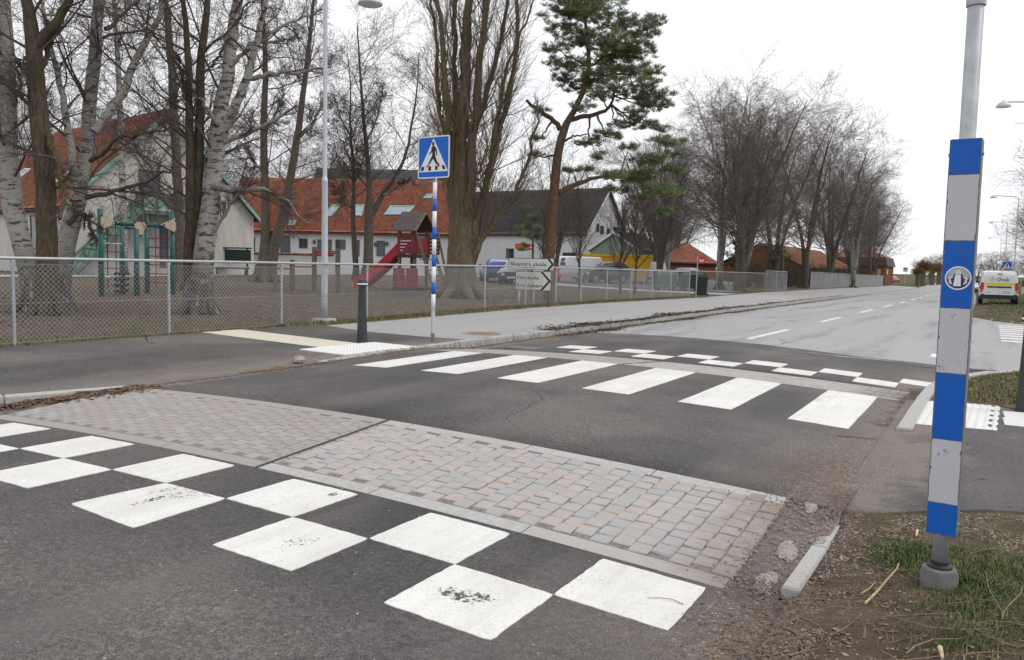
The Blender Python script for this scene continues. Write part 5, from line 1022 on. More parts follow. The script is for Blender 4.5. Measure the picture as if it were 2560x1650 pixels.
for k in range(4):
    a0, a1 = math.radians(90*k), math.radians(90*k+90); c_ = (.34, 1.36)
    f_ = lambda a, r: (c_[0]-r*math.cos(a), c_[1]+r*math.sin(a)); p, q, r_, s_ = f_(a0, .14), f_(a1, .14), f_(a1, .118), f_(a0, .118); dm.quad(*[(xr-.034, y, z) for y, z in (p, q, r_, s_)])
for k in (0, 1): dm.quad(*[(xr-.0345, c_[0]+a*.05+k*.0, c_[1]+b*.05) for a, b in (((-1, -.12), (-1, .12), (1, .12), (1, -.12)) if k else ((-.12, -1), (-.12, 1), (.12, 1), (.12, -1)))])
dm.build('diamond_emblem', M_NAVY, tg)
for sy in (-1, 1): MB().bbox((xr-.02, sy*.71 if sy > 0 else -.88, .78), (xr+.12, .88 if sy > 0 else sy*.71, 1.2), .03).build('tail_lamp', M_LRED, v)
rear('bumper', -.9, .3, .9, .5, -.1, .07, M_CBLACK, v)
MB().lathe([(.07, 1.83), (.07, 1.92), (.04, 1.95)], (xr+.5, -.1, 0), 12).build('beacon', M_LORANGE, v)
# cars parked beyond the playground
def park(px): P = on_yard(px); return P
vd = lambda P: (np.array(P[:2])-CC[:2])/np.linalg.norm(np.array(P[:2])-CC[:2])
def face(P, ang):    # 0 = nose towards the viewer, positive turns the nose to the viewer's left
    d = -vd(P); a = math.atan2(d[1], d[0]); return a-math.radians(ang)
SCN = .93
p = park(c7(1300, 765)); vehicle('parked_car', p, face(p, 50), 'dark graphite sport utility car parked nose out beside the white pickup', 'suv', M_CDARK, wheel=.36)
p = park(c7(985, 752)); vehicle('parked_van', p, face(p, 62), 'white panel van parked between the dark car and the direction sign', 'bigvan', M_CWHITE, 'van', .34)
p = park(c7(330, 752)); vehicle('parked_car', p, face(p, 172), 'blue car parked tail out behind the direction sign', 'estate', M_CBLUE)
p = park(c7(520, 770)); vehicle('parked_car', p, face(p, 8), 'dark car parked nose out behind the direction boards', 'estate', M_CDARK)
p = park(c7(1690, 762)); vehicle('parked_van', p, face(p, 150), 'white delivery van parked tail out before the green hut', 'van', M_CWHITE, 'van')
p = park(c7(2050, 790)); vehicle('parked_car', p, face(p, 165), 'silver car parked tail out behind the green containers', 'estate', M_CSILV)
b = at_z(c8(2045, 535), -.7); vehicle('parked_car', (b[0]-1.5, b[1]*1.0, -.72), math.radians(75), 'red car parked beyond the brick block by the roadside', 'estate', M_CRED)
vehicle('parked_car', (-2.3, 118, float(zr(-2.3, 118))), math.radians(-92), 'white car driving far down the road towards the crossing', 'estate', M_CWHITE)
# yellow skip and green containers
p = park(c7(1415, 765)); p = np.array([*(p[:2]+vd(p)*4.0), p[2]]); t = thing('skip', p, 'yellow steel skip container behind the parked graphite car', 'skip', math.atan2(RH[1], RH[0])); Lw = 3.0
g = MB(); g.add([(-Lw+.5, -.9, .1), (Lw-.5, -.9, .1), (Lw-.5, .9, .1), (-Lw+.5, .9, .1), (-Lw, -1, 2.2), (Lw, -1, 2.2), (Lw, 1, 2.2), (-Lw, 1, 2.2)], [(3, 2, 1, 0), (0, 1, 5, 4), (1, 2, 6, 5), (2, 3, 7, 6), (3, 0, 4, 7)]); g.build('body', M_YEL, t)
for a, b_ in (((-Lw-.05, -1.08, 2.15), (Lw+.05, -.98, 2.32)), ((-Lw-.05, .98, 2.15), (Lw+.05, 1.08, 2.32))): MB().box(a, b_).build('rim', M_YEL, t)
for x in (-1.6, 0, 1.6): MB().box((x-.08, -1.05, .3), (x+.08, -.93, 2.14)).build('rib', M_YEL, t)
def container(px, label, m, w=1.25, h=1.25, group=None):
    p = park(px); t = thing('waste_container', p, label, 'container', math.atan2(RH[1], RH[0])+.15, group); d = .9
    g = MB(); g.add([(-w/2+.08, -d/2+.05, .18), (w/2-.08, -d/2+.05, .18), (w/2-.08, d/2-.05, .18), (-w/2+.08, d/2-.05, .18), (-w/2, -d/2, h-.25), (w/2, -d/2, h-.25), (w/2, d/2, h-.25), (-w/2, d/2, h-.25)], [(3, 2, 1, 0), (4, 5, 6, 7), (0, 1, 5, 4), (1, 2, 6, 5), (2, 3, 7, 6), (3, 0, 4, 7)]); g.build('body', m, t)
    autosmooth(MB().prism([(-d/2-.03, h-.25), (d/2+.03, h-.25), (d/2*.8, h-.08), (0, h), (-d/2*.8, h-.08)], -w/2-.02, w/2+.02, lambda u, v, w_: (w_, u, v)).build('lid', m, t), 30)
    for sx in (-1, 1):
        for sy in (-1, 1): MB().tube([(sx*w*.36-.03, sy*d*.3, .09), (sx*w*.36+.03, sy*d*.3, .09)], .09, 10).build('wheel', M_RUBBER, t)
    return t
container(c7(1880, 835), 'mid green waste container standing behind the fence by the white van', M_GREENC); container(c7(2110, 835), 'dark green waste container standing just behind the black wheelie bin', M_GREENBIN); container(c7(2165, 812), 'dark green waste container at the back of the row by the silver car', M_GREENBIN)
# small child in a pink-red hooded coat by the white van
def child(px):
    p = park(px); t = thing('person', p, 'small child in a pinkish red hooded coat standing by the white van', 'person', face(p, 150)+math.pi/2)
    J = [(0, 0, .48), (0, 0, .62), (0, 0, .78), (0, -.01, .86), (0, -.015, .96), (.07, 0, .44), (.075, -.01, .25), (.08, 0, .04), (.08, -.08, .02), (-.07, 0, .44), (-.075, .02, .25), (-.08, .03, .04), (-.08, -.05, .02), (.13, 0, .76), (.19, 0, .62), (.2, -.04, .48), (-.13, 0, .76), (-.19, 0, .62), (-.2, -.04, .48)]
    E_ = [(0, 1), (1, 2), (2, 3), (3, 4), (0, 5), (5, 6), (6, 7), (7, 8), (0, 9), (9, 10), (10, 11), (11, 12), (2, 13), (13, 14), (14, 15), (2, 16), (16, 17), (17, 18)]
    rad = [.09, .1, .09, .045, .09, .06, .05, .04, .035, .06, .05, .04, .035, .05, .042, .03, .05, .042, .03]
    me = bpy.data.meshes.new('body'); me.from_pydata(J, E_, []); me.materials.append(plain('dark_trousers', (.02, .022, .03), .8)); o = link(bpy.data.objects.new('body', me), t)
    sk = o.modifiers.new('skin', 'SKIN'); me.skin_vertices or None
    bpy.context.view_layer.update()
    lay = me.skin_vertices[0].data if len(me.skin_vertices) else None
    if lay:
        for i, r in enumerate(rad): lay[i].radius = (r, r)
        lay[0].use_root = True
    o.modifiers.new('sub', 'SUBSURF').levels = 1
    coat = plain('pink_red_coat', (.55, .05, .09), .7, .12, 12)
    c = MB().lathe([(.19, .34), (.2, .42), (.17, .6), (.15, .74), (.09, .84)], n=14).build('coat', coat, t, True)
    for s in (-1, 1): MB().tube([(s*.11, 0, .78), (s*.2, 0, .62), (s*.215, -.05, .47)], [.07, .062, .05], 10).build('sleeve', coat, c, True)
    MB().lathe([(.08, .82), (.125, .88), (.13, .97), (.09, 1.06), (.02, 1.12)], n=12).build('hood', coat, c, True)
child(c7(898, 765))
# far signs and lamps
b = at_z(c8(2088, 548), -.75); crossing_sign((b[0], b[1], -.8), (1, -.1), 'far crossing sign on a banded pole beside the brick block', .8, k=4)
crossing_sign((1.2, 92, -.7), (1, 0), 'far crossing sign on a banded pole beyond the parked service van', .8, k=4)
b = at_z(c8(2210, 555), -.8); bollard((b[0], b[1]*.98, -.85), 'black bollard far off at the bend of the pavement')
P1 = at_depth((2509, 262), 27.5); P2 = at_depth((2484, 492), 60.); P3 = at_depth((2478, 556), 92.); P4 = at_depth((2474, 595), 128.)
for P, lb in ((P1, 'pale street lamp with dome head reaching over the side road'), (P2, 'pale street lamp beside the parked service van'), (P3, 'pale street lamp beyond the service van near the bare trees'), (P4, 'farthest pale street lamp on the verge side of the road')):
    z0 = float(zright(P[0]+1.6, P[1]))-.02; street_lamp((P[0]+1.6, P[1], z0), lb, math.pi, P[2]-z0-.02, 1.6, False, straight=True)
t = thing('street_name_sign', (2.3, 62, float(zright(2.3, 62))), 'green and white direction board on a post beside the service van', 'road sign'); MB().tube([(0, 0, -.2), (0, 0, 1.2)], .045, 10).build('post', M_GALV, t); MB().tube([(2.2, 0, -.2), (2.2, 0, 1.2)], .045, 10).build('post', M_GALV, t)
MB().box((-.6, -.07, .95), (2.8, -.05, 1.35)).build('green_board', plain('sign_green', (.05, .12, .06), .5), t); wb = MB().box((-.6, -.07, .5), (2.8, -.05, .92)).build('white_board', M_DIRTY, t)
MB().lathe([(.12, 0), (.12, .01)], n=14).build('red_roundel', M_RED, wb).matrix_local = Matrix.Translation((-.2, -.071, .71)) @ Matrix.Rotation(math.pi/2, 4, 'X'); None
# ------------------------------------------------------------------ trees
def tubes(P, Rd, sides):
    """P (N,K,3), Rd (N,K) -> V, F quads"""
    N, K, _ = P.shape
    if N == 0: return np.zeros((0, 3)), np.zeros((0, 4), int)
    T = np.empty_like(P); T[:, 1:-1] = P[:, 2:]-P[:, :-2]; T[:, 0] = P[:, 1]-P[:, 0]; T[:, -1] = P[:, -1]-P[:, -2]; T /= np.linalg.norm(T, axis=2, keepdims=True)+1e-9
    mean = P[:, -1]-P[:, 0]; ref = np.eye(3)[np.argmin(np.abs(mean), axis=1)]
    A = np.cross(T, ref[:, None, :]); A /= np.linalg.norm(A, axis=2, keepdims=True)+1e-9; B = np.cross(T, A)
    a = np.arange(sides)*2*np.pi/sides
    V = P[:, :, None, :]+Rd[:, :, None, None]*(np.cos(a)[None, None, :, None]*A[:, :, None, :]+np.sin(a)[None, None, :, None]*B[:, :, None, :])
    n0 = (np.arange(N)*K*sides)[:, None, None]; k = (np.arange(K-1)*sides)[None, :, None]; s = np.arange(sides)[None, None, :]; s2 = (s+1) % sides
    F = np.stack([n0+k+s, n0+k+s2, n0+k+sides+s2, n0+k+sides+s], -1).reshape(-1, 4)
    return V.reshape(-1, 3), F
def tube_mesh(name, groups, m, smooth=True, mats=None):
    VV, FF, MI = [], [], []; b = 0
    for g in groups:
        P, Rd, s = g[:3]; V, F = tubes(np.asarray(P, float), np.asarray(Rd, float), s); VV.append(V); FF.append(F+b); b += len(V); MI.append(np.full(len(F), g[3] if len(g) > 3 else 0))
    return mesh_arrays(name, np.concatenate(VV), np.concatenate(FF), mats or m, np.concatenate(MI), smooth)
def resample(pts, rad, n, wig=0., r=rng):
    pts = np.array(pts, float); d = np.r_[0, np.cumsum(np.linalg.norm(np.diff(pts, axis=0), axis=1))]; s = np.linspace(0, d[-1], n)
    # smooth (Catmull-like) interpolation by averaging linear interpolation with a small blur
    Q = np.stack([np.interp(s, d, pts[:, i]) for i in range(3)], 1); Rr = np.interp(s, d, rad)
    for _ in range(2): Q[1:-1] = .25*Q[:-2]+.5*Q[1:-1]+.25*Q[2:]
    if wig: Q[1:-1] += r.normal(0, wig, (n-2, 3))
    return Q, Rr
def children(P, Rd, n, t0, t1, ang, ln, K, r, up=.0, droop=0., wig=.1, rr=.55, taper=.25, rmin=.002, lpow=.6, az=None, rmax=9.):
    """n children for every parent polyline; vectorised. ln = length as fraction of parent's length (range)"""
    N, Kp, _ = P.shape
    if N == 0 or n == 0: return np.zeros((0, K, 3)), np.zeros((0, K))
    idx = np.repeat(np.arange(N), n); M = len(idx); t = t0+(t1-t0)*((np.tile(np.arange(n), N)+r.random(M))/n)
    f = t*(Kp-1); i = np.clip(f.astype(int), 0, Kp-2); u = (f-i)[:, None]
    p = P[idx, i]*(1-u)+P[idx, i+1]*u; tan = P[idx, i+1]-P[idx, i]; tan /= np.linalg.norm(tan, axis=1, keepdims=True)+1e-9
    rad = Rd[idx, i]*(1-u[:, 0])+Rd[idx, i+1]*u[:, 0]
    pl = np.linalg.norm(np.diff(P, axis=1), axis=2).sum(1)[idx]
    q = r.normal(size=(M, 3)); q -= (q*tan).sum(1, keepdims=True)*tan; q /= np.linalg.norm(q, axis=1, keepdims=True)+1e-9
    a = np.radians(r.uniform(*ang, M))[:, None]; d = tan*np.cos(a)+q*np.sin(a)
    L_ = pl*r.uniform(*ln, M)*(1-.65*t)**lpow
    step = (L_/(K-1))[:, None]; out_ = np.empty((M, K, 3)); out_[:, 0] = p; upv = np.array([0, 0, 1.])
    for k in range(1, K):
        s = k/(K-1)
        d = d+r.normal(0, wig, (M, 3))+upv*(up-droop*s); d /= np.linalg.norm(d, axis=1, keepdims=True)+1e-9
        out_[:, k] = out_[:, k-1]+d*step
    r0 = np.minimum(np.clip(rad*rr, rmin, rmax), rad*.9+rmin*.3); R_ = r0[:, None]*np.linspace(1, taper, K)[None, :]; R_ = np.maximum(R_, rmin*.55)
    return out_, R_
def stems_px(traces, dep, cf, jit=0., r=rng, n=22, wig=.012):
    """traces: list of [(x, y, width_px)...] in crop pixels, standing at the depth of the tree's own base"""
    out_ = []
    k = 1.0
    for tr in traces:
        off = 0.; pts, rad = [], []
        sway = r.normal(0, jit)
        for j, (x, y, w) in enumerate(tr):
            dd = dep+sway*(j/(len(tr)-1))**1.2; P = at_depth(cf(x, y), dd); pts.append(P); s = cf(1, 0)[0]-cf(0, 0)[0]; rad.append(.5*w*s*dd/CF)
        out_.append(resample(pts, rad, n, wig, r))
    return out_
def finish(name, label, cat, base_, trunk_groups, crown_groups, bark_, twig_, group=None, roots=None, loc_shift=None, extra=None):
    base_ = np.array(base_, float); t = thing(name, base_, label, cat, group=group)
    sh = lambda gs: [(np.asarray(g[0])-base_, *g[1:]) for g in gs]
    tr = link(bpy.data.objects.new('trunk', tube_mesh('trunk', sh(trunk_groups), bark_)), t)
    cm = twig_ if isinstance(twig_, (list, tuple)) else [twig_]
    cr = link(bpy.data.objects.new('crown', tube_mesh('crown', sh(crown_groups), None, True, cm)), t)
    return t, tr, cr
def roots_at(b, r0, r, n=7, spread=.9, h=.75):
    P, Rd = [], []
    for k in range(n):
        a = 2*math.pi*k/n+r.uniform(-.3, .3); s = spread*r.uniform(.7, 1.2)*r0; d = np.array([math.cos(a), math.sin(a), 0])
        P.append([b+d*r0*.35+(0, 0, h), b+d*r0*.62+(0, 0, h*.4), b+d*(r0+s*.25)+(0, 0, h*.1), b+d*(r0+s*.7)+(0, 0, -.06)]); Rd.append([r0*.5, r0*.48, r0*.34, r0*.16])
    return np.array(P), np.array(Rd)
def pack(st): return np.array([s[0] for s in st]), np.array([s[1] for s in st])
def traced_tree(name, label, base_px, traces, cf, bark_, seed, limbs=(), twig=None, n1=14, n2=11, n3=12, ang1=(30, 75), len1=(.2, .46), up1=.05, droop3=.05, t0=.25, jit=.8, limb_mat=1, base_r=None, root=True, dep=None, cat='tree', lenscale=1., group=None, tw=.0026, len3=(.3, .75), wig=.15):
    r = np.random.default_rng(seed); b = on_yard(base_px); D = dep or depth_of(b)
    S = stems_px(traces, D, cf, jit, r); P, Rd = pack(S); Lm = stems_px(limbs, D, cf, jit*1.2, r, 16, .02) if limbs else []
    crown = []; src = [(P, Rd)]
    if Lm: LP, LR = pack(Lm); crown.append((LP, LR, 8, limb_mat))
    c1_, r1_ = children(P, Rd, n1, t0, .97, ang1, (len1[0]*lenscale, len1[1]*lenscale), 9, r, up=up1, wig=wig, rr=.36, taper=.18, rmin=.007, rmax=.032)
    if Lm:
        cc, rc = children(LP, LR, 9, .2, .97, (25, 70), (.2, .5), 9, r, up=.03, wig=wig, rr=.5, taper=.25, rmin=.006); 
        c1_, r1_ = np.concatenate([c1_, cc]), np.concatenate([r1_, rc])
    c2_, r2_ = children(c1_, r1_, n2, .15, .98, (25, 75), (.35, .85), 7, r, up=.03, wig=wig*1.2, rr=.42, taper=.3, rmin=tw*1.5)
    c3_, r3_ = children(c2_, r2_, n3, .1, 1., (20, 75), len3, 3, r, up=.0, droop=droop3, wig=wig*1.2, rr=.55, taper=.45, rmin=tw)
    crown += [(c1_, r1_, 5, 0), (c2_, r2_, 3, 0), (c3_, r3_, 3, 0)]
    tg = [(P, Rd, 12)]
    if root:
        br = base_r or Rd[:, 0].max(); tg.append((*roots_at(np.array([b[0], b[1], float(zyard(b[0], b[1]))]), br, r), 8))
    return finish(name, label, cat, (b[0], b[1], float(zyard(b[0], b[1]))), tg, crown, bark_, twig or [M_TWIG, M_TWIGPALE], group)
T_ = M_TWIG
EXT = lambda *a: list(a)
# left clump ------------------------------------------------------------
traced_tree('birch_tree', 'leaning white birch with curved foot at the left end of the fence', c1(150, 1395), [EXT((150, 1400, 100), (135, 1180, 82), (75, 1040, 80), (45, 900, 86), (36, 600, 80), (30, 300, 76), (14, 100, 70), (-5, -120, 60), (-25, -400, 40), (-30, -650, 20))], c1, M_BARK_BIRCH, 11, limbs=[EXT((30, 220, 26), (110, 320, 20), (170, 335, 12)), EXT((40, 500, 22), (90, 400, 16), (110, 250, 10))], n1=16, n2=11, n3=12)
traced_tree('oak_tree', 'stout brown-barked tree forking between two white birches', c1(215, 1410), [EXT((215, 1410, 112), (213, 1150, 88), (205, 900, 83), (190, 650, 82), (166, 400, 74), (152, 200, 65), (142, 100, 57), (112, -20, 43), (92, -200, 34), (60, -500, 17)), EXT((150, 240, 52), (185, 170, 48), (240, 130, 43), (290, 40, 36), (340, -80, 29), (400, -300, 17), (430, -480, 9))], c1, M_BARK_OAK, 12, limbs=[EXT((205, 560, 30), (240, 680, 30), (275, 760, 26), (285, 900, 22), (270, 980, 14)), EXT((175, 330, 26), (215, 230, 22), (260, 60, 14))], limb_mat=2, twig=[T_, M_TWIGPALE, M_BARK_OAK], n1=12, n2=11, n3=12)
traced_tree('birch_tree', 'white birch with several dark forks next to the brown trunk', c1(258, 1395), [EXT((255, 1400, 105), (275, 1200, 82), (310, 1020, 76), (345, 920, 72), (375, 800, 62), (390, 650, 58), (396, 500, 58), (415, 350, 55), (430, 200, 52), (440, 60, 46), (452, -80, 40), (470, -350, 24), (480, -560, 10)), EXT((345, 900, 42), (332, 760, 36), (302, 560, 30), (280, 410, 26), (240, 280, 22), (205, 100, 18), (180, -60, 14), (150, -300, 8)), EXT((420, 590, 40), (500, 490, 38), (560, 420, 36), (590, 290, 32), (660, 180, 28), (720, 60, 24), (745, -60, 20), (760, -300, 10))], c1, M_BARK_BIRCH, 13, limbs=[EXT((385, 885, 24), (450, 872, 22), (540, 842, 18), (640, 822, 15), (720, 780, 12), (770, 750, 8)), EXT((405, 720, 22), (450, 690, 20), (490, 655, 17), (530, 610, 14), (640, 600, 11), (760, 570, 7)), EXT((300, 1000, 26), (370, 940, 24), (400, 1010, 18), (440, 1080, 12)), EXT((470, 130, 20), (560, 60, 16), (620, 0, 12), (700, -90, 8))], limb_mat=2, twig=[T_, M_TWIGPALE, M_BARK_GREY], n1=11, n2=11, n3=12)
traced_tree('young_birch', 'slender birch trunk rising before the green outside stair', c1(556, 1235), [EXT((556, 1240, 36), (549, 900, 30), (543, 600, 27), (530, 300, 23), (512, 50, 19), (500, -120, 15), (490, -330, 7))], c1, M_BARK_BIRCH2, 14, n1=26, n2=11, n3=12, lenscale=.8, base_r=.2)
traced_tree('slender_tree', 'slim dark trunk standing between the climbing frame and the peeling birch', c1(806, 1300), [EXT((806, 1300, 50), (801, 1000, 43), (790, 700, 40), (775, 400, 36), (760, 150, 31), (736, 0, 26), (722, -120, 20), (700, -330, 9))], c1, M_BARK_GREY, 15, limbs=[EXT((775, 420, 14), (830, 320, 11), (880, 270, 7))], n1=24, n2=11, n3=12, base_r=.2)
traced_tree('twin_stem_tree', 'brown tree with two mossy upright stems beside the peeling birch', c1(850, 1400), [EXT((852, 1400, 64), (846, 1150, 48), (855, 900, 43), (850, 600, 37), (845, 300, 30), (825, 80, 24), (812, -90, 18), (800, -330, 9)), EXT((868, 1400, 60), (878, 1100, 46), (886, 800, 44), (894, 450, 40), (905, 200, 34), (926, 30, 28), (945, -110, 22), (960, -340, 10))], c1, M_BARK_OAK, 16, limbs=[EXT((860, 500, 14), (820, 400, 11), (800, 250, 7)), EXT((900, 330, 14), (960, 280, 11), (1010, 200, 7))], limb_mat=2, twig=[T_, M_TWIGPALE, M_BARK_OAK], n1=12, n2=11, n3=12)
traced_tree('birch_tree', 'big old birch with peeling pale bark behind the middle of the fence', c1(890, 1405), [EXT((900, 1405, 120), (905, 1250, 98), (925, 1050, 86), (945, 850, 80), (965, 700, 76), (985, 550, 70), (1010, 400, 60), (1030, 250, 53), (1046, 120, 48), (1065, 0, 43), (1085, -130, 36), (1110, -380, 18), (1120, -550, 9)), EXT((985, 620, 48), (1010, 560, 46), (1060, 470, 42), (1110, 330, 35), (1150, 180, 29), (1182, 40, 23), (1205, -100, 17), (1240, -320, 8))], c1, M_BARK_BIRCH2, 17, limbs=[EXT((955, 830, 40), (1005, 845, 34), (1070, 862, 28), (1130, 835, 24), (1190, 862, 19), (1250, 880, 16), (1300, 900, 13), (1330, 970, 10), (1380, 1000, 6)), EXT((1110, 350, 24), (1180, 335, 21), (1280, 325, 18), (1380, 315, 14), (1480, 298, 9)), EXT((1000, 640, 26), (1060, 610, 22), (1130, 590, 18), (1230, 540, 14), (1330, 470, 9)), EXT((1030, 300, 20), (1100, 230, 18), (1200, 190, 14), (1330, 170, 9)), EXT((960, 1040, 18), (985, 990, 15), (1040, 900, 13), (1100, 840, 9), (1140, 780, 6)), EXT((985, 560, 22), (930, 500, 18), (880, 430, 14), (840, 380, 8)), EXT((1150, 200, 18), (1230, 130, 15), (1320, 90, 11), (1440, 40, 7))], n1=11, n2=11, n3=12)
traced_tree('forked_tree', 'dark tree splitting low into a v in front of the garden wall', c1(1185, 1262), [EXT((1188, 1262, 95), (1190, 1150, 66), (1186, 1050, 42), (1190, 900, 37), (1182, 750, 35), (1180, 550, 31), (1186, 380, 26), (1190, 200, 20), (1172, 0, 15), (1160, -200, 8)), EXT((1200, 1262, 80), (1215, 1150, 52), (1258, 1000, 42), (1292, 850, 39), (1326, 650, 33), (1350, 500, 28), (1372, 300, 22), (1396, 100, 17), (1408, -60, 12), (1420, -220, 6))], c1, M_BARK_GREY, 18, limbs=[EXT((1190, 780, 18), (1130, 720, 14), (1080, 640, 9)), EXT((1330, 620, 18), (1400, 560, 14), (1450, 440, 9)), EXT((1180, 600, 16), (1230, 520, 12), (1270, 420, 8))], n1=16, n2=12, n3=13, tw=.0045)
traced_tree('forked_tree', 'dark thick tree forking high above the playground slide', cB(1060, 1010), [EXT((1068, 1010, 100), (1076, 800, 82), (1076, 600, 78), (1082, 430, 74), (1088, 250, 48), (1078, 50, 42), (1050, -200, 34), (1020, -500, 26), (1000, -800, 18), (980, -1150, 8)), EXT((1082, 480, 60), (1140, 400, 50), (1200, 280, 40), (1290, 150, 32), (1385, 0, 26), (1430, -250, 20), (1480, -550, 14), (1500, -900, 7))], cB, M_BARK_GREY, 19, limbs=[EXT((1085, 260, 24), (1010, 150, 20), (930, 20, 15), (860, -150, 9)), EXT((1200, 290, 20), (1330, 230, 16), (1450, 160, 9)), EXT((1060, -150, 20), (1150, -350, 15), (1200, -600, 8))], n1=18, n2=12, n3=13, tw=.0055)
traced_tree('forked_tree', 'slimmer dark tree close beside the thick forked one behind the lamp', cB(968, 1005), [EXT((976, 1005, 54), (957, 700, 44), (942, 450, 38), (962, 200, 30), (942, 0, 24), (920, -300, 18), (930, -600, 12), (900, -900, 6))], cB, M_BARK_GREY, 20, limbs=[EXT((945, 420, 18), (880, 300, 15), (800, 160, 9)), EXT((960, 180, 18), (1020, 40, 14), (1060, -160, 8)), EXT((930, -200, 16), (850, -330, 12), (780, -560, 7))], n1=24, n2=12, n3=13, tw=.0055)
# poplar ----------------------------------------------------------------
def poplar():
    r = np.random.default_rng(31); b = on_yard(c2(625, 1335)); b[2] = zyard(b[0], b[1]); D = depth_of(b)
    tr = [EXT((625, 1345, 190), (628, 1200, 150), (625, 1050, 135), (622, 930, 120), (628, 800, 95), (632, 600, 78), (650, 350, 70), (660, 150, 60), (670, -60, 50), (690, -400, 26), (700, -620, 10)),
          EXT((600, 1250, 110), (600, 1000, 74), (592, 800, 58), (585, 640, 50), (574, 540, 46), (560, 380, 36), (550, 150, 29), (520, -40, 24), (500, -300, 12)),
          EXT((650, 1250, 110), (662, 1000, 76), (680, 750, 58), (705, 520, 52), (722, 350, 48), (742, 150, 44), (765, -60, 38), (790, -350, 20)),
          EXT((665, 1200, 80), (700, 980, 52), (752, 780, 45), (802, 600, 38), (850, 400, 31), (880, 200, 25), (872, -40, 20), (860, -250, 11)),
          EXT((668, 1200, 70), (720, 1080, 44), (775, 990, 36), (850, 890, 27), (920, 750, 20), (950, 600, 15), (960, 450, 8)),
          EXT((598, 1100, 50), (590, 850, 38), (560, 620, 30), (540, 500, 26), (528, 380, 23), (520, 100, 18), (498, -60, 14), (480, -260, 7)),
          EXT((640, 1100, 60), (650, 800, 42), (690, 560, 36), (760, 330, 30), (800, 130, 25), (830, -60, 20), (850, -260, 9)),
          EXT((610, 1100, 60), (605, 820, 42), (610, 560, 36), (600, 300, 32), (605, 60, 26), (590, -150, 18), (580, -350, 8)),
          EXT((660, 1150, 50), (720, 900, 34), (770, 700, 28), (790, 500, 24), (830, 300, 19), (900, 120, 14), (960, -40, 8))]
    tr = [[(x, y, w*(.72 if y < 950 else .82 if i_ == 0 else .6)) for x, y, w in q] for i_, q in enumerate(tr)]
    S = stems_px(tr, D, c2, .5, r, 26, .035); P, Rd = pack(S); Rd = Rd*(1+r.normal(0, .07, Rd.shape))
    P[1:, :, :] += (r.normal(0, .25, (len(P)-1, 1, 3))*np.linspace(0, 1, 26)[None, :, None]*FH)
    c1_, r1_ = children(P, Rd, 30, .12, .97, (8, 34), (.10, .32), 8, r, up=.09, wig=.07, rr=.3, taper=.25, rmin=.007, rmax=.028)
    w_, rw = children(P, Rd, 14, .16, .75, (30, 66), (.14, .32), 8, r, up=.09, wig=.09, rr=.2, taper=.25, rmin=.007, rmax=.02)
    c1_, r1_ = np.concatenate([c1_, w_]), np.concatenate([r1_, rw])
    c2_, r2_ = children(c1_, r1_, 8, .1, .97, (12, 50), (.3, .7), 5, r, up=.09, wig=.11, rr=.45, taper=.3, rmin=.0048)
    c3_, r3_ = children(c2_, r2_, 4, .1, 1, (15, 60), (.35, .7), 3, r, up=.06, wig=.14, rr=.55, taper=.5, rmin=.0036)
    R0 = roots_at(b, .55, r, 9, 1.6, 1.2)
    finish('poplar_tree', 'huge many-stemmed poplar with ridged trunk behind the crossing sign', 'tree', b, [(P, Rd, 12), (*R0, 8)], [(c1_, r1_, 5, 0), (c2_, r2_, 3, 0), (c3_, r3_, 3, 1)], M_BARK_POP, [M_TWIGP, M_TWIGP])
poplar()
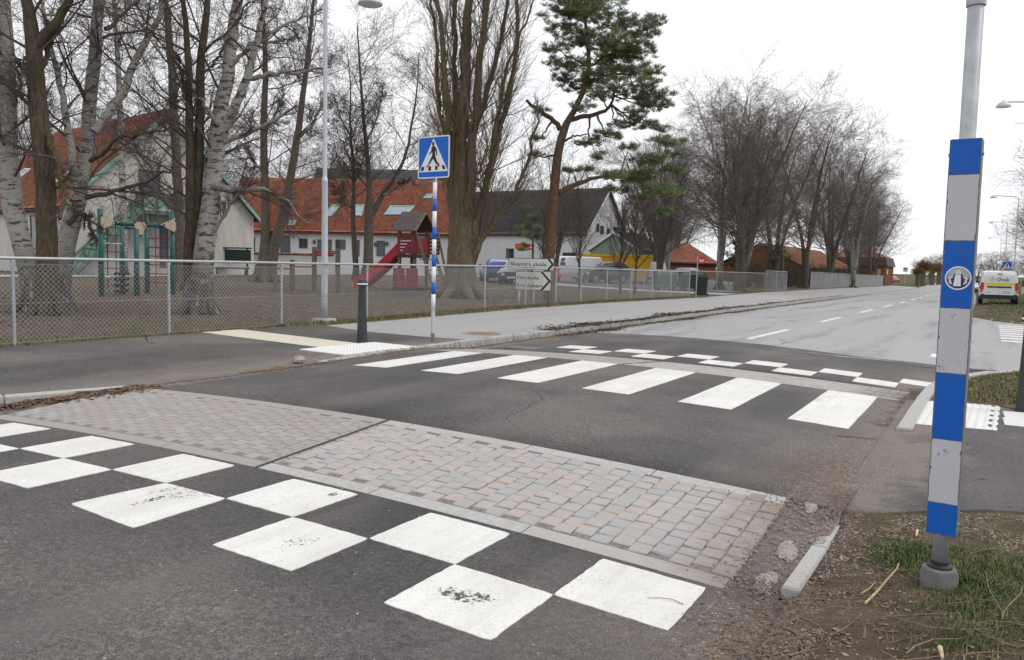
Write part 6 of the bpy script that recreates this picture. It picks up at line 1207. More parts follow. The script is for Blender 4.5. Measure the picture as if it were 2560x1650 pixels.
# pine --------------------------------------------------------------------
def needles(C, n, ln, r, up=.25, wid=.012):
    """tufts of needles at points C (N,3) -> V, F triangles"""
    N = len(C); d = r.normal(size=(N, n, 3)); d[..., 2] = np.abs(d[..., 2])*.6+up; d /= np.linalg.norm(d, axis=2, keepdims=True)
    q = np.cross(d, r.normal(size=(N, n, 3))); q /= np.linalg.norm(q, axis=2, keepdims=True); L_ = ln*r.uniform(.6, 1.2, (N, n, 1)); b = C[:, None]+d*.02+r.normal(0, .03, (N, n, 3))
    V = np.stack([b-q*wid*.5, b+q*wid*.5, b+d*L_], 2).reshape(-1, 3); return V, np.arange(len(V)).reshape(-1, 3)
def pine_like(name, label, base_px, tr, limbs, pads, cf, seed, D=None, per=60, tuft=26, ln=.16, bark_=None, padr=1., wid=.014, dz=.5):
    r = np.random.default_rng(seed); b = on_yard(base_px); b[2] = zyard(b[0], b[1]); D = D or depth_of(b)
    P, Rd = pack(stems_px(tr, D, cf, .15, r)); LP, LR = pack(stems_px(limbs, D, cf, .5, r, 16, .02)) if limbs else (P[:0], Rd[:0])
    s = cf(1, 0)[0]-cf(0, 0)[0]; cl, BP, BR = [], [], []; allp = np.concatenate([P.reshape(-1, 3), LP.reshape(-1, 3)]); allr = np.concatenate([Rd.ravel(), LR.ravel()])
    for x, y, rad in pads:
        lowp = y > 560 and cf is c2; R_ = rad*s*D/CF*(padr*.82 if lowp else padr); c = at_depth(cf(x, y), D+r.normal(0, .6+R_*dz)); k = max(10, int(per*(R_/.8)**2))
        g = r.normal(size=(k, 3)); g /= np.linalg.norm(g, axis=1, keepdims=True); g *= (r.random((k, 1))**.45)*R_*np.array([1.15, 1.15, .34 if lowp else .46])
        # a flat plate of shoots carried by one branch
        Q = c+g; cl.append(Q); i = np.argmin(np.linalg.norm(allp-c, axis=1)+.0*allr); a = allp[i]; mid = (a+c)/2+(0, 0, -.12*np.linalg.norm(c-a)); ts = np.linspace(0, 1, 7)[:, None]
        BP.append((1-ts)**2*a+2*ts*(1-ts)*mid+ts**2*c+r.normal(0, .03, (7, 3))*(ts*(1-ts)*4)); BR.append(np.linspace(min(.05, allr[i]*.6+.006), .012, 7))
        for q in Q[::3]: BP.append(c+(q-c)*np.linspace(0, 1, 7)[:, None]+r.normal(0, .02, (7, 3))); BR.append(np.linspace(.012, .005, 7))
    C = np.concatenate(cl); V, F = needles(C, tuft, ln, r, wid=wid)
    t, trk, cr = finish(name, label, 'tree', b, [(P, Rd, 12)]+([(LP, LR, 8)] if len(LP) else []), [(np.array(BP), np.array(BR), 4, 0)], bark_ or M_BARK_PINE, [M_BARK_PINE])
    cr.name = 'branches'; cr['kind'] = 'stuff'; nd = link(bpy.data.objects.new('crown', mesh_arrays('crown', V-b, F, M_NEEDLE)), t); nd['kind'] = 'stuff'; return t
pine_like('pine_tree', 'tall pine with bare reddish trunk and spreading green crown', c2(1025, 1342), [EXT((1025, 1345, 52), (1030, 1100, 47), (1045, 900, 44), (1055, 780, 41), (1066, 650, 37), (1078, 570, 38), (1110, 535, 27), (1160, 460, 25), (1200, 380, 22), (1215, 300, 20), (1200, 200, 16), (1180, 100, 13), (1190, -40, 9), (1200, -150, 5))],
    [EXT((1076, 580, 26), (1055, 548, 22), (1015, 515, 20), (960, 478, 16), (925, 450, 12)), EXT((1105, 540, 24), (1200, 517, 21), (1280, 503, 17), (1315, 450, 11), (1320, 390, 7)), EXT((1070, 865, 24), (1130, 832, 22), (1200, 800, 18), (1280, 790, 13), (1400, 800, 9), (1520, 765, 6)), EXT((1212, 290, 14), (1300, 240, 11), (1420, 200, 6)), EXT((1205, 370, 13), (1300, 330, 10), (1430, 330, 6)), EXT((1075, 640, 12), (1130, 610, 9), (1200, 600, 5))],
    [(1130, 60, 90), (1230, 40, 80), (1350, 110, 70), (1450, 130, 60), (1495, 95, 38), (1180, 180, 80), (1290, 190, 85), (1410, 215, 75), (1100, 290, 60), (1240, 330, 80), (1370, 310, 75), (1480, 330, 50), (1520, 430, 45), (1430, 440, 60), (1150, 400, 45), (1250, 430, 45), (1400, 515, 45), (1280, 610, 55), (1200, 640, 50), (1140, 20, 70), (1200, -60, 80), (1300, -30, 60), (1080, 130, 50), (1060, 220, 40), (1470, 480, 40), (1330, 560, 30), (1050, -40, 60), (1090, 360, 40),
     (1130, 765, 36), (1190, 765, 36), (1550, 640, 60), (1480, 720, 70), (1580, 760, 50), (1400, 800, 75), (1520, 850, 80), (1330, 850, 50), (1550, 950, 50), (1300, 790, 50), (1600, 860, 35), (1440, 780, 60), (1450, 890, 45), (1520, 580, 40), (1000, 500, 26), (980, 620, 24), (970, 700, 26), (1330, 395, 60), (1450, 385, 50), (1340, 255, 70), (1530, 475, 36), (1180, 480, 36), (1400, 560, 40), (1470, 560, 36), (1380, 660, 40), (1240, 700, 36), (1600, 690, 40)], c2, 41, per=64, tuft=34, ln=.2, padr=1.5, wid=.02)
pine_like('yew_tree', 'small dark evergreen tree beside the parking area', c7(660, 800), [EXT((660, 800, 26), (668, 600, 24), (672, 400, 20), (665, 250, 12), (660, 120, 6))], [], [(620, 150, 60), (690, 180, 60), (640, 250, 80), (720, 260, 60), (560, 260, 55), (620, 330, 80), (700, 340, 65), (540, 320, 45), (650, 60, 50), (600, 420, 45), (560, 460, 35), (720, 150, 45), (580, 120, 40)], c7, 42, per=60, tuft=26, ln=.2, bark_=M_BARK_GREY, wid=.02)
# young multi-stemmed trees by the parking area
def vase_tree(base_px, top_px, label, seed, n=9, spread=.16, group=None):
    r = np.random.default_rng(seed); b = on_yard(base_px); b[2] = zyard(b[0], b[1]); D = depth_of(b); H = (base_px[1]-top_px[1])*D/CF
    tr = np.array([np.linspace(0, 1, 9)[:, None]*np.array([r.normal(0, .02), r.normal(0, .02), 1])*H*.95+b]); tr[:, 1:-1] += r.normal(0, .03, (1, 7, 3)); Rd = np.linspace(.085, .02, 9)[None]
    c1_, r1_ = children(tr, Rd, n*4, .22, .95, (18, 42), (.35, .75), 9, r, up=.06, wig=.05, rr=.4, taper=.25, rmin=.012)
    c2_, r2_ = children(c1_, r1_, 8, .1, .95, (15, 45), (.25, .55), 6, r, up=.05, wig=.08, rr=.5, taper=.3, rmin=.007); c3_, r3_ = children(c2_, r2_, 4, .1, 1, (15, 50), (.3, .6), 4, r, wig=.1, rr=.5, taper=.5, rmin=.006)
    finish('young_tree', label, 'tree', b, [(tr, Rd, 8)], [(c1_, r1_, 4, 0), (c2_, r2_, 3, 0), (c3_, r3_, 3, 0)], M_BARK_GREY, [M_TWIG], group)
vase_tree(c7(1100, 815), c7(1110, -60), 'young vase-shaped bare tree before the white panel van', 51); vase_tree(c7(1472, 860), c7(1480, 40), 'young vase-shaped bare tree before the graphite car', 52, 8); vase_tree(c7(1605, 870), c7(1610, -40), 'young vase-shaped bare tree between the white vans', 53, 10)
vase_tree(c7(770, 800), c7(770, 60), 'young vase-shaped bare tree hugging the pine trunk', 54, 8)
# generic bare trees for the roadside rows -------------------------------------
M_TWIGMID = bark('branch_grey', (.1, .09, .08), (.17, .155, .14), (.25, .23, .21), 1, 0, 0)
def bare_mesh(seed, H=13., kind='birch', tw=.006, fine=1.0):
    r = np.random.default_rng(seed); nst = 4; K = 14; P, Rd = [], []
    for k in range(nst):
        a = 2*math.pi*k/nst+r.uniform(0, 1.5); lean = r.uniform(.14, .34)*(1 if k else .4); s = np.linspace(0, 1, K)[:, None]; h = H*r.uniform(.8, 1.)
        p = np.concatenate([math.cos(a)*lean*h*s**1.5, math.sin(a)*lean*h*s**1.5, h*s], 1); p[1:] += np.cumsum(r.normal(0, .05, (K-1, 3))*np.array([1, 1, .2]), 0); P.append(p); Rd.append(np.linspace(.23 if k == 0 else .16, .02, K)*H/13)
    P, Rd = np.array(P), np.array(Rd)
    c1_, r1_ = children(P, Rd, 15, .22, .97, (30, 68), (.28, .56), 9, r, up=.07 if kind != 'birch' else .05, droop=.1 if kind == 'birch' else 0, wig=.11, rr=.36, taper=.2, rmin=.014, rmax=.05)
    c2_, r2_ = children(c1_, r1_, 9, .15, .97, (22, 65), (.35, .75), 6, r, up=.03, droop=.1 if kind == 'birch' else 0, wig=.13, rr=.42, taper=.3, rmin=tw*1.3)
    c3_, r3_ = children(c2_, r2_, int(13*fine), .1, 1, (20, 70), (.35, .75), 3, r, droop=.22 if kind == 'birch' else .0, wig=.13, rr=.5, taper=.5, rmin=tw)
    return tube_mesh('trunk', [(P, Rd, 9), (*roots_at(np.zeros(3), .24*H/13, r, 6, 1.5, .5), 6)], M_BARK_BIRCH if kind == 'birch' else M_BARK_GREY), tube_mesh('crown', [(c1_, r1_, 4, 0), (c2_, r2_, 3, 1), (c3_, r3_, 3, 1)], None, True, [M_TWIGPALE if kind == 'birch' else M_TWIGMID, M_TWIGFAR])
VARI = [bare_mesh(61, 13, 'birch', fine=.85), bare_mesh(62, 13, 'birch', .0055), bare_mesh(63, 13, 'ash', fine=.85), bare_mesh(65, 13, 'ash', .0068, .7)]
def normed(pair, H=13.):
    zs = []
    for me in pair:
        v = np.zeros(len(me.vertices)*3, np.float32); me.vertices.foreach_get('co', v); zs.append(v[2::3])
    h = np.percentile(zs[1], 99.7); k = H/h
    for me in pair:
        v = np.zeros(len(me.vertices)*3, np.float32); me.vertices.foreach_get('co', v); me.vertices.foreach_set('co', v*k); me.update()
    return pair
VARI = [normed(p) for p in VARI]
SKY_X, SKY_Y = [1560, 1640, 1690, 1730, 1800, 1900, 1980, 2030, 2090, 2160, 2200, 2290, 2350], [380, 300, 195, 160, 165, 172, 195, 215, 285, 330, 400, 520, 600]
def pxx(P): d = np.array(P, float)-CC; z = d@CFW; return 1280+CF*(d@CR)/z, 825-CF*(d@CU)/z, CF/z
def far_tree(loc, H, v, rz, label, group='bare trees along the road', name='bare_tree', wide=1.):
    t = thing(name, loc, label, 'tree', rz, group); s = H/13
    for nm, me in zip(('trunk', 'crown'), VARI[v]): inst(nm, me, (0, 0, 0), t, (0, 0, 0), (s*wide, s*wide, s))
    return t
def yz(x, y): return (x, y, float(zyard(x, y))-.03)
# (x, y, height, variant, label)
RT = [(-16.8, 58, 15.5, 0, 'white-stemmed birch clump just behind the short fence bay'), (-14.6, 55.6, 15.8, 2, 'big spreading bare tree beside the driveway gap'), (-22, 60, 15, 3, 'tall dark bare tree behind the white-stemmed birch clump'), (-26, 70, 15, 2, 'dark bare tree beyond the green hut'),
 (-17.5, 67, 17.5, 0, 'tall pale-branched birch by the gap in the far fence'), (-16.2, 72, 17, 2, 'tall dark bare tree at the near end of the far fence'), (-20, 78, 18, 1, 'birch with drooping twigs before the long orange roof'), (-15.6, 82, 18.5, 3, 'tall bare tree leaning over the far fence'),
 (-14.6, 91, 17.5, 2, 'bare tree close behind the middle of the far fence'), (-13.6, 100, 14, 1, 'leaning birch growing on the pavement side of the far fence'), (-17, 105, 17.5, 3, 'bare tree over the orange tiled roof'), (-15.8, 114, 16, 2, 'bare tree standing at the mid part of the orange roof'), (-16.5, 124, 15.5, 3, 'bare tree near the brick block'), (-15.5, 133, 14.5, 2, 'bare tree right before the brick block'), (-19, 158, 15, 3, 'bare tree just behind the brick block'), (-30, 84, 16, 0, 'birch behind the long orange roofed house'), (-34, 95, 15, 3, 'dark bare tree far behind the orange roofed house')]
for k, (x, y, H, v, lb) in enumerate(RT):
    P = yz(x, y); u_, w_, q_ = pxx(P); H = min(H*1.1, (w_-np.interp(u_+(18 if k % 3 else -25), SKY_X, SKY_Y))/q_*(1, .93, .86)[k % 3]); far_tree(P, max(H, 6), v, k*1.7, lb, wide=1.05)
far_tree(yz(-15.6, 58.6), 14.5, 1, 2.2, 'slim white birch in the clump behind the short fence bay'); far_tree(yz(-27, 52), 11, 3, 1.1, 'bare tree between the parking area and the pine', wide=1.1)
# trees behind the playground buildings
BG = [((470, 640), 78., 17, 2), ((560, 640), 90., 18, 3), ((690, 640), 100., 17, 0), ((800, 640), 88., 15, 2), ((900, 640), 104., 17, 3), ((1010, 640), 110., 16, 2), ((130, 640), 75., 18, 3), ((20, 640), 66., 17, 2), ((1200, 640), 115., 16, 3), ((1330, 640), 118., 15, 2), ((1700, 650), 120., 13, 3), ((1640, 650), 105., 12, 2), ((300, 640), 84., 17, 0)]
lbl_ = lambda u: 'bare tree rising behind the school house with the outside stair' if u < 480 else 'bare tree rising behind the long red roofed school wing' if u < 1050 else 'bare tree rising behind the large white hall' if u < 1500 else 'bare tree rising behind the pale green hut'
for k, (px, dp_, H, v) in enumerate(BG): P = at_depth(px, dp_); far_tree((P[0], P[1], .1), H, v, k*2.3+.6, lbl_(px[0]), 'bare trees behind the school buildings', wide=1.15)
# pollard willows along the far pavement
def pollard():
    r = np.random.default_rng(71); P = np.array([[(0, 0, -.1), (.03, 0, .8), (.0, .03, 1.6), (0, 0, 2.3)]], float); Rd = np.array([[.36, .27, .3, .42]])
    h, hr = children(P, Rd, 10, .85, 1., (10, 60), (.14, .22), 4, r, up=.1, wig=.1, rr=.4, taper=.7, rmin=.09)
    s, sr = children(h, hr, 30, .5, 1, (5, 55), (3.2, 6.), 6, r, up=.10, wig=.06, rr=.3, taper=.35, rmin=.014, lpow=.2); q, qr = children(s, sr, 5, .3, .95, (10, 35), (.2, .4), 3, r, up=.06, wig=.08, rr=.5, taper=.5, rmin=.011)
    return tube_mesh('trunk', [(P, Rd, 10), (h, hr, 7)], M_BARK_GREY), tube_mesh('crown', [(s, sr, 3), (q, qr, 3)], M_TWIGW)
VARI.append(pollard())
for k, (px, y, sz) in enumerate([(2306, 176, 17), (2330, 192, 16), (2348, 206, 17), (2362, 224, 16), (2376, 244, 17), (2390, 268, 17), (2402, 296, 17), (2294, 168, 12)]):
    d_ = ray((px, 700)); x = d_[0]*y/d_[1]; far_tree((x, y, float(fb(y))-.1), sz, 4, k*1.3, 'pollarded willow with a ball of orange shoots along the far pavement', 'pollard willows along the far pavement', 'pollard_willow', 1.35)
# trees on the right-hand verge
for k, (x, y, H, v, lb) in enumerate([(5.0, 57, 12.5, 3, 'bare tree overhanging the direction board on the verge side'), (5.6, 74, 13., 2, 'bare tree on the verge beyond the service van'), (5.5, 94, 13., 3, 'bare tree on the verge side halfway down the road'), (6., 116, 12.5, 2, 'bare tree on the verge side far down the road'), (9, 50, 11, 3, 'bare tree at the edge of the verge behind the side road'), (9, 135, 12, 2, 'bare tree at the far bend of the verge')]): far_tree((x, y, float(zright(x, y))-.05), H, v, k*2.1+.3, lb, 'bare trees on the verge side', wide=1.35)
for k in range(14): d_ = ray((2300+k*24, 690)); y = 330+30*(k % 4); far_tree((d_[0]*y/d_[1], y, -1.4), 9+2*(k % 3), 2+k % 2, k*1.1, 'distant bare tree closing the end of the road', 'distant trees at the end of the road', wide=1.5)
# clipped hedge mass at the far side of the verge
r_ = np.random.default_rng(81); hp = np.array([[[x, y, 0], [x+r_.normal(0, .1), y+r_.normal(0, .1), .9], [x+r_.normal(0, .25), y+r_.normal(0, .25), 1.9+r_.random()*.7]] for x, y in zip(r_.uniform(8.5, 11, 420), r_.uniform(36, 150, 420))]); hp[..., 2] += zright(hp[..., 0], hp[..., 1])
tw_, tr_ = children(hp, np.full((420, 3), .014), 9, .1, 1, (15, 60), (.2, .5), 4, r_, up=.08, wig=.1, rr=.8, taper=.5, rmin=.008)
tag(link(bpy.data.objects.new('hedge', tube_mesh('hedge', [(hp, np.full((420, 3), .014), 3), (tw_, tr_, 3)], M_TWIGFAR))), 'dark leafless hedge running along the far side of the verge', 'hedge', kind='stuff')

# brushwood between the far fence and the long house, and a few evergreens among the birches
n_ = 620; yb = r_.uniform(66, 139, n_); xb = -16.6-np.abs(r_.normal(0, 1.1, n_)); q_ = np.zeros((n_, 3, 3)); q_[:, 0, 0] = xb; q_[:, 0, 1] = yb; q_[:, 1] = q_[:, 0]+np.stack([r_.normal(0, .15, n_), r_.normal(0, .15, n_), np.full(n_, .9)], 1); q_[:, 2] = q_[:, 1]+np.stack([r_.normal(0, .35, n_), r_.normal(0, .35, n_), r_.uniform(.7, 1.7, n_)], 1); q_[..., 2] += zyard(xb, yb)[:, None]
tb_, rb_ = children(q_, np.full((n_, 3), .016), 8, .1, 1, (15, 65), (.25, .6), 3, r_, up=.06, wig=.12, rr=.8, taper=.5, rmin=.009)
tag(link(bpy.data.objects.new('brushwood', tube_mesh('brushwood', [(q_, np.full((n_, 3), .016), 3), (tb_, rb_, 3)], M_BARK_GREY))), 'dark leafless brushwood behind the far chain-link fence', 'shrubs', kind='stuff')
pine_like('evergreen_tree', 'dark evergreen half hidden among the bare trees by the short fence bay', c8(640, 600), [EXT((640, 600, 30), (645, 350, 24), (650, 150, 12), (655, 60, 5))], [], [(600, 300, 70), (690, 260, 70), (640, 200, 60), (620, 380, 70), (700, 350, 60), (660, 120, 50)], c8, 43, per=30, tuft=22, ln=.28, bark_=M_BARK_GREY, wid=.035)
pine_like('evergreen_tree', 'dark evergreen among the bare trees before the orange roof', c8(1050, 590), [EXT((1050, 590, 22), (1048, 350, 18), (1045, 200, 8))], [], [(1030, 280, 60), (1080, 320, 55), (1040, 220, 45), (1000, 330, 40)], c8, 44, per=30, tuft=22, ln=.3, bark_=M_BARK_GREY, wid=.04)
# ------------------------------------------------------------------ litter, grit, grass, twigs
r7 = np.random.default_rng(101)
def any_z(x, y):
    x = np.asarray(x, float); y = np.asarray(y, float)
    return np.where(x > xkr(y), zright(x, y)+.012*((y > 5.3) & (y < 9)), np.where(x > xkl(y), zr(x, y)+.005, np.where(x > xfence(y)+.33, zwalk(x, y)+.008, zyard(x, y))))
def chips(name, X, Y, sz, m, flat=.35, zoff=0., parent=None, label=None):
    """small angular pieces: squashed tetra/octahedra"""
    N = len(X); base_ = np.array([(1, 0, 0), (0, 1, 0), (-1, 0, 0), (0, -1, 0), (0, 0, 1)], float); a = r7.uniform(0, 2*np.pi, N); s = np.asarray(sz)
    el = r7.uniform(.5, 1.6, (N, 1)); B = np.tile(base_, (N, 1, 1)); B[..., 0] *= el; B[..., 2] *= flat; B += r7.normal(0, .18, B.shape)*np.array([1, 1, flat])
    c, q = np.cos(a)[:, None], np.sin(a)[:, None]; V = np.stack([B[..., 0]*c-B[..., 1]*q, B[..., 0]*q+B[..., 1]*c, B[..., 2]], -1)*s[:, None, None]
    V += np.stack([X, Y, any_z(X, Y)+zoff], -1)[:, None]; i = np.arange(N)[:, None]*5; F = np.concatenate([i+np.array([[k, (k+1) % 4, 4]]) for k in range(4)])
    o = link(bpy.data.objects.new(name, mesh_arrays(name, V.reshape(-1, 3), F, m)), parent); o['kind'] = 'stuff'; tag(o, label, None); return o
def leaves(name, X, Y, sz, m, label=None, parent=None):
    N = len(X); q = np.array([(-1, 0, 0), (-.3, -.45, .22), (.6, -.3, .1), (1, 0, .25), (.6, .32, .15), (-.3, .42, .3)], float); B = np.tile(q, (N, 1, 1)); B[..., 2] *= r7.uniform(-.2, 1.3, (N, 1)); B += r7.normal(0, .1, B.shape); a = r7.uniform(0, 2*np.pi, N); c, s_ = np.cos(a)[:, None], np.sin(a)[:, None]
    V = np.stack([B[..., 0]*c-B[..., 1]*s_, B[..., 0]*s_+B[..., 1]*c, B[..., 2]+.15], -1)*np.asarray(sz)[:, None, None]; V += np.stack([X, Y, any_z(X, Y)], -1)[:, None]
    i = np.arange(N)[:, None]*6; F = np.concatenate([i+np.array([[0, 1, 2, 3]]), i+np.array([[0, 3, 4, 5]])]); o = link(bpy.data.objects.new(name, mesh_arrays(name, V.reshape(-1, 3), F, m)), parent); o['kind'] = 'stuff'; tag(o, label, None); return o
def twigs(name, X, Y, L_, rad, m, label=None, K=4):
    N = len(X); a = r7.uniform(0, 2*np.pi, N); P = np.empty((N, K, 3)); d = np.stack([np.cos(a), np.sin(a)], -1); p = np.stack([X, Y], -1)
    for k in range(K): P[:, k, :2] = p; P[:, k, 2] = any_z(p[:, 0], p[:, 1])+rad*1.2+r7.uniform(0, .012, N); d = d+r7.normal(0, .22, d.shape); d /= np.linalg.norm(d, axis=1, keepdims=True); p = p+d*(np.asarray(L_)/(K-1))[:, None]
    o = link(bpy.data.objects.new(name, tube_mesh(name, [(P, np.asarray(rad)[:, None]*np.linspace(1, .6, K), 4)], m))); o['kind'] = 'stuff'; tag(o, label, None); return o
def grass(name, X, Y, h, m, label=None, w=.0035, lean=.5):
    N = len(X); a = r7.uniform(0, 2*np.pi, N); d = np.stack([np.cos(a), np.sin(a), np.zeros(N)], -1); q = np.stack([-np.sin(a), np.cos(a), np.zeros(N)], -1)*w; h = np.asarray(h)[:, None]; ln = r7.uniform(.1, 1.1, (N, 1))*lean
    b = np.stack([X, Y, any_z(X, Y)-.004], -1); m1 = b+np.array([0, 0, .6])*h+d*h*ln*.3; t_ = b+np.array([0, 0, 1.])*h*(1-ln*.35)+d*h*ln
    V = np.stack([b-q, b+q, m1+q*.8, m1-q*.8, t_], 1); i = np.arange(N)[:, None]*5; Fq = [tuple(f) for f in (i+np.array([[0, 1, 2, 3]]))]; 
    V = V.reshape(-1, 3); F = np.concatenate([i+np.array([[0, 1, 2]]), i+np.array([[0, 2, 3]]), i+np.array([[3, 2, 4]])]); o = link(bpy.data.objects.new(name, mesh_arrays(name, V, F, m))); o['kind'] = 'stuff'; tag(o, label, None); return o
U = r7.uniform
# verge round the marker post: green patches, dead grass, leaves, twigs
def clump(n, blobs):
    X, Y = [], []
    for x, y, sx, sy, f in blobs: k = int(n*f); X.append(r7.normal(x, sx, k)); Y.append(r7.normal(y, sy, k))
    X, Y = np.concatenate(X), np.concatenate(Y); k = (X > -.52) & (Y < np.interp(X, [-.64, .23, 9], [4.8, 5.2, 6.1])); return X[k], Y[k]
X, Y = clump(17000, [(-.25, 4.25, .1, .13, .16), (-.02, 4.12, .12, .12, .24), (.2, 3.95, .16, .14, .24), (.05, 3.62, .14, .1, .07), (.36, 3.55, .14, .16, .1), (-.02, 3.3, .12, .08, .03), (.1, 4.35, .15, .08, .06)]); grass('grass', X, Y, U(.008, .034, len(X)), M_GRASS, 'short green grass round the foot of the striped post', .0022, .7)
X, Y = U(-.5, 2.2, 6000), U(1.6, 5.1, 6000); k = Y < np.interp(X, [-.64, .23, 9], [4.75, 5.15, 6.1]); grass('grass', X[k], Y[k], U(.012, .05, k.sum()), M_GRASSDRY, 'dead yellow grass on the bare verge', .0018, 1.2)
X, Y = U(-.62, 2.5, 2600), U(1.5, 5.15, 2600); k = Y < np.interp(X, [-.64, .23, 9], [4.8, 5.2, 6.1]); leaves('dead_leaves', X[k], Y[k], U(.004, .017, k.sum()), M_LEAF, 'brown dead leaves on the bare verge'); X, Y = U(-.62, 2.5, 900), U(1.5, 5.1, 900); leaves('dead_leaves', X, Y, U(.006, .018, 900), M_LEAF2, 'pale dead leaves on the bare verge')
X, Y = U(-.6, 2.3, 520), U(1.6, 5.05, 520); twigs('fallen_twigs', X, Y, U(.05, .28, 520), U(.0012, .0032, 520), M_STICK, 'thin fallen twigs on the bare verge')
X = np.concatenate([U(-.6, 1.5, 5000), np.maximum(r7.normal(-.7, .17, 9000), -.93-.25*r7.random(9000)**3)]); Y = np.concatenate([U(4.5, 5.2, 5000), U(1.2, 6.9, 9000)]); k = (Y < np.interp(X, [-.64, .23, 9], [4.9, 5.2, 6.1])) | (X < -.5); chips('grit', X[k], Y[k], U(.003, .0085, k.sum()), M_GRIT, .5, 0, None, 'sandy grit strewn along the verge edge of the road')
X, Y = r7.normal(-.85, .16, 5000), r7.normal(5.6, .45, 5000); chips('grit', X, Y, U(.003, .007, 5000), plain('brown_grit', (.15, .105, .08), .9, .4, 30), .6, 0, None, 'brown grit heap on the crossing beside the kerb')
X, Y = r7.normal(-.67, .05, 420), U(7.6, 11.2, 420); twigs('fallen_twigs', X, Y, U(.03, .11, 420), U(.0012, .003, 420), M_STICK, 'brown twigs gathered against the curved kerb'); chips('grit', r7.normal(-.72, .09, 1500), U(6.5, 11.5, 1500), U(.003, .007, 1500), M_GRIT, .5, 0, None, 'sandy grit against the curved kerb')
X, Y = r7.normal(-.62, .14, 1100), U(1., 3.7, 1100); leaves('dead_leaves', X, Y, U(.004, .014, 1100), M_LEAF, 'brown dead leaves along the ragged road edge'); X, Y = r7.normal(-.68, .12, 420), U(1., 3.6, 420); twigs('fallen_twigs', X, Y, U(.03, .16, 420), U(.001, .0026, 420), M_STICK, 'thin twigs along the ragged road edge')
X, Y = np.concatenate([r7.normal(-.66, .1, 9000), r7.normal(-.64, .05, 2500)]), np.concatenate([U(.8, 3.7, 9000), r7.normal(4.95, .12, 2500)]); chips('grit', X, Y, U(.003, .01, 11500), plain('soil_crumbs', (.13, .1, .08), .95, .4, 30), .7, 0, None, 'soil crumbs along the ragged road edge')
# gutter on the school side
def gut(n, y0, y1, w, off=.0): Y = U(y0, y1, n); return xkl(Y)+np.abs(r7.normal(0, w, n))+off, Y
X, Y = gut(6000, 2, 14, .13); chips('grit', X, Y, U(.004, .011, 6000), M_GRIT, .5, 0, None, 'sandy grit along the school-side gutter'); X, Y = gut(1500, 6, 20, .07, .02); twigs('fallen_twigs', X, Y, U(.04, .15, 1500), U(.002, .004, 1500), M_STICK, 'twigs along the school-side gutter')
X, Y = gut(3000, 2.2, 4.9, .16, .02); leaves('dead_leaves', X, Y, U(.012, .035, 3000), M_LEAF, 'brown leaf litter piled in the gutter by the setts')
Y = np.abs(r7.normal(0, 11, 9000))+14.5; Y += .5*np.sin(Y*2.1); X = xkl(Y)-.04+r7.normal(.0, .13, 9000)*(1+.7*np.sin(Y*.9)); leaves('dead_leaves', X, Y, U(.02, .06, 9000), plain('wet_leaf', (.09, .062, .045), .9, .35, 9), 'dark leaf litter along the far gutter'); Y = U(14, 60, 3000); X = xkl(Y)+r7.normal(-.02, .2, 3000); leaves('dead_leaves', X, Y, U(.015, .05, 3000), M_LEAF, 'brown leaf litter scattered along the far kerb')
Y = U(16, 75, 2500); X = xkl(Y)+.1+r7.normal(0, .08, 2500); chips('grit', X, Y, U(.01, .035, 2500), plain('gutter_silt', (.12, .095, .075), .9, .3, 9), .4, 0, None, 'dark silt lining the far gutter')
X, Y = r7.normal(-8.1, .55, 3500), U(1, 7.2, 3500); chips('grit', X, Y, U(.002, .006, 3500), M_GRIT, .4, 0, None, 'fine sand on the dark pavement'); X, Y = U(-10.9, -7.3, 260), U(1, 9, 260); leaves('dead_leaves', X, Y, U(.008, .02, 260), M_LEAF2, 'few pale dead leaves on the dark pavement')
X, Y = U(-6.5, -.9, 500), U(1.2, 9.2, 500); chips('grit', X, Y, U(.002, .005, 500), plain('white_chip', (.5, .48, .45), .9), .5, .004, None, 'tiny pale stone chips on the crossing')
# grass strip under the fence and tufts in the yard
Y = U(10.5, 37, 16000); X = xfence(Y)+np.abs(r7.normal(.1, .15, 16000))-.02; grass('grass', X, Y, U(.03, .1, 16000), M_GRASSDRY, 'yellowish grass strip along the foot of the fence', .005, .8); Y = U(10.5, 37, 7000); X = xfence(Y)+np.abs(r7.normal(.05, .1, 7000)); grass('grass', X, Y, U(.03, .11, 7000), M_GRASS, 'green tufts along the foot of the fence', .005, .7)
Y = U(1, 11, 5000); X = xfence(Y)+r7.normal(.0, .07, 5000); grass('grass', X, Y, U(.02, .07, 5000), M_GRASSDRY, 'dead grass along the fence foot by the dark pavement', .004, 1.)
X, Y = U(-27, -11.5, 14000), U(3, 34, 14000); leaves('dead_leaves', X, Y, U(.02, .05, 14000), plain('yard_leaf', (.13, .09, .062), .9, .4, .7), 'dead leaves strewn over the playground soil'); k = r7.random(14000) < .45; grass('grass', U(-24, -11.4, 9000), U(4, 40, 9000), U(.02, .06, 9000), M_GRASSDRY, 'thin dull grass on the playground soil', .006, 1.)
X, Y = U(-.35, 1.6, 6000), U(9.4, 13.6, 6000); k = (X > np.interp(Y, [9, 11.4, 12.5, 13.46], [-.45, -.35, -.02, .4])); grass('grass', X[k], Y[k], U(.02, .06, k.sum()), M_GRASSDRY, 'yellowish grass on the kerbed corner', .005, .9); X, Y = U(-.3, 1.6, 3500), U(9.6, 13.4, 3500); k = (X > np.interp(Y, [9, 11.4, 12.5, 13.46], [-.4, -.3, .05, .5])); grass('grass', X[k], Y[k], U(.02, .06, k.sum()), M_GRASS, 'green grass on the kerbed corner', .005, .9)
X, Y = U(-.1, 9, 9000), U(34, 70, 9000); grass('grass', X, Y, U(.04, .12, 9000), M_GRASS, 'grass on the verge round the service van', .012, .8)
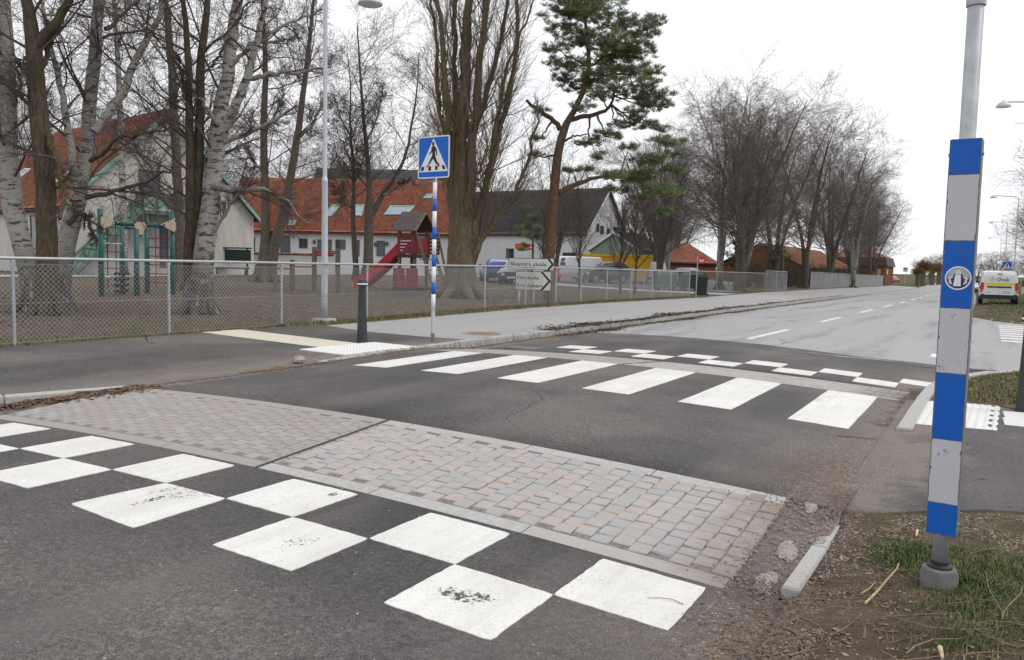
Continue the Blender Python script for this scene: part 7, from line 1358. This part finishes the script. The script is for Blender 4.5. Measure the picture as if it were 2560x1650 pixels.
# single sticks that stand out
def stick(P, r0, m, label, name='stick', fork=None):
    P = np.array(P, float); P[:, 2] += any_z(P[:, 0], P[:, 1]); o = MB(); o.tube(P, np.linspace(r0, r0*.6, len(P)), 7)
    if fork is not None: q = np.array(fork, float); q[:, 2] += any_z(q[:, 0], q[:, 1]); o.tube(np.concatenate([P[:1], q]), np.linspace(r0*.9, r0*.45, len(q)+1), 6)
    return tag(autosmooth(o.build(name, m), 60), label, 'stick')
q = lambda x, y, z=.012: (*at_z(cH(x, y), -.03+z)[:2], z)
stick([q(-60, 900), q(60, 790), q(150, 690), q(245, 590, .03), q(262, 540, .05)], .006, M_STICKL, 'long peeled orange-brown stick left of the post foot'); stick([q(-95, 800), q(-20, 760), q(40, 700)], .004, M_STICKL, 'short peeled stick lying beside the long one')
stick([q(655, 1385, .015), q(668, 1430, .015), q(680, 1490, .012)], .0095, plain('chewed_wood', (.5, .4, .24), .8, .3, 40), 'short thick piece of split pale wood on the soil'); stick([q(438, 262, .012), q(430, 310, .012)], .008, plain('split_wood', (.55, .46, .3), .8, .3, 40), 'pale split wood piece near the asphalt edge')
stick([q(1255, 1150, .01), q(1270, 1070, .02), q(1340, 990, .03), q(1430, 900, .05), q(1450, 830, .06)], .0028, M_STICK, 'thin forked pale twig standing out of the grass', fork=[q(1250, 1070, .02), q(1180, 950, .04), q(1120, 840, .05), q(1095, 690, .07)])
stick([q(330, 1420), q(420, 1350), q(600, 1300), q(850, 1320)], .004, M_STICK, 'long bent grey twig lying across the soil'); stick([q(-400, 1180), q(-250, 1120), q(-90, 1000)], .003, M_STICK, 'thin grey twig near the loose kerb stones'); stick([q(460, 1050), q(640, 1060), q(830, 1070)], .0025, M_STICK, 'straight thin twig below the post foot')
stick([(-.98, 6.85, .01), (-.85, 6.9, .01), (-.72, 6.95, .015), (-.68, 6.9, .01)], .006, M_STICK, 'crooked dark twig lying on the crossing near the kerb')
# worn concrete patches beside the setts
def patch(cx, cy, rx, ry, k, label):
    q = np.random.default_rng(k); n = 30; a = np.linspace(0, 2*math.pi, n+1)[:-1]; rad = 1+.16*np.sin(a*2+q.uniform(0, 6))+.1*np.sin(a*3+q.uniform(0, 6))+q.normal(0, .05, n); V = []
    for s_, dz in ((1., -.002), (.85, .0045), (0.001, .0055)): X = cx+np.cos(a)*rad*rx*s_; Y = cy+np.sin(a)*rad*ry*s_; V += list(np.stack([X, Y, zr(X, Y)+dz], 1))
    return tag(autosmooth(MB().add(V, [(l*n+i, l*n+(i+1) % n, (l+1)*n+(i+1) % n, (l+1)*n+i) for l in (0, 1) for i in range(n)]).build('concrete_patch', plain('worn_concrete_%d' % k, (.31, .27, .235), .9, .2, 25)), 60), label, 'concrete patch')
c6 = crop(1.8118, 1800, 800); g6 = lambda x, y: at_z(c6(x, y), -.11)
for k, (x, y, rx, ry, lb) in enumerate([(208, 1180, .055, .1, 'rounded worn concrete patch below the loose kerb stones'), (305, 1065, .05, .12, 'worn concrete patch between setts and loose kerb stones'), (410, 900, .045, .11, 'small worn concrete patch at the corner of the setts')]): P = g6(x, y); patch(P[0], P[1], rx, ry, k+5, lb)
# a couple of manhole-dark stains are left to the asphalt material
